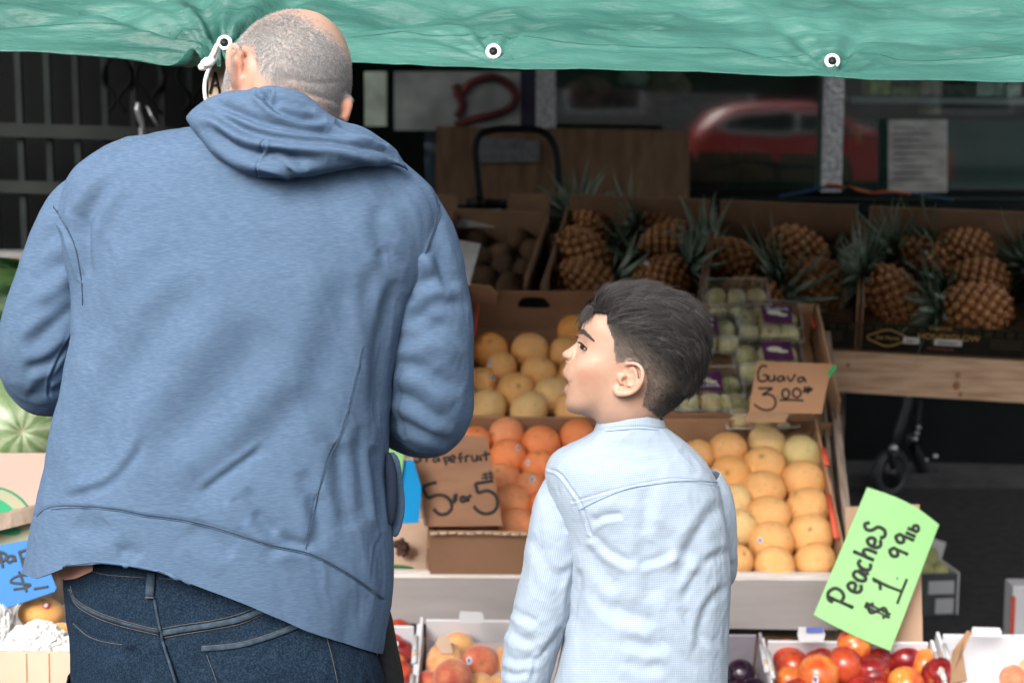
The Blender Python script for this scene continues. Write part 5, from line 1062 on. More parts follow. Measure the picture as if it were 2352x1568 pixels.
def remesh(name, V, F, vox, mt, sm=3):
    me = to_me(name, V, F, mt); o = link(name, me); r = o.modifiers.new('r', 'REMESH'); r.mode = 'VOXEL'; r.voxel_size = vox; r.use_smooth_shade = True
    s = o.modifiers.new('s', 'SMOOTH'); s.factor = .5; s.iterations = sm
    bpy.context.view_layer.update(); dg = bpy.context.evaluated_depsgraph_get(); m2 = bpy.data.meshes.new_from_object(o.evaluated_get(dg)); o.modifiers.clear(); o.data = m2; m2.name = name
    co = np.empty(len(m2.vertices) * 3, np.float32); m2.vertices.foreach_get('co', co); co = co.reshape(-1, 3).astype(float)
    n = np.empty(len(m2.vertices) * 3, np.float32); m2.vertices.foreach_get('normal', n); n = n.reshape(-1, 3).astype(float)
    if not len(m2.materials): m2.materials.append(mt)
    m2.polygons.foreach_set('use_smooth', np.ones(len(m2.polygons), bool))
    return o, co, n
def setco(me, co): me.vertices.foreach_set('co', np.ascontiguousarray(co, np.float32).ravel()); me.update()
def cloth_obj(name, grid, strokes, mt, parent, noise=(), thick=.0025, vgrid=None):
    r_, c_ = grid.shape[:2]; co = grid.reshape(-1, 3).copy(); F = grid_faces(r_, c_); n = normals(co, F)
    cen = grid.mean(1)[:, None, :].repeat(c_, 1).reshape(-1, 3)
    if ((co - cen) * n).sum() < 0: n = -n; F = F[:, ::-1]
    d = strokes_disp(co, n, [(s_[0], s_[1] * 1.3, s_[2] * (.70 if s_[1] > 17 else .66 if s_[1] > 12 else .5), *s_[3:]) if len(s_) < 5 else s_ for s_ in strokes])
    for sc_n, amp, st, rot, seed, mode in noise:
        u, v = proj(co); p = np.stack([u / 600, v / 600, co[:, 1] * 2], 1); ca, sa = math.cos(rot), math.sin(rot)
        q = np.stack([(p[:, 0] * ca - p[:, 1] * sa) * st[0], (p[:, 0] * sa + p[:, 1] * ca) * st[1], p[:, 2] * 3], 1) * sc_n; f = fbm(q, seed, 3)
        d += amp * (-np.abs(f) * 1.4 + .4 if mode == 'r' else f)
    co = co + n * d[:, None]; me = npmesh(name, co, F, mt); o = link(name, me, parent)
    if thick: s = o.modifiers.new('thickness', 'SOLIDIFY'); s.thickness = thick; s.offset = -1
    return o
def hand(wrist, dirv, palm_n, k=1.0, curl=.9, side=1):
    """palm, five fingers of different length and a side thumb as ring tubes; all rooted in the palm"""
    d = nrm(dirv); pn = nrm(np.array(palm_n) - d * np.dot(palm_n, d)); s = np.cross(d, pn) * side; G = []
    P = [np.array(wrist) + d * t * k for t in (-.02, .01, .04, .075, .09)]
    wd = [.025, .030, .039, .041, .036]; hh = [.019, .017, .015, .013, .010]
    th = np.linspace(0, 2 * math.pi, 20, endpoint=False)
    G.append(np.array([p + (np.cos(th)[:, None] * s * a + np.sin(th)[:, None] * pn * b) * k for p, a, b in zip(P, wd, hh)]))
    for off, L_, r_ in ((-.030, .062, .0075), (-.010, .080, .0085), (.010, .086, .0088), (.030, .076, .0083)):
        p = np.array(wrist) + (d * .078 + s * off) * k; dd = d.copy(); pts = [p - d * .02 * k]; rr = [r_ * .9]
        for j, f in enumerate((.5, .3, .2)):
            dd = nrm(dd * math.cos(curl * .55) + pn * math.sin(curl * .55)); 
            for h in (.5, 1): pts.append(p + dd * L_ * f * h * k); rr.append(r_ * (1.05 if h == .5 else 1) * (1 - .1 * j))
            p = p + dd * L_ * f * k
        pts.append(p + dd * .004 * k); rr.append(r_ * .4); G.append(tube_co(np.array([[*q, r * k, r * k] for q, r in zip(pts, rr)]), 18, 10))
    p = np.array(wrist) + (d * .02 - s * .026) * k; t1 = nrm(d * .6 - s * .8 + pn * .3); t2 = nrm(d * .9 - s * .25 + pn * .35)
    G.append(tube_co(np.array([[*(p - t1 * .01 * k), .012 * k, .012 * k], [*(p + t1 * .025 * k), .0115 * k, .0115 * k], [*(p + t1 * .035 * k + t2 * .02 * k), .0105 * k, .0105 * k], [*(p + t1 * .035 * k + t2 * .045 * k), .009 * k, .009 * k], [*(p + t1 * .035 * k + t2 * .052 * k), .004 * k, .004 * k]]), 16, 10))
    return G
def ell_grid(c, ax, rad, n1=40, n2=24):
    ph = np.linspace(.01, math.pi - .01, n2)[:, None]; th = np.linspace(0, 2 * math.pi, n1, endpoint=False)[None, :]
    d = np.stack([np.sin(ph) * np.cos(th) * rad[0], np.sin(ph) * np.sin(th) * rad[1], np.cos(ph) * rad[2] + 0 * th], -1)
    return np.array(c) + d[..., :1] * ax[0] + d[..., 1:2] * ax[1] + d[..., 2:3] * ax[2]
def strands(name, roots, nrmls, dirs, length, rad, seed, mt, parent, segs=4, curl=.25, lift=.35, cols=None):
    """thin tapered three sided hairs, all in one mesh"""
    rg = np.random.default_rng(seed); N = len(roots); P = roots.copy(); D = dirs + rg.normal(0, curl, dirs.shape) + nrmls * lift * rg.uniform(.3, 1.2, (N, 1)); D /= np.linalg.norm(D, axis=1, keepdims=True)
    L_ = length * rg.uniform(.65, 1.15, N) if hasattr(length, '__len__') else np.full(N, length) * rg.uniform(.65, 1.15, N)
    rr = rad if hasattr(rad, '__len__') else np.full(N, rad)
    A = np.cross(D, rg.normal(0, 1, (N, 3))); A /= np.linalg.norm(A, axis=1, keepdims=True); B = np.cross(D, A); V = np.zeros((N, segs + 1, 3, 3))
    for s in range(segs + 1):
        k = rr * (1 - .85 * s / segs)
        for j in range(3): V[:, s, j] = P + (A * math.cos(j * 2.094) + B * math.sin(j * 2.094)) * k[:, None]
        P = P + D * (L_ / segs)[:, None]; D = D - nrmls * (lift * .45); D = D + rg.normal(0, .05, D.shape); D /= np.linalg.norm(D, axis=1, keepdims=True)
    b = (np.arange(N) * (segs + 1) * 3)[:, None, None]; s = np.arange(segs)[None, :, None] * 3; j = np.arange(3)[None, None, :]; j2 = (j + 1) % 3
    F = np.stack([b + s + j, b + s + j2, b + s + 3 + j2, b + s + 3 + j], -1).reshape(-1, 4)
    me = npmesh(name, V.reshape(-1, 3), F, mt)
    if cols is not None and len(me.vertices) == N * (segs + 1) * 3: setcol(me, np.repeat(cols, (segs + 1) * 3, 0))
    return link(name, me, parent)
def inpoly(x, y, poly):
    P = np.array(poly); n = len(P); r = np.zeros(len(x), bool); j = n - 1
    for i in range(n):
        c = ((P[i, 1] > y) != (P[j, 1] > y)) & (x < (P[j, 0] - P[i, 0]) * (y - P[i, 1]) / (P[j, 1] - P[i, 1] + 1e-12) + P[i, 0]); r ^= c; j = i
    return r
skin_m = mat('skin', (1, 1, 1), .48, (.93, .88, .86), 30, attr='col', bump=.12, bsc=220, sss=.12, spec=.35)
# ================================================================ man
MAN = empty('person', (W(470, 784, 2.28)[0], 2.30, 0), 'bald grey man seen from behind in a blue hooded jacket and dark jeans, head bowed', 'person')
Ym = 2.28
# --- head: outline as seen from behind, given its own depth
HO = [(690, 21), (655, 24), (615, 38), (575, 66), (548, 98), (529, 140), (518, 185), (513, 225), (514, 262), (530, 300), (560, 330), (640, 352), (715, 340), (760, 318), (784, 292), (795, 262), (802, 222), (807, 170), (804, 125), (792, 88), (770, 56), (735, 31)]
hc = np.array([662., 178.]); A = np.array(HO) - hc; ang = np.arctan2(A[:, 1], A[:, 0]); rad = np.hypot(A[:, 0], A[:, 1]); o_ = np.argsort(ang); ang = ang[o_]; rad = rad[o_]
def rout(t, ang=ang, rad=rad): return np.interp(t, np.concatenate([ang - 2 * math.pi, ang, ang + 2 * math.pi]), np.tile(rad, 3))
tn = 160; th = np.linspace(-math.pi, math.pi, tn, endpoint=False); Yh = 2.27; rows = []
for a in np.linspace(-math.pi / 2 + .01, math.pi / 2 - .01, 90):
    s = math.cos(a); r_ = rout(th); r_ = (r_ + np.roll(r_, 1) + np.roll(r_, -1)) / 3 * s
    dep = math.sin(a) * (.088 if a < 0 else .095)
    shift_u = -14 * (math.sin(a) > 0) * math.sin(a); shift_v = 26 * max(math.sin(a), 0)
    row = []
    for t, r__ in zip(th, r_): row.append(W(hc[0] + math.cos(t) * r__ + shift_u, hc[1] + math.sin(t) * r__ + shift_v, Yh) + np.array([0, dep, 0]))
    rows.append(row)
headg = np.array(rows)
face = ell_grid(W(628, 250, Yh) + np.array([0, .085, 0]), (np.array([1., 0, 0]), np.array([0, 1., 0]), np.array([0, 0, 1.])), (.055, .03, .065))
nose = ell_grid(W(618, 236, Yh) + np.array([0, .115, 0]), (np.array([1., 0, 0]), np.array([0, 1., 0]), np.array([0, 0, 1.])), (.013, .018, .026), 24, 16)
neck = loft([(560, 250, 775, 285, 2.285, .062), (556, 300, 790, 320, 2.29, .066), (540, 360, 830, 380, 2.295, .075), (480, 450, 900, 460, 2.30, .085)], 20, 60, 2.1)
tors = loft([(380, 400, 930, 430, 2.31, .07), (260, 440, 950, 470, 2.31, .085), (230, 560, 930, 560, 2.30, .10), (240, 760, 890, 760, 2.29, .10), (230, 960, 860, 960, 2.29, .10), (200, 1150, 850, 1150, 2.30, .11), (190, 1300, 850, 1320, 2.30, .115), (195, 1430, 865, 1430, 2.30, .12), (205, 1560, 865, 1560, 2.30, .12), (240, 1640, 840, 1640, 2.30, .11)], 60, 80, 2.3)
def zpt(x, y, z, r, r2=None): return [x, y, z, r, r2 or r]
xl, xr = W(345, 1600, 2.3)[0], W(700, 1600, 2.3)[0]
legs = [tube_co(np.array([zpt(x, 2.30, .86, .09), zpt(x, 2.30, .74, .085), zpt(x - s_ * .0, 2.31, .48, .062), zpt(x, 2.30, .42, .056), zpt(x, 2.29, .30, .054), zpt(x, 2.28, .10, .036), zpt(x, 2.29, .05, .036)]), 40, 30) for x, s_ in ((xl, 1), (xr, -1))]
feet = [ell_grid((x, 2.33, .045), (np.array([1., 0, 0]), np.array([0, 1., 0]), np.array([0, 0, 1.])), (.045, .12, .035), 24, 14) for x in (xl, xr)]
hl, hr = W(420, 830, 2.62), W(760, 860, 2.60)
armL = tube_co(np.array([px(215, 480, 2.31, 60), px(160, 660, 2.31, 60), px(108, 835, 2.32, 60), px(180, 850, 2.46, 50), [*W(340, 832, 2.58), .030, .030], [*hl, .025, .022]]), 50, 30)
armR = tube_co(np.array([px(930, 500, 2.31, 60), px(975, 700, 2.31, 60), px(985, 925, 2.32, 60), px(920, 900, 2.45, 50), [*W(830, 870, 2.55), .030, .030], [*hr, .025, .022]]), 50, 30)
earL = [ell_grid(W(562, 158, Yh) + np.array([-.002, -.066, 0]), (nrm([.86, -.5, .10]), nrm([.5, .86, 0]), nrm([-.10, 0, 1])), (.008, .017, .031), 28, 24)]
rim = []
for t in np.linspace(-.4, 3.9, 24): q = np.array([562 + 16 * math.cos(t) * -1 + 3 + (8 if t < .5 else 0) * 0, 156 - 47 * math.sin(t - .3)]); 
# helix, ear back and lobe, drawn as a bent tube over the flat of the ear
heL = [(548, 178), (544, 150), (545, 124), (554, 110), (566, 112), (575, 130), (578, 155), (574, 180), (564, 200), (552, 212)]
earL.append(tube_co(np.array([[*(W(u, v, Yh) + np.array([0, -.076 + .012 * abs(i - 5) / 5, 0])), .0042, .0042] for i, (u, v) in enumerate(heL)]), 40, 12))
earR = [ell_grid(W(790, 250, Yh) + np.array([.002, -.02, 0]), (nrm([.8, .6, 0]), nrm([-.6, .8, 0]), np.array([0, 0, 1.])), (.007, .014, .022), 24, 20)]
heR = [(784, 262), (790, 238), (799, 225), (806, 228), (808, 240), (804, 258), (797, 270), (788, 268)]
earR.append(tube_co(np.array([[*(W(u, v, Yh) + np.array([0, -.026, 0])), .0045, .0045] for i, (u, v) in enumerate(heR)]), 30, 12))
handsL = hand(hl, (.75, .55, .15), (.1, .2, 1), 1.0, .9, 1); handsR = hand(hr, (-.75, .55, .1), (-.1, .2, 1), 1.0, .9, -1)
V, F = skin3([headg, face, nose, neck, tors, armL, armR] + legs + feet + earL + earR + handsL + handsR)
body, co, n = remesh('body', V, F, .0032, skin_m, 3); body.parent = MAN; body.matrix_parent_inverse = MAN.matrix_basis.inverted()
sk = [([(640, 176), (690, 184), (740, 190), (790, 184)], 8, .0012, .15), ([(655, 205), (700, 214), (750, 225), (790, 240)], 7, .0012, .5), ([(578, 118), (586, 150), (584, 190), (574, 225)], 6, .003, .1), ([(548, 150), (553, 175), (560, 150)], 5, .0022, 0), ([(556, 128), (560, 150), (558, 178)], 4.5, .003, 0), ([(640, 240), (700, 250), (745, 275)], 7, .0012, .4)]
d = strokes_disp(co, n, sk); co = co + n * d[:, None]; setco(body.data, co)
u, v = proj(co); c0 = np.array((.46, .285, .205)); col = np.tile(c0, (len(co), 1)); t = np.clip(.5 + fbm(co * 30, 2), 0, 1)[:, None]; col = col * (1 - .10 * t)
er = (np.exp(-(((u - 560) / 26) ** 2 + ((v - 160) / 60) ** 2)) + np.exp(-(((u - 795) / 22) ** 2 + ((v - 250) / 34) ** 2)))[:, None]; col = col * (1 - er * .8) + np.array((.52, .23, .16)) * er * .8
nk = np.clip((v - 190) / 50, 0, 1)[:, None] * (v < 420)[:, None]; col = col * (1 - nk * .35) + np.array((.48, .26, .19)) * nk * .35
# close-cropped grey hair tint over the scalp
HPOLY = [(528, 150), (545, 100), (580, 60), (620, 38), (668, 30), (700, 48), (730, 70), (770, 100), (800, 150), (812, 200), (806, 240), (792, 262), (775, 285), (758, 262), (735, 235), (700, 212), (660, 198), (620, 190), (596, 172), (590, 150), (583, 118), (570, 102), (556, 108), (540, 125), (530, 160), (518, 225), (508, 225), (508, 190)]
_j = np.random.default_rng(9).normal(0, 8, (30, 2)); hsoft = sum(inpoly(u + a_, v + b_, HPOLY).astype(float) for a_, b_ in _j) / 30
hm = (hsoft > .02) & (v < 300) & (((u - 562) / 24) ** 2 + ((v - 158) / 56) ** 2 > 1) & (((u - 797) / 16) ** 2 + ((v - 252) / 30) ** 2 > 1)
hmf = hm * hsoft * np.clip(.8 + .2 * fbm(co * 60, 5), 0, 1); 
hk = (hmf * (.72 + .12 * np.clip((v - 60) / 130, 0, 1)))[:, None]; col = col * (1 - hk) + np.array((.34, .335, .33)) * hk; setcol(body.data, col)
# stubble
rg = np.random.default_rng(3); ids = np.nonzero(hm & (n[:, 1] < .55))[0]; _w = np.clip(hsoft[ids], 0, 1) ** 1.5; pick = rg.choice(ids, 60000, p=_w / _w.sum()); jit = rg.normal(0, .0012, (len(pick), 3)); rts = co[pick] + jit - n[pick] * (jit * n[pick]).sum(1, keepdims=True)
dr = np.tile(np.array([.15, -.1, -.9]), (len(pick), 1)) + np.stack([fbm(rts * 25, 8), fbm(rts * 25, 9), fbm(rts * 25, 10)], 1) * .25
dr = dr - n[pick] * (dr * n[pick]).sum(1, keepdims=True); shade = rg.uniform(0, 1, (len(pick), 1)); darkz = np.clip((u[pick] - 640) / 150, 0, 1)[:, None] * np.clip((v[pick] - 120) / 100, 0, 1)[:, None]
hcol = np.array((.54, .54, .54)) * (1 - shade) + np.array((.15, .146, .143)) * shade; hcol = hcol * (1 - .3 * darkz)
hair_att = mat('cropped grey hair', (1, 1, 1), .5, attr='col', spec=.3); 
def attr_only(name, rough=.5, spec=.4):
    m = bpy.data.materials.new(name); m.use_nodes = True; nn_ = m.node_tree; b = nn_.nodes['Principled BSDF']; b.inputs['Roughness'].default_value = rough; b.inputs['Specular IOR Level'].default_value = spec
    a = nn_.nodes.new('ShaderNodeAttribute'); a.attribute_name = 'col'; nn_.links.new(a.outputs['Color'], b.inputs['Base Color']); return m
hair_att = attr_only('cropped hair', .5, .4)
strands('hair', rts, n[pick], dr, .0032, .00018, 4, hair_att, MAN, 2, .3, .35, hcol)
# --- jacket
hood_c = (.148, .262, .505)
def slub(name, c1, c2):
    m = mat(name, c1, .85, c2, 85, (1, 1, 9), fac=(.40, .86), bump=.15, bsc=700, spec=.12, bdist=.0006); return m
hoodm = slub('heather blue jersey', (.070, .115, .186), (.115, .167, .248))
ribm = slub('heather blue seam', (.08, .14, .25), (.10, .17, .28))
MT = [(545, 262, 805, 305, 2.275, .075), (430, 296, 905, 372, 2.292, .092), (290, 326, 952, 408, 2.305, .108), (196, 378, 990, 446, 2.305, .118), (152, 440, 1004, 506, 2.302, .126), (152, 540, 990, 590, 2.298, .134), (178, 650, 952, 680, 2.292, .140), (182, 760, 922, 780, 2.288, .142), (165, 860, 904, 880, 2.285, .142), (142, 960, 893, 970, 2.285, .144), (118, 1070, 888, 1080, 2.285, .148), (98, 1165, 898, 1200, 2.285, .152), (84, 1240, 902, 1320, 2.285, .154), (76, 1285, 888, 1420, 2.285, .155), (70, 1312, 872, 1500, 2.285, .156)]
g_ = loft(MT, 330, 520, 2.35)
# hem follows its own curve across the back
u0, v0 = proj(g_.reshape(-1, 3)); u0 = u0.reshape(g_.shape[:2]); hemc = np.interp(np.linspace(0, 1, 200), [0, .1, .2, .35, .5, .65, .8, .9, 1], [0, .0, .0, .0, .0, .0, .0, .0, .0])
rows_t = np.linspace(0, 1, g_.shape[0]); 
def hemdv(u):   # where the hem lies against the straight line between the two corners
    line = 1312 + (u - 70) / 802 * (1500 - 1312); real = np.interp(u, [60, 85, 160, 235, 300, 370, 470, 560, 640, 700, 780, 840, 872, 890], [1312, 1318, 1288, 1281, 1288, 1302, 1340, 1376, 1412, 1440, 1470, 1490, 1500, 1504]); return real - line
k = np.clip((rows_t - .72) / .28, 0, 1) ** 1.5
backside = np.clip((2.285 - g_[:, :, 1]) / .05, 0, 1)
g_[:, :, 2] -= (k[:, None] * hemdv(u0) * backside) * Ym / FPX
cEE = lambda P: [(x * .3906, 976 + y * .3906) for x, y in P]
man_st = [
 (cEE([(215, 540), (285, 485), (450, 475), (700, 495), (850, 528), (1000, 545), (1200, 585), (1400, 645), (1600, 710), (1800, 748), (1950, 818), (2100, 908), (2262, 1030)]), 3.0, .0022, .35, 1),
 (cEE([(215, 560), (285, 505), (450, 495), (700, 512), (850, 545), (1000, 562), (1200, 602), (1400, 662), (1600, 727), (1800, 765), (1950, 835), (2100, 925), (2262, 1045)]), 2.0, .0004, .0, 1),
 (cEE([(860, 60), (790, 200), (660, 340), (500, 405), (380, 430)]), 10, .007, .8), (cEE([(1560, 130), (1480, 190), (1350, 280), (1240, 360), (1180, 420)]), 8, .006, .7), (cEE([(1370, 420), (1420, 500), (1470, 565)]), 12, .008, .6), (cEE([(1480, 520), (1580, 620), (1790, 735)]), 13, .008, .4), (cEE([(1560, 750), (1700, 700), (1850, 720)]), 12, .006, .5),
 (cEE([(700, 760), (760, 740), (820, 790)]), 16, .007, .4), (cEE([(440, 560), (560, 610), (640, 560)]), 22, .006, .4),
 (cEE([(1100, 600), (1250, 680), (1380, 760)]), 22, .006, .5), (cEE([(1850, 400), (1870, 560), (1850, 740)]), 16, .006, .5), (cEE([(2000, 100), (2020, 350), (2060, 620)]), 20, .009, .6), (cEE([(2110, 0), (2130, 300), (2160, 560)]), 14, .008, .6),
 (cEE([(2190, 120), (2230, 330), (2255, 620)]), 9, .012, .3), (cEE([(2260, 640), (2210, 760), (2190, 940)]), 4, .002, .6),
 ([(300, 380), (215, 470), (165, 560)], 18, .006, .6), ([(260, 400), (200, 500), (190, 640), (185, 760)], 12, .011, .8), ([(330, 400), (250, 520), (220, 680), (205, 860)], 16, .006, .6), ([(175, 470), (196, 560), (200, 640)], 8, .008, .5),
 ([(470, 640), (360, 760), (250, 930), (200, 1100)], 42, .012, .6), ([(620, 740), (500, 900), (340, 1080)], 48, .011, .5), ([(700, 900), (620, 1000), (500, 1100), (400, 1150)], 36, .009, .5), ([(800, 620), (760, 800), (700, 960)], 36, .008, .5),
 ([(420, 560), (300, 680), (230, 800)], 30, .007, .5), ([(850, 600), (862, 760), (850, 960)], 18, .007, .6), ([(905, 640), (880, 800), (868, 980)], 14, .009, .6), 
 ([(940, 590), (900, 600), (872, 570)], 16, .004, .4), ([(868, 470), (876, 540), (905, 600)], 18, .005, .5), ([(955, 420), (900, 450), (860, 500)], 22, .004, .4),
 ([(1012, 462), (1000, 520), (985, 560), (968, 610), (955, 660)], 3.2, .0028, .8, 1), ([(120, 470), (140, 500), (172, 560), (188, 640)], 3.5, .0035, .7, 1),
 ([(835, 800), (790, 980), (745, 1080), (702, 1260)], 2.2, .0013, .5, 1), ([(480, 420), (700, 440), (900, 430)], 40, .004, .4), ([(690, 1080), (720, 1150), (760, 1230)], 18, .006, .5), ([(560, 1120), (600, 1180), (640, 1225)], 14, .007, .5)]
jn = [(1.6, .008, (1.0, .45), .5, 3, 'f'), (3.6, .0042, (1.4, .4), .55, 7, 'r'), (8, .0012, (1.2, .5), .4, 11, 'r')]
jk = cloth_obj('hooded_jacket', g_, man_st, hoodm, MAN, jn, .003)
# side pocket shade painted as a dark tube, under the right elbow
m = MB(); m.tube([W(u, v, 2.285 + .0) for u, v in smooth_poly([(898, 1040), (908, 1090), (916, 1150), (912, 1200), (904, 1230)], 16)], [.004, .008, .010, .010, .009, .009, .009, .009, .009, .009, .009, .008, .008, .007, .006, .004], 10); pk1 = m.obj('pocket_welt', hoodm, jk)
m = MB(); m.tube([W(u, v, 2.262) for u, v in smooth_poly([(892, 1040), (900, 1100), (900, 1160), (898, 1205)], 12)], [.003, .005, .007, .008, .008, .008, .008, .008, .007, .006, .004, .002], 10); m.obj('pocket_opening', mat('pocket gap shade', (.008, .016, .035), .9), jk)
# sleeves
def sleeve(path, strokes, mt, par, noise, rows=190, cols=220, name='sleeve'):
    g2 = tube_co(np.array(path), rows, cols); return cloth_obj(name, g2, strokes, mt, par, noise, .003)
sn = [(4, .0030, (1.2, .4), -.9, 21, 'r'), (2.2, .005, (1, 1), 0, 23, 'f'), (11, .0008, (1, .5), -.6, 25, 'r')]
LS = [px(226, 445, 2.315, 70), px(196, 500, 2.315, 92), px(166, 590, 2.312, 104), px(138, 690, 2.312, 112), px(112, 775, 2.318, 110), px(104, 828, 2.335, 106), px(122, 858, 2.372, 98), px(190, 862, 2.45, 88), [*W(300, 845, 2.54), .052, .048], [*W(380, 835, 2.60), .042, .038]]
RS = [px(905, 440, 2.315, 70), px(926, 500, 2.315, 96), px(950, 590, 2.312, 112), px(970, 690, 2.312, 110), px(984, 790, 2.312, 106), px(986, 880, 2.32, 104), px(982, 930, 2.34, 106), px(960, 950, 2.38, 100), px(890, 925, 2.45, 86), [*W(810, 885, 2.53), .050, .046], [*W(770, 865, 2.58), .040, .036]]
ls = [([(185, 700), (130, 740), (60, 800)], 14, .008, .7), ([(190, 640), (150, 690), (90, 720)], 16, .007, .6), ([(180, 780), (120, 830), (50, 850)], 12, .009, .7), ([(175, 820), (130, 870), (70, 890)], 11, .008, .7), ([(185, 735), (150, 800), (118, 860), (112, 905)], 3.5, .003, .6, 1), ([(170, 600), (110, 620), (70, 650)], 18, .006, .5), ([(160, 900), (110, 900), (60, 905)], 9, .006, .6), ([(150, 520), (100, 560), (70, 620)], 16, .005, .5), ([(175, 860), (150, 880), (120, 905)], 8, .008, .6)]
rs = [([(965, 560), (1005, 590), (1045, 660)], 13, .010, .7), ([(940, 660), (1000, 640), (1060, 660)], 14, .007, .6), ([(925, 720), (990, 740), (1070, 800)], 16, .007, .6), ([(905, 830), (970, 850), (1060, 900)], 16, .008, .7), ([(900, 900), (960, 930), (1040, 980)], 13, .008, .7), ([(895, 780), (960, 770), (1050, 740)], 16, .006, .5), ([(920, 850), (912, 900), (915, 960), (930, 1000)], 4, .003, .5, 1), ([(900, 960), (960, 990), (1040, 1015)], 10, .007, .6), ([(980, 480), (1010, 560), (1020, 640)], 14, .005, .5), ([(960, 610), (945, 660), (940, 700)], 8, .008, .6), ([(1075, 700), (1000, 700), (930, 760)], 12, .005, .5)]
sleeve(LS, ls, hoodm, jk, sn); sleeve(RS, rs, hoodm, jk, sn)
# hood lying on the shoulders
Tp = [(430, 268), (452, 244), (482, 224), (516, 212), (548, 206), (580, 198), (612, 189), (640, 189), (668, 196), (698, 212), (728, 236), (756, 262), (790, 280), (830, 292), (870, 312), (905, 340), (936, 386)]
Bt = [(431, 274), (446, 298), (468, 326), (496, 352), (524, 372), (552, 390), (580, 402), (608, 408), (640, 408), (672, 409), (704, 407), (740, 400), (776, 393), (812, 385), (848, 376), (888, 374), (937, 391)]
na, nb = 260, 150; TT_, BB_ = cr(Tp, np.linspace(0, 16, na)), cr(Bt, np.linspace(0, 16, na)); hg = np.zeros((na, nb, 3))
for i in range(na):
    a = i / (na - 1); env = math.sin(math.pi * min(max(a, .0), 1)) ** .55; yb = 2.20 + .10 * (1 - env) ; 
    T0 = W(*TT_[i], 2.192 + .06 * (1 - env)); B0 = W(*BB_[i], 2.178 + .09 * (1 - env)); C = (T0 + B0) / 2; H = (B0 - T0) / 2
    for j in range(nb):
        t = 2 * math.pi * j / nb; q = C - H * math.cos(t); s_ = math.sin(t); fat = (.034 * env + .003) * (1 + .35 * math.cos(t + math.pi) * 1)
        q = q + np.array([0, -fat * s_ if s_ > 0 else -fat * s_ * .8, 0]); hg[i, j] = q
cH = lambda P: [(x / 1.568 * .57422, y / 1.568 * .57422) for x, y in P]      # from the enlarged view
c2 = lambda P: [((700 + x / 1.568) * .57422, y / 1.568 * .57422) for x, y in P]
hst = [(c2([(100, 690), (250, 700), (420, 800), (600, 850), (800, 870), (1050, 890), (1300, 950), (1440, 1040)]), 13, .011, .8), (c2([(200, 620), (350, 680), (540, 760), (760, 800), (1000, 820), (1250, 840)]), 10, .010, .8), (c2([(500, 570), (560, 610), (650, 690), (800, 740), (950, 750)]), 9, .009, .8), (c2([(220, 780), (330, 900), (480, 960), (700, 985), (950, 1010)]), 14, .009, .7),
       (c2([(480, 990), (560, 930), (560, 870)]), 5, .003, .6), (c2([(522, 1100), (528, 980), (560, 880)]), 2.4, .0022, .7, 1), (c2([(530, 990), (650, 1030), (760, 1090)]), 7, .005, .8), (c2([(560, 960), (680, 960), (830, 1060)]), 7, .004, .6), (c2([(600, 640), (700, 640), (880, 690)]), 7, .005, .7), (c2([(540, 600), (580, 590), (600, 560)]), 6, .005, .6), (c2([(1000, 760), (1180, 810), (1350, 900)]), 8, .007, .7)]
cloth_obj('hood', hg, [(a_, b_ * .85, c_ * 2.1, *r_) if not len(r_) > 1 else (a_, b_, c_, *r_) for a_, b_, c_, *r_ in hst], hoodm, jk, [(6, .0028, (.5, 1.4), -.35, 31, 'r')], 0)
# peach coloured t-shirt edge and jeans
tm_ = mat('peach jersey', (.72, .38, .28), .8, (.64, .32, .24), 10); g5 = np.zeros((14, 40, 3))
for i in range(14):
    for j in range(40):
        a_ = j / 39; uu5 = 137 + 104 * a_; lo = np.interp(uu5, [137, 142, 152, 175, 210, 241], [1318, 1326, 1331, 1328, 1312, 1298]); vv5 = 1262 + (lo - 1262) * i / 13; g5[i, j] = W(uu5, vv5, 2.235 - .045 * math.sin(min(a_ * 1.4, 1) * 1.5))
us_ = link('undershirt', npmesh('undershirt', g5.reshape(-1, 3), grid_faces(14, 40, False), tm_), MAN); us_.modifiers.new('t', 'SOLIDIFY').thickness = .002
den = mat('dark indigo denim', (.0055, .013, .027), .85, (.018, .034, .056), 420, (1, 1, 1), fac=(.42, .66), bump=.4, bsc=900, bst=(1, 1, .5), spec=.1, bdist=.0006)
den_l = mat('worn denim seam', (.035, .06, .085), .85, (.014, .028, .046), 90, bump=.4, bsc=400, bdist=.001)
thr = mat('tan stitching', (.085, .078, .07), .7, (.045, .042, .042), 250)
jg = loft([(158, 1262, 840, 1290, 2.290, .124), (156, 1330, 850, 1360, 2.290, .128), (160, 1400, 850, 1430, 2.290, .134), (168, 1480, 862, 1490, 2.288, .138), (174, 1568, 884, 1568, 2.290, .146), (180, 1660, 880, 1660, 2.297, .145), (200, 1740, 860, 1740, 2.30, .12)], 170, 420, 2.4)
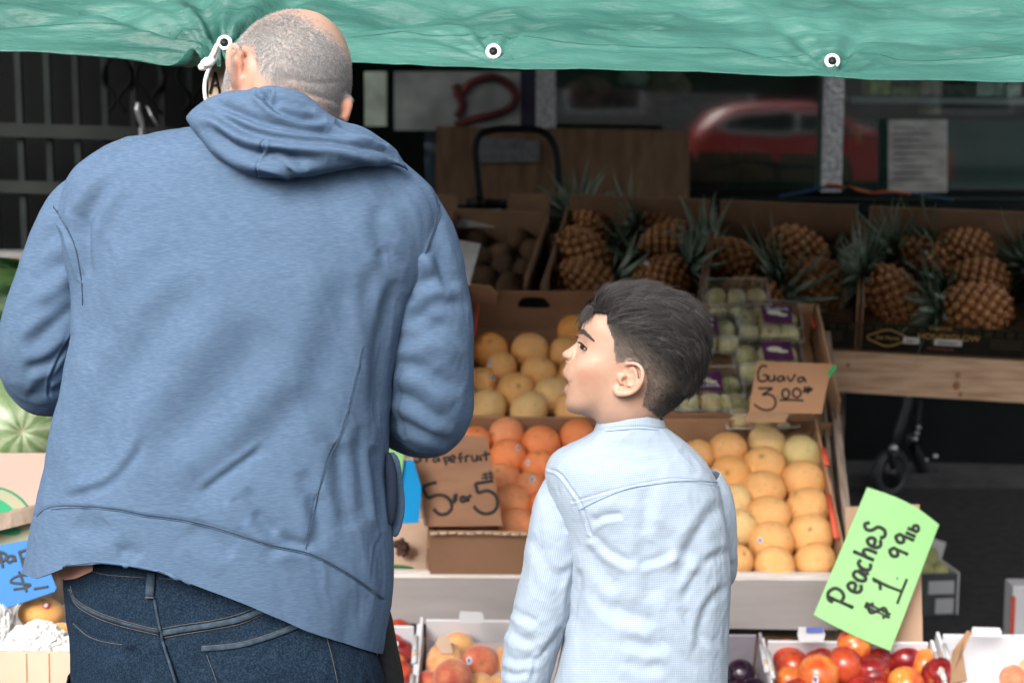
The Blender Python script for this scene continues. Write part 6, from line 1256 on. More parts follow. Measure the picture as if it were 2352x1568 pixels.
jst = [([(235, 1290), (300, 1295), (350, 1308), (352, 1310)], 3, .0008, .5, 1), (cEE([(410, 960), (440, 1040), (560, 1110), (700, 1160), (850, 1200), (945, 1215)]), 4, -.0030, .0, 1), (cEE([(945, 1215), (1080, 1190), (1250, 1165), (1420, 1130), (1560, 1070)]), 4, -.0030, .0, 1), (cEE([(945, 1215), (970, 1320), (1040, 1520), (1060, 1700)]), 5, .006, .8, 1), (cEE([(430, 1150), (500, 1220), (600, 1260), (700, 1275)]), 4, .003, .6), (cEE([(740, 1310), (800, 1380), (850, 1516)]), 12, .012, .6), (cEE([(1180, 1300), (1400, 1280), (1600, 1220), (1790, 1150)]), 4, -.0026, 0), (cEE([(1200, 1340), (1250, 1450), (1300, 1560)]), 3, .0022, .5), (cEE([(1920, 1180), (1970, 1350), (2010, 1530)]), 3, .002, .5), (cEE([(900, 880), (905, 1000), (940, 1200)]), 3.5, -.0022, 0)]
jo = cloth_obj('jeans', jg, jst, den, MAN, [(4, .006, (1, .6), .4, 41, 'f'), (9, .0026, (1, .5), -.7, 43, 'r')], .002)
def on_mesh(o, pts, off=.0006):
    """lift a seam line onto the cloth already modelled"""
    me = o.data; co = np.empty(len(me.vertices) * 3, np.float32); me.vertices.foreach_get('co', co); co = co.reshape(-1, 3); u, v = proj(co); f = co[:, 1] < 2.36; out = []
    C_ = co[f]; U_ = np.stack([u[f], v[f]], 1)
    for q in pts:
        d2 = ((U_ - np.array(q)) ** 2).sum(1); k = np.argsort(d2)[:6]; k = k[np.argmin(C_[k, 1])]; y = C_[k, 1]; out.append(W(q[0], q[1], y - off))
    return out
def dashes(o, P, par, mt, w_=.0007, off=.0008, n_=60, name='stitching'):
    pts = on_mesh(o, smooth_poly(P, n_), off); pts = np.array(pts); pts[1:-1] = (pts[:-2] + pts[1:-1] + pts[2:]) / 3; m = MB(); m.tube(pts, w_, 5); return m.obj(name, mt, par)
seam = mat('dark blue seam line', (.03, .052, .088), .9)
def seamline(o, P, par, mt=seam, w_=.0008, off=.0004, n_=50): return dashes(o, P, par, mt, w_, off, n_, 'seam')
seamline(jk, cEE([(218, 535), (285, 483), (450, 473), (700, 493), (850, 527), (1000, 543), (1200, 583), (1400, 643), (1600, 706), (1800, 745), (1950, 815), (2100, 905), (2255, 1022)]), jk, w_=.0009)
seamline(jk, cEE([(300, 495), (450, 485), (700, 505), (850, 539), (1000, 555), (1200, 595), (1400, 655), (1600, 718), (1800, 757), (1950, 827), (2100, 917), (2240, 1024)]), jk, w_=.0005)
seamline(jk, [(835, 800), (790, 980), (745, 1080), (702, 1260)], jk, w_=.0006); seamline(jk, [(1010, 466), (998, 520), (984, 560), (968, 610)], jk, w_=.0008); seamline(jk, [(122, 474), (142, 505), (170, 560), (186, 640), (189, 700)], jk, w_=.0008)
for P in ([(410, 975), (450, 1060), (560, 1128), (700, 1178), (850, 1215), (935, 1235)], [(412, 945), (445, 1022), (560, 1092), (700, 1142), (850, 1183), (930, 1200)], [(955, 1250), (1080, 1228), (1250, 1200), (1420, 1165), (1600, 1085)], [(955, 1195), (1080, 1172), (1250, 1148), (1400, 1112), (1520, 1065)], [(540, 860), (640, 880), (760, 890), (850, 895)], [(930, 900), (1000, 905), (1100, 915)], [(430, 1165), (510, 1235), (600, 1270), (720, 1290)], [(1185, 1300), (1400, 1280), (1590, 1225), (1770, 1155)], [(1190, 1325), (1400, 1305), (1600, 1248), (1800, 1168)], [(1215, 1350), (1250, 1440), (1290, 1560)], [(1905, 1190), (1950, 1350), (1990, 1530)]):
    dashes(jo, cEE(P), jo, thr)
for P in ([(410, 960), (445, 1040), (560, 1110), (700, 1160), (850, 1200), (935, 1218)], [(955, 1222), (1080, 1200), (1250, 1174), (1420, 1138), (1570, 1075)], [(1185, 1313), (1400, 1293), (1600, 1236), (1790, 1162)]):
    pt_ = np.array(on_mesh(jo, smooth_poly(cEE(P), 50), .0004)); pt_[1:-1] = (pt_[:-2] + pt_[1:-1] + pt_[2:]) / 3; m = MB(); m.tube(pt_, .0042, 8, flat=(0, -1, .2)); m.obj('worn_seam', den_l, jo)
m = MB(); lp = on_mesh(jo, smooth_poly(cEE([(905, 1010), (925, 1120), (945, 1215), (965, 1300), (1010, 1440), (1045, 1560)]), 30), .0006); m.tube(lp, .0020, 8); m.obj('worn_seam', den_l, jo)
m = MB(); lp = on_mesh(jo, smooth_poly(cEE([(890, 870), (885, 930), (880, 1010)]), 8), .002); m.tube(lp, .0062, 8, flat=(0, -1, 0)); m.obj('belt_loop', den_l, jo)
m = MB(); m.tube(on_mesh(jo, smooth_poly(cEE([(855, 1012), (905, 1014)]), 4), .005), .0013, 6); m.obj('stitching', thr, jo)
for x, yy in ((xl, 1), (xr, 1)):
    lg = tube_co(np.array([zpt(x, 2.30, .80, .115, .12), zpt(x, 2.30, .70, .105), zpt(x, 2.31, .48, .085), zpt(x, 2.30, .30, .078), zpt(x, 2.29, .08, .07)]), 60, 60); cloth_obj('jeans_leg', lg, [], den, jo, [(6, .004, (1, .5), 0, 45, 'r')], .002)
shm = mat('dark leather', (.02, .016, .014), .5)
for x in (xl, xr):
    m = MB(); m.ball((x, 2.345, .035), 1, 24, 12, (.05, .145, .045)); m.tube([(x, 2.27, .04), (x, 2.27, .12)], .048, 16); m.box((x - .045, 2.21, 0), (.09, 0, 0), (0, .26, 0), (0, 0, .02)); m.obj('shoe', shm, MAN)
# black cloth bag hanging beside the right hip
bg_ = loft([(850, 1370, 884, 1378, 2.36, .045), (850, 1430, 898, 1430, 2.36, .055), (850, 1500, 912, 1500, 2.36, .06), (850, 1568, 926, 1568, 2.36, .06), (850, 1700, 940, 1700, 2.36, .06)], 50, 60, 2.6)
bo = cloth_obj('cloth_bag', bg_, [], mat('black woven cloth', (.010, .010, .011), .9, (.016, .016, .018), 120, bump=.4, bsc=500, bdist=.001), None, [(6, .002, (1, .4), .2, 51, 'r')], .002); setprops(bo, 'black cloth bag hanging beside the man\'s right hip', 'bag')
m = MB(); m.tube([W(868, 1385, 2.37), W(820, 1200, 2.42), W(800, 1000, 2.46), W(790, 900, 2.52)], .008, 8); m.obj('strap', M['black'], bo)
# phone the man is looking at
m = MB(); c = (hl + hr) / 2 + np.array([0, .09, .02]); m.box(c - np.array([.04, 0, .0]), (.08, 0, 0), (0, .10, .09), (0, -.006, .007)); setprops(m.obj('phone', M['black'], bev=.002), 'black phone held in front of the man\'s chest between his hands', 'phone')
# ================================================================ boy
Yb = 2.30; KB = Yb / FPX
BOY = empty('person', (W(1470, 784, Yb)[0], Yb, 0), 'dark haired boy in a pale blue striped shirt, his face turned left with open mouth', 'person')
def cone(P):
    P = np.array(P, float); f = 1 - np.maximum(Yb - P[..., 1], 0) / Yb; P[..., 0] *= f; P[..., 2] = CH + (P[..., 2] - CH) * f; return P
cb = lambda x, y: ((2100 + x / 2.24) * .57422, (1050 + y / 2.24) * .57422)
FO = [(700, 330), (640, 400), (590, 440), (550, 478), (526, 520), (506, 565), (494, 605), (487, 640), (474, 680), (466, 705), (450, 725), (420, 750), (385, 774), (352, 793), (334, 812), (330, 832), (338, 850), (352, 862), (362, 876), (363, 893), (358, 912), (349, 935), (338, 960), (331, 980), (332, 998), (345, 1018), (362, 1036), (378, 1056), (387, 1078), (389, 1100), (376, 1112), (352, 1124), (342, 1142), (345, 1160), (358, 1176), (370, 1192), (370, 1212), (360, 1238), (354, 1266), (358, 1296), (372, 1324), (398, 1346), (430, 1356), (500, 1362), (570, 1376), (620, 1400), (650, 1440), (700, 1500), (900, 1560), (1100, 1500), (1205, 1400), (1300, 1330), (1392, 1248), (1470, 1155), (1540, 1040), (1592, 910), (1600, 770), (1590, 640), (1550, 530), (1480, 430), (1380, 345), (1250, 285), (1100, 250), (950, 250), (820, 275)]
hc2 = np.array([900., 820.]); A = np.array(FO) - hc2; ang2 = np.arctan2(A[:, 1], A[:, 0]); rad2 = np.hypot(A[:, 0], A[:, 1]); o_ = np.argsort(ang2); ang2 = ang2[o_]; rad2 = rad2[o_]
def rout2(t): return np.interp(t, np.concatenate([ang2 - 2 * math.pi, ang2, ang2 + 2 * math.pi]), np.tile(rad2, 3))
# the same outline without nose: what the cheeks and brows are built on
FB = [p for p in FO if not (330 <= p[0] < 470 and 700 < p[1] < 930) and not (1010 < p[1] < 1130 and p[0] < 400)] + [(476, 740), (462, 790), (446, 840), (425, 885), (398, 925)]
A = np.array(FB) - hc2; a3 = np.arctan2(A[:, 1], A[:, 0]); r3 = np.hypot(A[:, 0], A[:, 1]); o_ = np.argsort(a3); a3 = a3[o_]; r3 = r3[o_]
def rout3(t): return np.interp(t, np.concatenate([a3 - 2 * math.pi, a3, a3 + 2 * math.pi]), np.tile(r3, 3))
KC = .57422 / 2.24 * KB       # metres per unit of the enlarged view
NT, NS = 900, 100
th = np.linspace(-math.pi, math.pi, NT, endpoint=False); R2 = rout2(th); R3 = rout3(th); _k3 = np.exp(-(np.arange(-36, 37) / 14.) ** 2); _k3 /= _k3.sum(); R3 = np.convolve(np.concatenate([R3[-36:], R3, R3[:36]]), _k3, 'valid')
phs = np.linspace(0, math.pi / 2, NS)
_x = np.array([-.12, -.08, -.03, .02, .045, .065, .085]); _z = np.array([-.14, -.11, -.085, -.06, -.03, 0, .04, .07, .10])
_T = np.array([[.04, .044, .044, .036, .02, .015, .01], [.04, .044, .046, .038, .024, .018, .012], [.042, .046, .050, .050, .038, .027, .018], [.044, .052, .058, .057, .048, .035, .022], [.050, .060, .067, .063, .055, .043, .028],
    [.056, .068, .074, .068, .060, .047, .031], [.058, .070, .074, .069, .060, .048, .033], [.052, .064, .068, .064, .055, .042, .030], [.040, .050, .055, .052, .045, .035, .025]])
GX = np.linspace(-.16, .13, 146); GZ = np.linspace(-.18, .15, 166); TD = np.array([np.interp(GX, _x, r_) for r_ in _T]); TD = np.array([np.interp(GZ, _z, TD[:, k]) for k in range(146)]).T
_k = np.exp(-(np.arange(-14, 15) / 5.5) ** 2); _k /= _k.sum(); TD = np.pad(TD, 14, 'edge'); TD = np.apply_along_axis(lambda r_: np.convolve(r_, _k, 'valid'), 0, TD); TD = np.apply_along_axis(lambda r_: np.convolve(r_, _k, 'valid'), 1, TD)
def head_w(X, Z, s3, s2):
    """half width of the head at (X forward, Z up) metres; s3, s2 = share of the base and full outline radius"""
    xi = np.interp(X, GX, np.arange(len(GX))); zi = np.interp(Z, GZ, np.arange(len(GZ))); i = np.clip(xi.astype(int), 0, len(GX) - 2); j = np.clip(zi.astype(int), 0, len(GZ) - 2); fx = xi - i; fz = zi - j; T = TD
    return (T[j, i] * (1 - fx) + T[j, i + 1] * fx) * (1 - fz) + (T[j + 1, i] * (1 - fx) + T[j + 1, i + 1] * fx) * fz
gr_ = np.zeros((2 * NS - 1, NT, 3)); Wd = np.zeros((NS, NT))
for k_, p_ in enumerate(phs):
    s = math.sin(p_); U = hc2[0] + np.cos(th) * R2 * s; Vv = hc2[1] + np.sin(th) * R2 * s; X = (900 - U) * KC; Z = (820 - Vv) * KC
    s3 = s * R2 / R3; q = 2.6
    fz = np.clip((-np.cos(th) - .1) / .8, 0, 1) * np.clip(np.sin(th) * .7 + .7, 0, 1); base = np.clip(1 - np.minimum(s3, 1) ** (3.2 - 1.1 * fz), 0, 1) ** (.55 + .06 * fz)
    w_ = head_w(X, Z, s3, s); wf = np.minimum(w_ * 1.0 + .004, .075 * base + .0) 
    wf = -np.log(np.exp(-(w_ + .003) * 180) + np.exp(-(.076 * base) * 180)) / 180; wf = np.clip(wf, 0, 1)
    # nose
    nz = np.clip((Vv - 690) / 110, 0, 1); alar = np.exp(-((Vv - 850) / 42) ** 2) * np.exp(-((U - 398) / 34) ** 2)
    inn = (Vv > 690) & (Vv < 905) & (U < 520); nw = (.0065 + .0055 * nz + .0055 * alar) * np.clip(1 - s ** 14, 0, 1) ** .5; nw = np.where(inn, nw, 0)
    wf = np.where(inn & (nw > 0), np.log(np.exp(wf * 700) + np.exp(nw * 700)) / 700 - .001 * 0, wf) * (s < .9999)
    Wd[k_] = wf * np.clip((1 - s) * 60, 0, 1) ** .5
    gr_[NS - 1 - k_ if False else k_, :, 0] = 0
    P0 = np.stack([(hc2[0] + np.cos(th) * R2 * s), (hc2[1] + np.sin(th) * R2 * s)], 1)
    W0 = np.array([W(*cb(a, b), Yb) for a, b in P0])
    gr_[k_] = W0 - np.stack([0 * Wd[k_], Wd[k_], 0 * Wd[k_]], 1); 
    if k_ < NS - 1: gr_[2 * NS - 2 - k_] = W0 + np.stack([0 * Wd[k_], Wd[k_], 0 * Wd[k_]], 1)
gr_ = cone(gr_); headg = gr_
def hp(x, y, off=0):   # point in the enlarged view, at depth of the mid plane less off
    return W(*cb(x, y), Yb) - np.array([0, off, 0])
X3 = (np.array([1., 0, 0]), np.array([0, 1., 0]), np.array([0, 0, 1.]))
def ear(side):
    out = []; yb = lambda d: -side * d
    hel = [(875, 1000), (900, 975), (912, 935), (905, 915), (935, 903), (985, 905), (1030, 930), (1052, 975), (1052, 1030), (1035, 1085), (1005, 1130), (965, 1158), (920, 1172), (870, 1172), (835, 1165), (822, 1140), (835, 1105), (855, 1075)]
    dd = [.058, .060, .064, .068, .073, .076, .079, .081, .082, .081, .078, .075, .073, .070, .066, .063, .061, .060]; rr = [.0022, .0026, .0028, .0030, .0030, .0032, .0033, .0034, .0035, .0035, .0034, .0036, .0042, .0052, .0056, .0050, .0036, .0024]
    out.append(tube_co(np.array([[*cone(hp(x, y) + np.array([0, yb(d), 0])), r, r] for (x, y), d, r in zip(hel, dd, rr)]), 90, 14))
    out.append(ell_grid(cone(hp(955, 1045) + np.array([0, yb(.068), 0])), (nrm([1, -side * .22, 0]), nrm([side * .22, 1, 0]), X3[2]), (.0145, .0052, .0195), 30, 20))
    ah = [(915, 1100), (955, 1105), (990, 1080), (1005, 1040), (1000, 1000), (985, 965), (965, 945)]
    out.append(tube_co(np.array([[*cone(hp(x, y) + np.array([0, yb(.0765 - .001 * abs(i - 3)), 0])), .0024, .0024] for i, (x, y) in enumerate(ah)]), 40, 10))
    out.append(tube_co(np.array([[*cone(hp(x, y) + np.array([0, yb(.068), 0])), .0032, .0032] for x, y in [(856, 1010), (850, 1040), (858, 1068), (872, 1085)]]), 20, 10))
    return out
neckb = loft([(*[q for q in (0,)] * 0, *cb(690, 1180), *cb(1170, 1180), Yb, .040), (*cb(680, 1330), *cb(1200, 1330), Yb, .046), (*cb(680, 1440), *cb(1210, 1440), Yb, .046), (1385, 1000, 1515, 1000, Yb, .046), (1375, 1060, 1530, 1060, Yb + .01, .05)], 24, 50, 2.1)
btor = loft([(1375, 1050, 1540, 1050, 2.32, .04), (1320, 1085, 1600, 1095, 2.32, .055), (1335, 1200, 1610, 1200, 2.31, .065), (1345, 1400, 1620, 1400, 2.31, .065), (1335, 1600, 1630, 1600, 2.31, .07), (1290, 1740, 1665, 1740, 2.31, .085), (1300, 1830, 1655, 1830, 2.31, .08)], 50, 60, 2.3)
bxl, bxr = W(1385, 1800, 2.31)[0], W(1565, 1800, 2.31)[0]
blegs = [tube_co(np.array([zpt(x, 2.31, .70, .062), zpt(x, 2.31, .60, .058), zpt(x, 2.32, .38, .043), zpt(x, 2.31, .22, .038), zpt(x, 2.30, .08, .026), zpt(x, 2.30, .04, .026)]), 30, 24) for x in (bxl, bxr)]
bfeet = [ell_grid((x, 2.335, .035), X3, (.032, .09, .028), 20, 12) for x in (bxl, bxr)]
bh = W(1205, 1640, 2.33); bhr = W(1560, 1330, 2.56)
barm = tube_co(np.array([px(1310, 1120, 2.31, 40), px(1285, 1280, 2.31, 42), px(1240, 1420, 2.31, 40), px(1212, 1540, 2.32, 34), [*bh, .018, .017]]), 40, 24)
barm2 = tube_co(np.array([px(1600, 1150, 2.31, 30), px(1635, 1230, 2.33, 34), px(1640, 1310, 2.37, 34), px(1610, 1320, 2.46, 32), [*bhr, .018, .017]]), 40, 24)
V, F = skin3([headg, neckb, btor, barm, barm2] + blegs + bfeet + ear(1) + ear(-1) + hand(bh, (-.1, .15, -1), (1, .3, 0), .72, .6, 1) + hand(bhr, (-.5, .8, .05), (0, -.1, 1), .72, .9, -1))
bbody, co, n = remesh('body', V, F, .0019, skin_m, 2); bbody.parent = BOY; bbody.matrix_parent_inverse = BOY.matrix_basis.inverted()
u, v = proj(co); cu_ = (u / .57422 - 2100) * 2.24; cv_ = (v / .57422 - 1050) * 2.24     # in the enlarged view
def toD(P): return [cb(*q) for q in P]
side = np.sign(co[:, 1] - Yb)
def gauss(cx, cy, rx, ry, ang=0):
    dx, dy = cu_ - cx, cv_ - cy; a = dx * math.cos(ang) + dy * math.sin(ang); b = -dx * math.sin(ang) + dy * math.cos(ang); return np.exp(-(a / rx) ** 2 - (b / ry) ** 2)
near_f = (np.abs(n[:, 1]) > .05)
dy = np.zeros(len(co))
headm = (cv_ < 1400) & (cu_ < 1700)
dy += -.0050 * gauss(520, 735, 42, 34) * headm            # eye socket
dy += .0026 * gauss(528, 752, 34, 24, .3) * headm          # the ball under the lids
dy += .0022 * gauss(520, 655, 46, 16, .35) * headm         # brow ridge
dy += .0045 * gauss(560, 960, 130, 110) * headm              # cheek
dy += -.0020 * gauss(425, 905, 10, 46, -.35) * headm       # fold beside the nose
dy += -.0022 * gauss(408, 1075, 16, 16) * headm            # corner of the mouth
dy += -.0030 * gauss(372, 868, 12, 7, .4) * headm          # nostril
co = co + np.stack([0 * dy, side * dy, 0 * dy], 1) * headm[:, None]; setco(bbody.data, co)
sk = [(toD([(930, 945), (925, 985), (940, 1015)]), 3.2, .0028, 0), (toD([(880, 1075), (900, 1040), (905, 1050)]), 3.6, .0045, 0), (toD([(905, 1110), (950, 1120), (990, 1095)]), 2.6, .0010, .3), (toD([(945, 930), (990, 935), (1022, 975), (1020, 1040), (990, 1100)]), 2.4, .0016, 0)]
me = bbody.data; nn_ = np.empty(len(co) * 3, np.float32); me.vertices.foreach_get('normal', nn_); nn_ = nn_.reshape(-1, 3).astype(float)
d = strokes_disp(co, nn_, sk); co = co + nn_ * d[:, None]; setco(me, co)
# skin colours: cheeks, ear, lips, brow; shade painted into nostril, ear hollow, mouth corner
col = np.tile(np.array((.48, .30, .218)), (len(co), 1)); t = np.clip(.5 + fbm(co * 40, 2) + .4 * fbm(co * 300, 4), 0, 1.4)[:, None]; col *= (1 - .09 * t)
def tint(mask, c, k): 
    global col
    mk = np.clip(mask * k, 0, 1)[:, None]; col = col * (1 - mk) + np.array(c) * mk
tint(gauss(560, 1010, 110, 90), (.53, .24, .165), .5); tint(gauss(950, 1040, 120, 170), (.52, .25, .175), .5); tint(gauss(360, 830, 40, 40), (.57, .31, .25), .4)
tint(gauss(505, 618, 22, 20, .2) + gauss(548, 642, 48, 17, .75), (.07, .046, .036), .72); tint(gauss(342, 1003, 18, 24), (.48, .23, .20), .7); tint(gauss(356, 1136, 20, 17), (.48, .22, .19), .75); tint(gauss(398, 1090, 16, 22), (.32, .10, .08), .6); tint(gauss(372, 869, 14, 8, .4), (.20, .07, .05), .9)
tint(gauss(895, 1050, 20, 24), (.22, .08, .05), .9); tint(gauss(940, 975, 14, 34), (.45, .20, .14), .6); tint(gauss(520, 800, 60, 14, .2), (.60, .36, .30), .35); tint(gauss(700, 1360, 300, 60), (.48, .29, .22), .5)
# hair line: short hair over the temples fading into the longer top
HL = [(540, 500), (556, 470), (600, 452), (640, 442), (700, 452), (738, 470), (736, 540), (770, 640), (795, 700), (800, 790), (806, 850), (818, 903), (850, 896), (900, 888), (960, 884), (1010, 895), (1045, 925), (1070, 960), (1092, 1010), (1098, 1060), (1090, 1130), (1068, 1200), (1050, 1280), (1090, 1310), (1150, 1350), (1230, 1400), (1330, 1360), (1440, 1260), (1620, 1000), (1800, 600), (1600, 150), (900, 60), (560, 250)]
hh = inpoly(cu_, cv_, HL) & (cv_ < 1420)
# 0 on the clipped side, 1 where the hair is long
def lenf(x, y):
    line = np.interp(x, [540, 740, 800, 900, 1050, 1200, 1300, 1400, 1500, 1700], [600, 520, 545, 600, 690, 800, 900, 1040, 1200, 1400]); return np.clip((line - y) / 260 + .3, 0, 1)
LF_ = lenf(cu_, cv_); LG_ = np.clip(LF_ * .62 + .0, 0, 1); _ln = np.interp(cu_, [540, 740, 800, 900, 1050, 1200, 1300, 1400, 1500, 1700], [600, 520, 545, 600, 690, 800, 900, 1040, 1200, 1400]); LG_ = np.clip((_ln - cv_) / 330 + .88 + np.clip((cv_ - 1050) / 500, 0, .5), 0, 1) ** .8; dk = np.array((.008, .007, .007)); md = np.array((.15, .128, .11))
edge = np.clip(1, 0, 1)
hcol = md * (1 - LG_[:, None]) + dk * LG_[:, None]; mix = (np.clip(.72 + .28 * LG_ + .10 * fbm(co * 120, 9), 0, 1) * hh)[:, None]; col = col * (1 - mix) + hcol * mix; setcol(me, col)
# eye, lashes, brow
def eyeside(sgn):
    ec = hp(536, 757) + np.array([0, -sgn * .0, 0]); 
    yl = Yb - sgn * 1.0
    # depth of the skin near the eye
    m_ = (np.abs(cu_ - 528) < 30) & (np.abs(cv_ - 752) < 22) & ((co[:, 1] - Yb) * sgn < 0); ys = (Yb - co[m_, 1] * 1.0).max() if sgn > 0 else (co[m_, 1] - Yb).max()
    def e(x, y, off=0): return cone(W(*cb(x, y), Yb) + np.array([0, -sgn * (ys + off), 0]))
    white = attr_only('eye_white'); eyew = mat('eye white', (.62, .60, .58), .15, spec=.6); iris = mat('brown iris', (.035, .018, .010), .1, spec=.8)
    m = MB(); P = [e(482, 728), e(500, 722), e(525, 738), e(552, 772), e(535, 778), e(508, 770), e(492, 752)]; P = P if sgn > 0 else P[::-1]
    c0 = sum(P) / len(P) + np.array([0, -sgn * .0012, 0]); base = len(m.v); m.add(P + [c0], [(i, (i + 1) % len(P), len(P)) for i in range(len(P))]); eo = m.obj('eye', eyew, BOY)
    m = MB(); m.ball(e(512, 752, .0006), 1, 16, 10, (.0030, .0012, .0042)); m.obj('iris', iris, eo)
    lm = mat('lash', (.012, .009, .008), .6); m = MB(); m.tube([e(x, y, .0016) for x, y in smooth_poly([(472, 712), (490, 716), (512, 728), (535, 750), (556, 774)], 14)], [.0004] + [.0009] * 12 + [.0004], 6)
    for i in range(13):
        t = i / 12; x, y = 474 + 78 * t, 712 + 58 * t ** 1.3; m.tube([e(x, y, .0018), e(x - 12 + 2 * t, y - 4 + 8 * t, .0045), e(x - 20 + 8 * t, y - 14 + 14 * t, .0055)], [.00035, .00028, .0001], 4)
    m.tube([e(x, y, .0012) for x, y in smooth_poly([(496, 758), (512, 778), (535, 784), (552, 776)], 10)], .0004, 5)
    m.obj('eyelashes', lm, eo)
    m = MB()
    for x, y in ((480, 700), ): m.tube([e(a, b, .0012) for a, b in smooth_poly([(472, 694), (500, 700), (530, 722), (560, 752)], 12)], .0005, 5)
    m.obj('lid_fold', mat('lid fold', (.50, .28, .21), .6), eo)
    rg = np.random.default_rng(5); m = MB()
    for i in range(230):
        t = rg.uniform(0, 1); x = np.interp(t, [0, .25, .6, 1], [490, 512, 545, 602]); y = np.interp(t, [0, .25, .6, 1], [622, 612, 640, 692]); wv = 20 * (1 - t * .75); y += rg.uniform(-1, 1) * wv; x += rg.uniform(-8, 8)
        m_ = (np.abs(cu_ - x) < 15) & (np.abs(cv_ - y) < 15) & ((co[:, 1] - Yb) * sgn < 0)
        if not m_.any(): continue
        yy = np.abs(co[m_, 1] - Yb).max(); a = cone(W(*cb(x, y), Yb) + np.array([0, -sgn * yy, 0])); b = cone(W(*cb(x + 14 + 10 * t, y - 6 + 20 * t), Yb) + np.array([0, -sgn * (yy + .0012), 0])); m.tube([a, (a + b) / 2 + np.array([0, -sgn * .0005, 0]), b], [.00045, .0004, .0001], 3, cap=False)
    m.obj('eyebrow', mat('brow hair', (.045, .032, .026), .7), BOY)
eyeside(1); eyeside(-1)
# hair: a volume over the skull, then strands
HO2 = [(548, 476), (553, 440), (585, 380), (618, 348), (622, 300), (648, 264), (715, 228), (800, 198), (900, 190), (1000, 182), (1110, 182), (1200, 202), (1300, 232), (1400, 266), (1480, 304), (1550, 355), (1605, 415), (1645, 485), (1665, 560), (1672, 650), (1668, 750), (1650, 870), (1615, 980), (1560, 1085), (1500, 1175), (1420, 1268), (1320, 1348), (1225, 1394)]
A = np.array(HO2) - hc2; a4 = np.arctan2(A[:, 1], A[:, 0]); r4 = np.hypot(A[:, 0], A[:, 1]); a4u = np.where(a4 < -math.pi * .95, a4, a4); o_ = np.argsort(a4u); a4s, r4s = a4u[o_], r4[o_]
ids = np.nonzero(hh)[0]; bx_, by_ = cu_[ids] - hc2[0], cv_[ids] - hc2[1]; ra = np.hypot(bx_, by_); aa = np.arctan2(by_, bx_); ro = rout2(aa); rh = np.interp(aa, a4s, r4s)
me.vertices.foreach_get('normal', (nb_ := np.empty(len(co) * 3, np.float32))); nb_ = nb_.reshape(-1, 3).astype(float)
# cap built on the head grid: each ring point grows from skull outline towards the hair outline
NS2 = NS; cap = []; 
RH = np.interp(th, a4s, r4s); inh = (th > a4s[0]) & (th < a4s[-1])
grow = np.where(inh, np.maximum(RH - R2, 0), 0) * .74; grow = np.convolve(np.concatenate([grow[-8:], grow, grow[:8]]), np.ones(9) / 9, 'same')[8:-8]
capg = gr_.copy(); 
for k_ in range(2 * NS - 1):
    kk = k_ if k_ < NS else 2 * NS - 2 - k_; s = math.sin(phs[kk]); U = hc2[0] + np.cos(th) * (R2 + grow * s ** 3) * s; Vv = hc2[1] + np.sin(th) * (R2 + grow * s ** 3) * s
    lf = lenf(U, Vv); W0 = np.array([W(*cb(a, b), Yb) for a, b in zip(U, Vv)]); sg = -1 if k_ < NS else 1; wd = Wd[kk] + (-.0006 + .0065 * np.clip(lf - .12, 0, 1) ** 1.1 * np.clip(Wd[kk] / .03, 0, 1)) 
    if k_ == NS - 1: wd = wd * 0
    if s > .98: wd = np.maximum(wd * np.sqrt(np.clip((1 - s) / .02, 0, 1)), 0)
    capg[k_] = W0 + np.stack([0 * wd, sg * wd, 0 * wd], 1)
cc = cone(capg).reshape(-1, 3); Fc = grid_faces(2 * NS - 1, NT); uu_, vv_ = proj(cc); cx_, cy_ = (uu_ / .57422 - 2100) * 2.24, (vv_ / .57422 - 1050) * 2.24
nC = normals(cc, Fc); cen = W(*cb(950, 750), Yb)
if ((cc - cen) * nC).sum() < 0: nC = -nC; Fc = Fc[:, ::-1]
# combed clumps running from the forehead back to the crown
flowa = np.arctan2(cy_ - 620, cx_ - 620); q = np.stack([flowa * 14, np.hypot(cx_ - 620, cy_ - 620) / 130, side_ * 3 if False else (cc[:, 1] - Yb) * 60], 1)
lfc = lenf(cx_, cy_); dd_ = (fbm(q, 71, 3) * .0050 + vnoise(q * np.array([3, 1.2, 2]), 73) * .0010) * lfc; cc = cc + nC * dd_[:, None]
kin = inpoly(cx_, cy_, [(x, y) for x, y in HL]); cy_ok = kin | (np.hypot(cx_ - 900, cy_ - 820) > 1e9)
keepf = cy_ok[Fc].all(1) & (lfc[Fc].mean(1) > .2)
hairm = mat('boy hair', (.008, .007, .007), .55, (.004, .0035, .0035), 10, (1, 1, 1), spec=.3)
used, inv = np.unique(Fc[keepf], return_inverse=True); hcap = link('hair', npmesh('hair_cap', cc[used], inv.reshape(-1, 4), hairm), BOY)
# strand roots over the cap
rg = np.random.default_rng(11); hair2 = attr_only('combed hair', .42, .4)
fk = Fc[keepf]; ar = np.linalg.norm(np.cross(cc[fk[:, 1]] - cc[fk[:, 0]], cc[fk[:, 3]] - cc[fk[:, 0]]), axis=1); pr = ar / ar.sum(); N = 30000; pf_ = rg.choice(len(fk), N, p=pr); w1, w2 = rg.uniform(0, 1, (2, N, 1)); f_ = fk[pf_]
rts = (cc[f_[:, 0]] * (1 - w1) + cc[f_[:, 1]] * w1) * (1 - w2) + (cc[f_[:, 3]] * (1 - w1) + cc[f_[:, 2]] * w1) * w2; nr = nC[f_[:, 0]]; sx_, sy_ = cx_[f_[:, 0]], cy_[f_[:, 0]]; lf = lfc[f_[:, 0]]
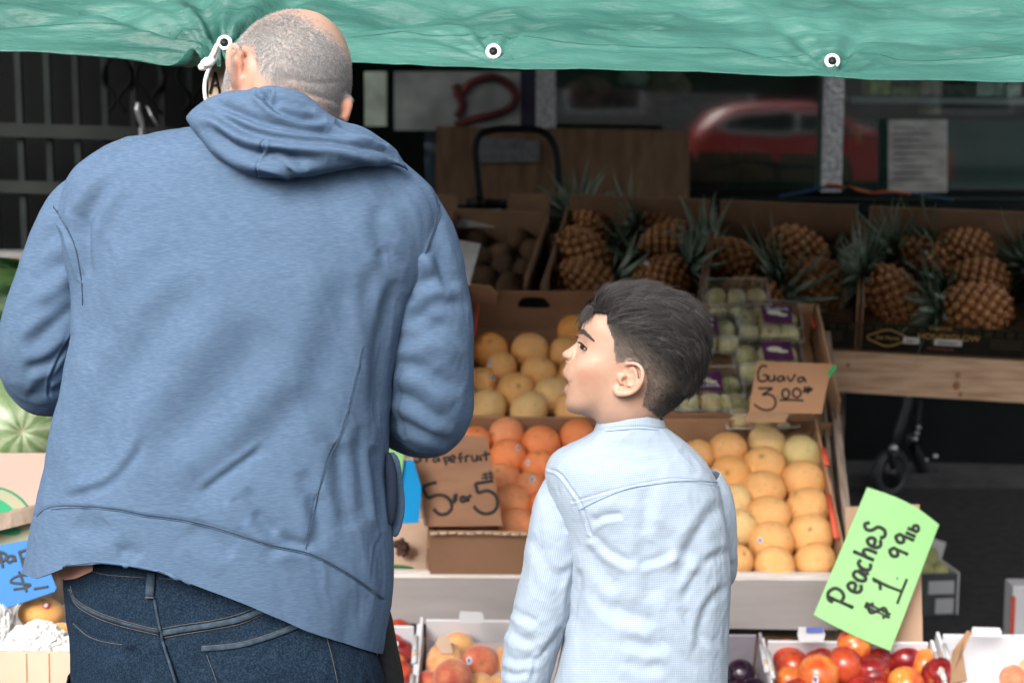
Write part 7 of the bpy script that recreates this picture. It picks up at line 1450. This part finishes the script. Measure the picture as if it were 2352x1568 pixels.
# direction field in the picture sense: back and up over the top, down the back
fx = np.interp(sx_, [550, 700, 1100, 1450, 1600, 1700], [.25, 1, 1, .8, .35, .1]); fy = np.interp(sx_, [550, 700, 1100, 1450, 1600, 1700], [.8, -.15, .15, .8, 1, 1]); 
low = np.clip((sy_ - 850) / 250, 0, 1); fx = fx * (1 - low) + (-.35) * low; fy = fy * (1 - low) + 1.0 * low
wob = fbm(np.stack([sx_ / 120, sy_ / 120, rts[:, 1] * 20], 1), 77, 2); ca_, sa_ = np.cos(wob * .7), np.sin(wob * .7); fx, fy = fx * ca_ - fy * sa_, fx * sa_ + fy * ca_
D_ = np.stack([fx, 0 * fx, -fy], 1); D_ = D_ - nr * (D_ * nr).sum(1, keepdims=True); D_ /= np.linalg.norm(D_, axis=1, keepdims=True) + 1e-9
sh = rg.uniform(0, 1, (N, 1)) ** 1.6; hc3 = np.array((.005, .0045, .0045)) * (1 - sh) + np.array((.12, .105, .10)) * sh
strands('hair_strands', rts, nr, D_, .006 + .020 * lf ** 1.3, .00018, 12, hair2, hcap, 5, .10, .22, hc3)
# heavier combed locks, and the forelock over the brow
lk = rg.choice(np.nonzero(lf > .55)[0], 2600); D3 = D_[lk]; hl_ = rg.uniform(0, 1, (2600, 1)) ** 2.2; strands('hair_locks', rts[lk] - nr[lk] * .001, nr[lk], D3, .030, .00075 * rg.uniform(.5, 1.3, 2600), 15, hair2, hcap, 7, .07, .16, np.array((.004, .0035, .0035)) * (1 - hl_) + np.array((.05, .043, .04)) * hl_)
fk_ = np.nonzero(hh & (cu_ < 720) & (cv_ < 500) & (cv_ > 300))[0]; fp_ = rg.choice(fk_, 5000); nf = nb_[fp_]; tt_ = np.clip((cu_[fp_] - 560) / 120, 0, 1)[:, None]; Df = np.array([[-.25, 0, -.9]]) * (1 - tt_) + np.array([[.9, 0, .15]]) * tt_; Df = Df - nf * (Df * nf).sum(1, keepdims=True); Df /= np.linalg.norm(Df, axis=1, keepdims=True) + 1e-9
strands('forelock', co[fp_] + nf * .0005, nf, Df, .011, .00035, 16, hair2, hcap, 4, .16, .3, np.tile(np.array((.010, .009, .008)), (5000, 1)) * rg.uniform(.4, 3, (5000, 1)))
fl_ = rg.choice(np.nonzero(lf > .5)[0], 700); strands('flyaway_hair', rts[fl_], nr[fl_], D_[fl_], .017, .00011, 17, hair2, hcap, 5, .3, .9, np.tile(np.array((.03, .026, .024)), (700, 1)))
# clipped sides
ids2 = np.nonzero(hh & (LF_ < .85) & (cv_ < 1400))[0]; pk2 = rg.choice(ids2, 26000); jit = rg.normal(0, .0008, (len(pk2), 3)); nn2 = nb_[pk2]; r2_ = co[pk2] + jit - nn2 * (jit * nn2).sum(1, keepdims=True)
D2 = np.tile(np.array([.75, 0, -.75]), (len(pk2), 1)); D2 = D2 - nn2 * (D2 * nn2).sum(1, keepdims=True); D2 /= np.linalg.norm(D2, axis=1, keepdims=True) + 1e-9; sh = rg.uniform(0, 1, (len(pk2), 1)); lf2 = LF_[pk2][:, None]
dn_ = np.clip((cv_[pk2] - 950) / 300, 0, 1)[:, None] * np.clip((cu_[pk2] - 1050) / 150, 0, 1)[:, None]; dn_ = np.maximum(dn_, np.clip((cu_[pk2] - 1200) / 300, 0, 1)[:, None])
hc4 = (np.array((.26, .225, .195)) * sh + np.array((.03, .025, .022)) * (1 - sh)) * (1 - .85 * np.maximum(LG_[pk2][:, None] * .9, dn_)); strands('clipped_hair', r2_, nn2, D2, (.0035 + .006 * LG_[pk2]), .0002, 14, hair2, hcap, 3, .22, .35, hc4)
# --- shirt
sh_m = bpy.data.materials.new('pale blue striped cotton'); sh_m.use_nodes = True; n_ = sh_m.node_tree; b = n_.nodes['Principled BSDF']; b.inputs['Roughness'].default_value = .85; b.inputs['Specular IOR Level'].default_value = .2; b.inputs['Sheen Weight'].default_value = .1
at_ = n_.nodes.new('ShaderNodeAttribute'); at_.attribute_name = 'stripe'; sx2 = n_.nodes.new('ShaderNodeSeparateXYZ'); n_.links.new(at_.outputs['Vector'], sx2.inputs[0])
def wave(out, scale, lo, hi):
    a = n_.nodes.new('ShaderNodeMath'); a.operation = 'MULTIPLY'; a.inputs[1].default_value = scale; n_.links.new(out, a.inputs[0]); s = n_.nodes.new('ShaderNodeMath'); s.operation = 'SINE'; n_.links.new(a.outputs[0], s.inputs[0])
    m_ = n_.nodes.new('ShaderNodeMapRange'); m_.inputs[1].default_value = -.6; m_.inputs[2].default_value = .6; m_.inputs[3].default_value = lo; m_.inputs[4].default_value = hi; n_.links.new(s.outputs[0], m_.inputs[0]); return m_.outputs[0]
wa = wave(sx2.outputs[0], 2 * math.pi / .0026, 0, 1); wb = wave(sx2.outputs[1], 2 * math.pi / .0026, 0, .35)
ad = n_.nodes.new('ShaderNodeMath'); ad.operation = 'MULTIPLY_ADD'; ad.inputs[1].default_value = .65; n_.links.new(wa, ad.inputs[0]); n_.links.new(wb, ad.inputs[2])
mxs = n_.nodes.new('ShaderNodeMix'); mxs.data_type = 'RGBA'; mxs.inputs[6].default_value = (.225, .29, .375, 1); mxs.inputs[7].default_value = (.35, .40, .455, 1); n_.links.new(ad.outputs[0], mxs.inputs[0]); n_.links.new(mxs.outputs[2], b.inputs['Base Color'])
tcn = n_.nodes.new('ShaderNodeTexCoord'); tn_ = n_.nodes.new('ShaderNodeTexNoise'); tn_.inputs['Scale'].default_value = 45; tn_.inputs['Detail'].default_value = 5; n_.links.new(tcn.outputs['Object'], tn_.inputs[0]); bp = n_.nodes.new('ShaderNodeBump'); bp.inputs['Strength'].default_value = .35; bp.inputs['Distance'].default_value = .006; n_.links.new(tn_.outputs[0], bp.inputs['Height']); n_.links.new(bp.outputs[0], b.inputs['Normal'])
def setstripe(o, grid, wscale):
    r_, c_ = grid.shape[:2]; L_ = np.linalg.norm(np.roll(grid, -1, 1) - grid, axis=2); arc = np.cumsum(L_, 1).mean(0); vert = np.concatenate([[0], np.cumsum(np.linalg.norm(np.diff(grid, axis=0), axis=2).mean(1))])
    A_ = np.zeros((r_ * c_, 3), np.float32); A_[:, 0] = np.broadcast_to(arc[None], (r_, c_)).ravel(); A_[:, 1] = np.broadcast_to(vert[:, None], (r_, c_)).ravel()
    if wscale: A_ = A_[:, [1, 0, 2]]
    if len(o.data.vertices) == r_ * c_:
        at = o.data.attributes.new('stripe', 'FLOAT_VECTOR', 'POINT'); at.data.foreach_set('vector', A_.ravel())
BT = [(1372, 984, 1530, 984, 2.305, .056), (1345, 1003, 1556, 1003, 2.31, .064), (1300, 1026, 1596, 1034, 2.315, .072), (1268, 1046, 1626, 1066, 2.316, .080), (1252, 1085, 1648, 1108, 2.314, .088), (1262, 1150, 1664, 1165, 2.312, .094), (1290, 1230, 1676, 1235, 2.312, .096), (1302, 1330, 1680, 1335, 2.312, .096), (1296, 1430, 1674, 1430, 2.312, .097), (1272, 1568, 1668, 1568, 2.312, .100), (1255, 1680, 1680, 1690, 2.312, .104), (1250, 1760, 1684, 1770, 2.312, .106)]
g_ = loft(BT, 300, 420, 2.3)
cS = lambda P: [((1400 + x / 1.4508) * .57422, (1650 + y / 1.4508) * .57422) for x, y in P]
bst = [(cS([(1290, 520), (1420, 480), (1560, 440), (1720, 405), (1886, 382)]) + [(1620, 1106), (1655, 1112)], 2.2, .0016, .8, 1),
 (cS([(1160, 330), (1210, 350), (1270, 430), (1340, 540), (1390, 700)]), 3, .0024, .8, 1),
 (cS([(1400, 640), (1480, 600), (1590, 590)]), 7, .006, .7), (cS([(1400, 700), (1500, 800), (1660, 880)]), 9, .007, .7), (cS([(1660, 880), (1690, 780), (1720, 560), (1700, 440)]), 14, .005, .5), (cS([(1660, 885), (1780, 850), (1886, 790)]), 8, .006, .7), (cS([(1400, 760), (1450, 900), (1560, 1040)]), 16, .006, .6), (cS([(1330, 900), (1310, 1050), (1260, 1230)]), 8, .009, .4), (cS([(1500, 1100), (1640, 1180), (1790, 1200)]), 14, .006, .6),
 (cS([(1400, 1000), (1480, 1130), (1640, 1260)]), 12, .005, .6), (cS([(1560, 1300), (1700, 1350), (1860, 1340)]), 12, .006, .6), (cS([(1780, 700), (1740, 900), (1760, 1100)]), 18, .006, .5), (cS([(1240, 1280), (1200, 1420), (1170, 1560)]), 6, .006, .5), (cS([(1330, 1180), (1340, 1350), (1300, 1500)]), 12, .004, .5), (cS([(1600, 1420), (1700, 1480), (1820, 1460)]), 12, .005, .6), (cS([(1360, 540), (1440, 480), (1560, 470)]), 12, .003, .5),
 ([(1500, 1200), (1560, 1260), (1640, 1290)], 12, .006, .6), ([(1660, 1150), (1600, 1230), (1560, 1330)], 14, .006, .6), ([(1680, 1260), (1620, 1300), (1560, 1390)], 10, .006, .6), ([(1560, 1390), (1600, 1450), (1655, 1480)], 10, .005, .6), ([(1480, 1420), (1530, 1480), (1600, 1540)], 12, .005, .6), ([(1674, 1340), (1620, 1400), (1600, 1500)], 9, .006, .6), ([(1400, 1040), (1450, 1060), (1520, 1060)], 8, .0025, .5), ([(1560, 1030), (1590, 1060), (1600, 1095)], 8, .003, .5)]
bn_ = [(2.0, .005, (1, .7), .4, 61, 'f'), (6, .0015, (1, .6), .7, 63, 'r'), (14, .0010, (1, .7), -.5, 65, 'r'), (26, .0004, (1, 1), 0, 67, 'r')]
so2 = cloth_obj('shirt', g_, bst, sh_m, BOY, bn_, .0015); setstripe(so2, g_, True)
# strip below the neck: stand collar
cg = loft([(1376, 962, 1524, 962, 2.305, .052), (1370, 972, 1528, 974, 2.305, .054), (1366, 985, 1532, 986, 2.305, .056), (1360, 1000, 1542, 1000, 2.308, .060)], 24, 220, 2.2)
ug, vg = proj(cg.reshape(-1, 3)); ug = ug.reshape(cg.shape[:2]); k = (np.linspace(1, 0, 24) ** 1)[:, None]; cg[:, :, 2] += k * np.where(cg[:, :, 1] < 2.305, 1, .3) * (12 * np.sin(np.clip((ug - 1376) / 148, 0, 1) * math.pi) - 4) * KB
co_ = cloth_obj('collar', cg, [([(1366, 992), (1420, 982), (1480, 980), (1535, 988)], 2.2, .0015, .6, 1)], sh_m, so2, [(14, .0008, (1, 1), 0, 68, 'r')], .0025); setstripe(co_, cg, True)
seamb = mat('shirt seam shadow', (.20, .29, .42), .9)
dashes(so2, [(1328, 1172), (1370, 1150), (1440, 1122), (1500, 1112), (1570, 1104), (1648, 1106)], so2, seamb, .0006, .0004, 50, 'seam'); dashes(co_, [(1368, 994), (1410, 988), (1470, 984), (1532, 990)], co_, seamb, .0007, .0008, 30, 'seam')
SL_ = [px(1325, 1090, 2.315, 40), px(1306, 1122, 2.314, 58), px(1290, 1180, 2.312, 68), px(1279, 1250, 2.312, 70), px(1266, 1330, 2.312, 70), px(1243, 1410, 2.314, 70), px(1222, 1480, 2.316, 64), px(1208, 1550, 2.318, 58), px(1204, 1600, 2.32, 50), px(1204, 1640, 2.32, 46)]
ss = [(cS([(1120, 300), (1190, 340), (1290, 500), (1390, 690)]), 2.6, .001, .5), (cS([(1390, 780), (1330, 870), (1200, 960)]), 9, .005, .6), (cS([(1360, 850), (1300, 960), (1260, 1180)]), 7, .004, .6), (cS([(1060, 700), (1150, 900), (1240, 1000)]), 12, .005, .6), (cS([(920, 1120), (1000, 1180), (1100, 1220)]), 9, .006, .7), (cS([(910, 1180), (960, 1290), (1080, 1340)]), 9, .006, .7), (cS([(1240, 1240), (1180, 1330), (1100, 1400)]), 8, .006, .6), (cS([(890, 1400), (980, 1440), (1100, 1420)]), 8, .005, .6), (cS([(1160, 1370), (1080, 1440), (1060, 1560)]), 5, .003, .6), (cS([(1150, 420), (1180, 600), (1260, 700)]), 12, .004, .5), (cS([(880, 1480), (940, 1520), (1040, 1500)]), 7, .005, .6)]
sn2 = [(6, .0026, (1, .6), .6, 81, 'r'), (15, .0012, (1, .7), -.6, 83, 'r'), (28, .0005, (1, 1), 0, 85, 'r')]
g3 = tube_co(np.array(SL_), 220, 200); o3 = cloth_obj('sleeve', g3, ss, sh_m, so2, sn2, .0015); setstripe(o3, g3, False)
SR_ = [px(1612, 1100, 2.32, 44), px(1628, 1150, 2.325, 56), px(1634, 1220, 2.33, 58), px(1640, 1280, 2.345, 54), px(1640, 1312, 2.375, 50), px(1612, 1322, 2.43, 46), px(1580, 1328, 2.50, 40)]
g4 = tube_co(np.array(SR_), 120, 120); o4 = cloth_obj('sleeve', g4, [([(1690, 1290), (1660, 1310), (1640, 1340)], 7, .005, .5)], sh_m, so2, sn2, .0015); setstripe(o4, g4, False)
# trousers and shoes
bj = loft([(1282, 1690, 1668, 1690, 2.312, .095), (1278, 1760, 1670, 1760, 2.312, .1), (1290, 1840, 1660, 1840, 2.312, .1)], 30, 100, 2.4); navy = mat('navy cotton', (.02, .025, .045), .85, (.03, .035, .06), 30, bump=.3, bsc=300)
bt = cloth_obj('trousers', bj, [], navy, BOY, [], .002)
for x in (bxl, bxr):
    lg = tube_co(np.array([zpt(x, 2.31, .70, .078), zpt(x, 2.31, .55, .070), zpt(x, 2.32, .36, .058), zpt(x, 2.31, .20, .054), zpt(x, 2.30, .07, .05)]), 50, 50); cloth_obj('trouser_leg', lg, [], navy, bt, [(6, .003, (1, .5), 0, 45, 'r')], .002)
    m = MB(); m.ball((x, 2.34, .03), 1, 20, 10, (.037, .105, .036)); m.box((x - .034, 2.245, 0), (.068, 0, 0), (0, .185, 0), (0, 0, .018)); m.obj('shoe', M['white_board'], BOY)
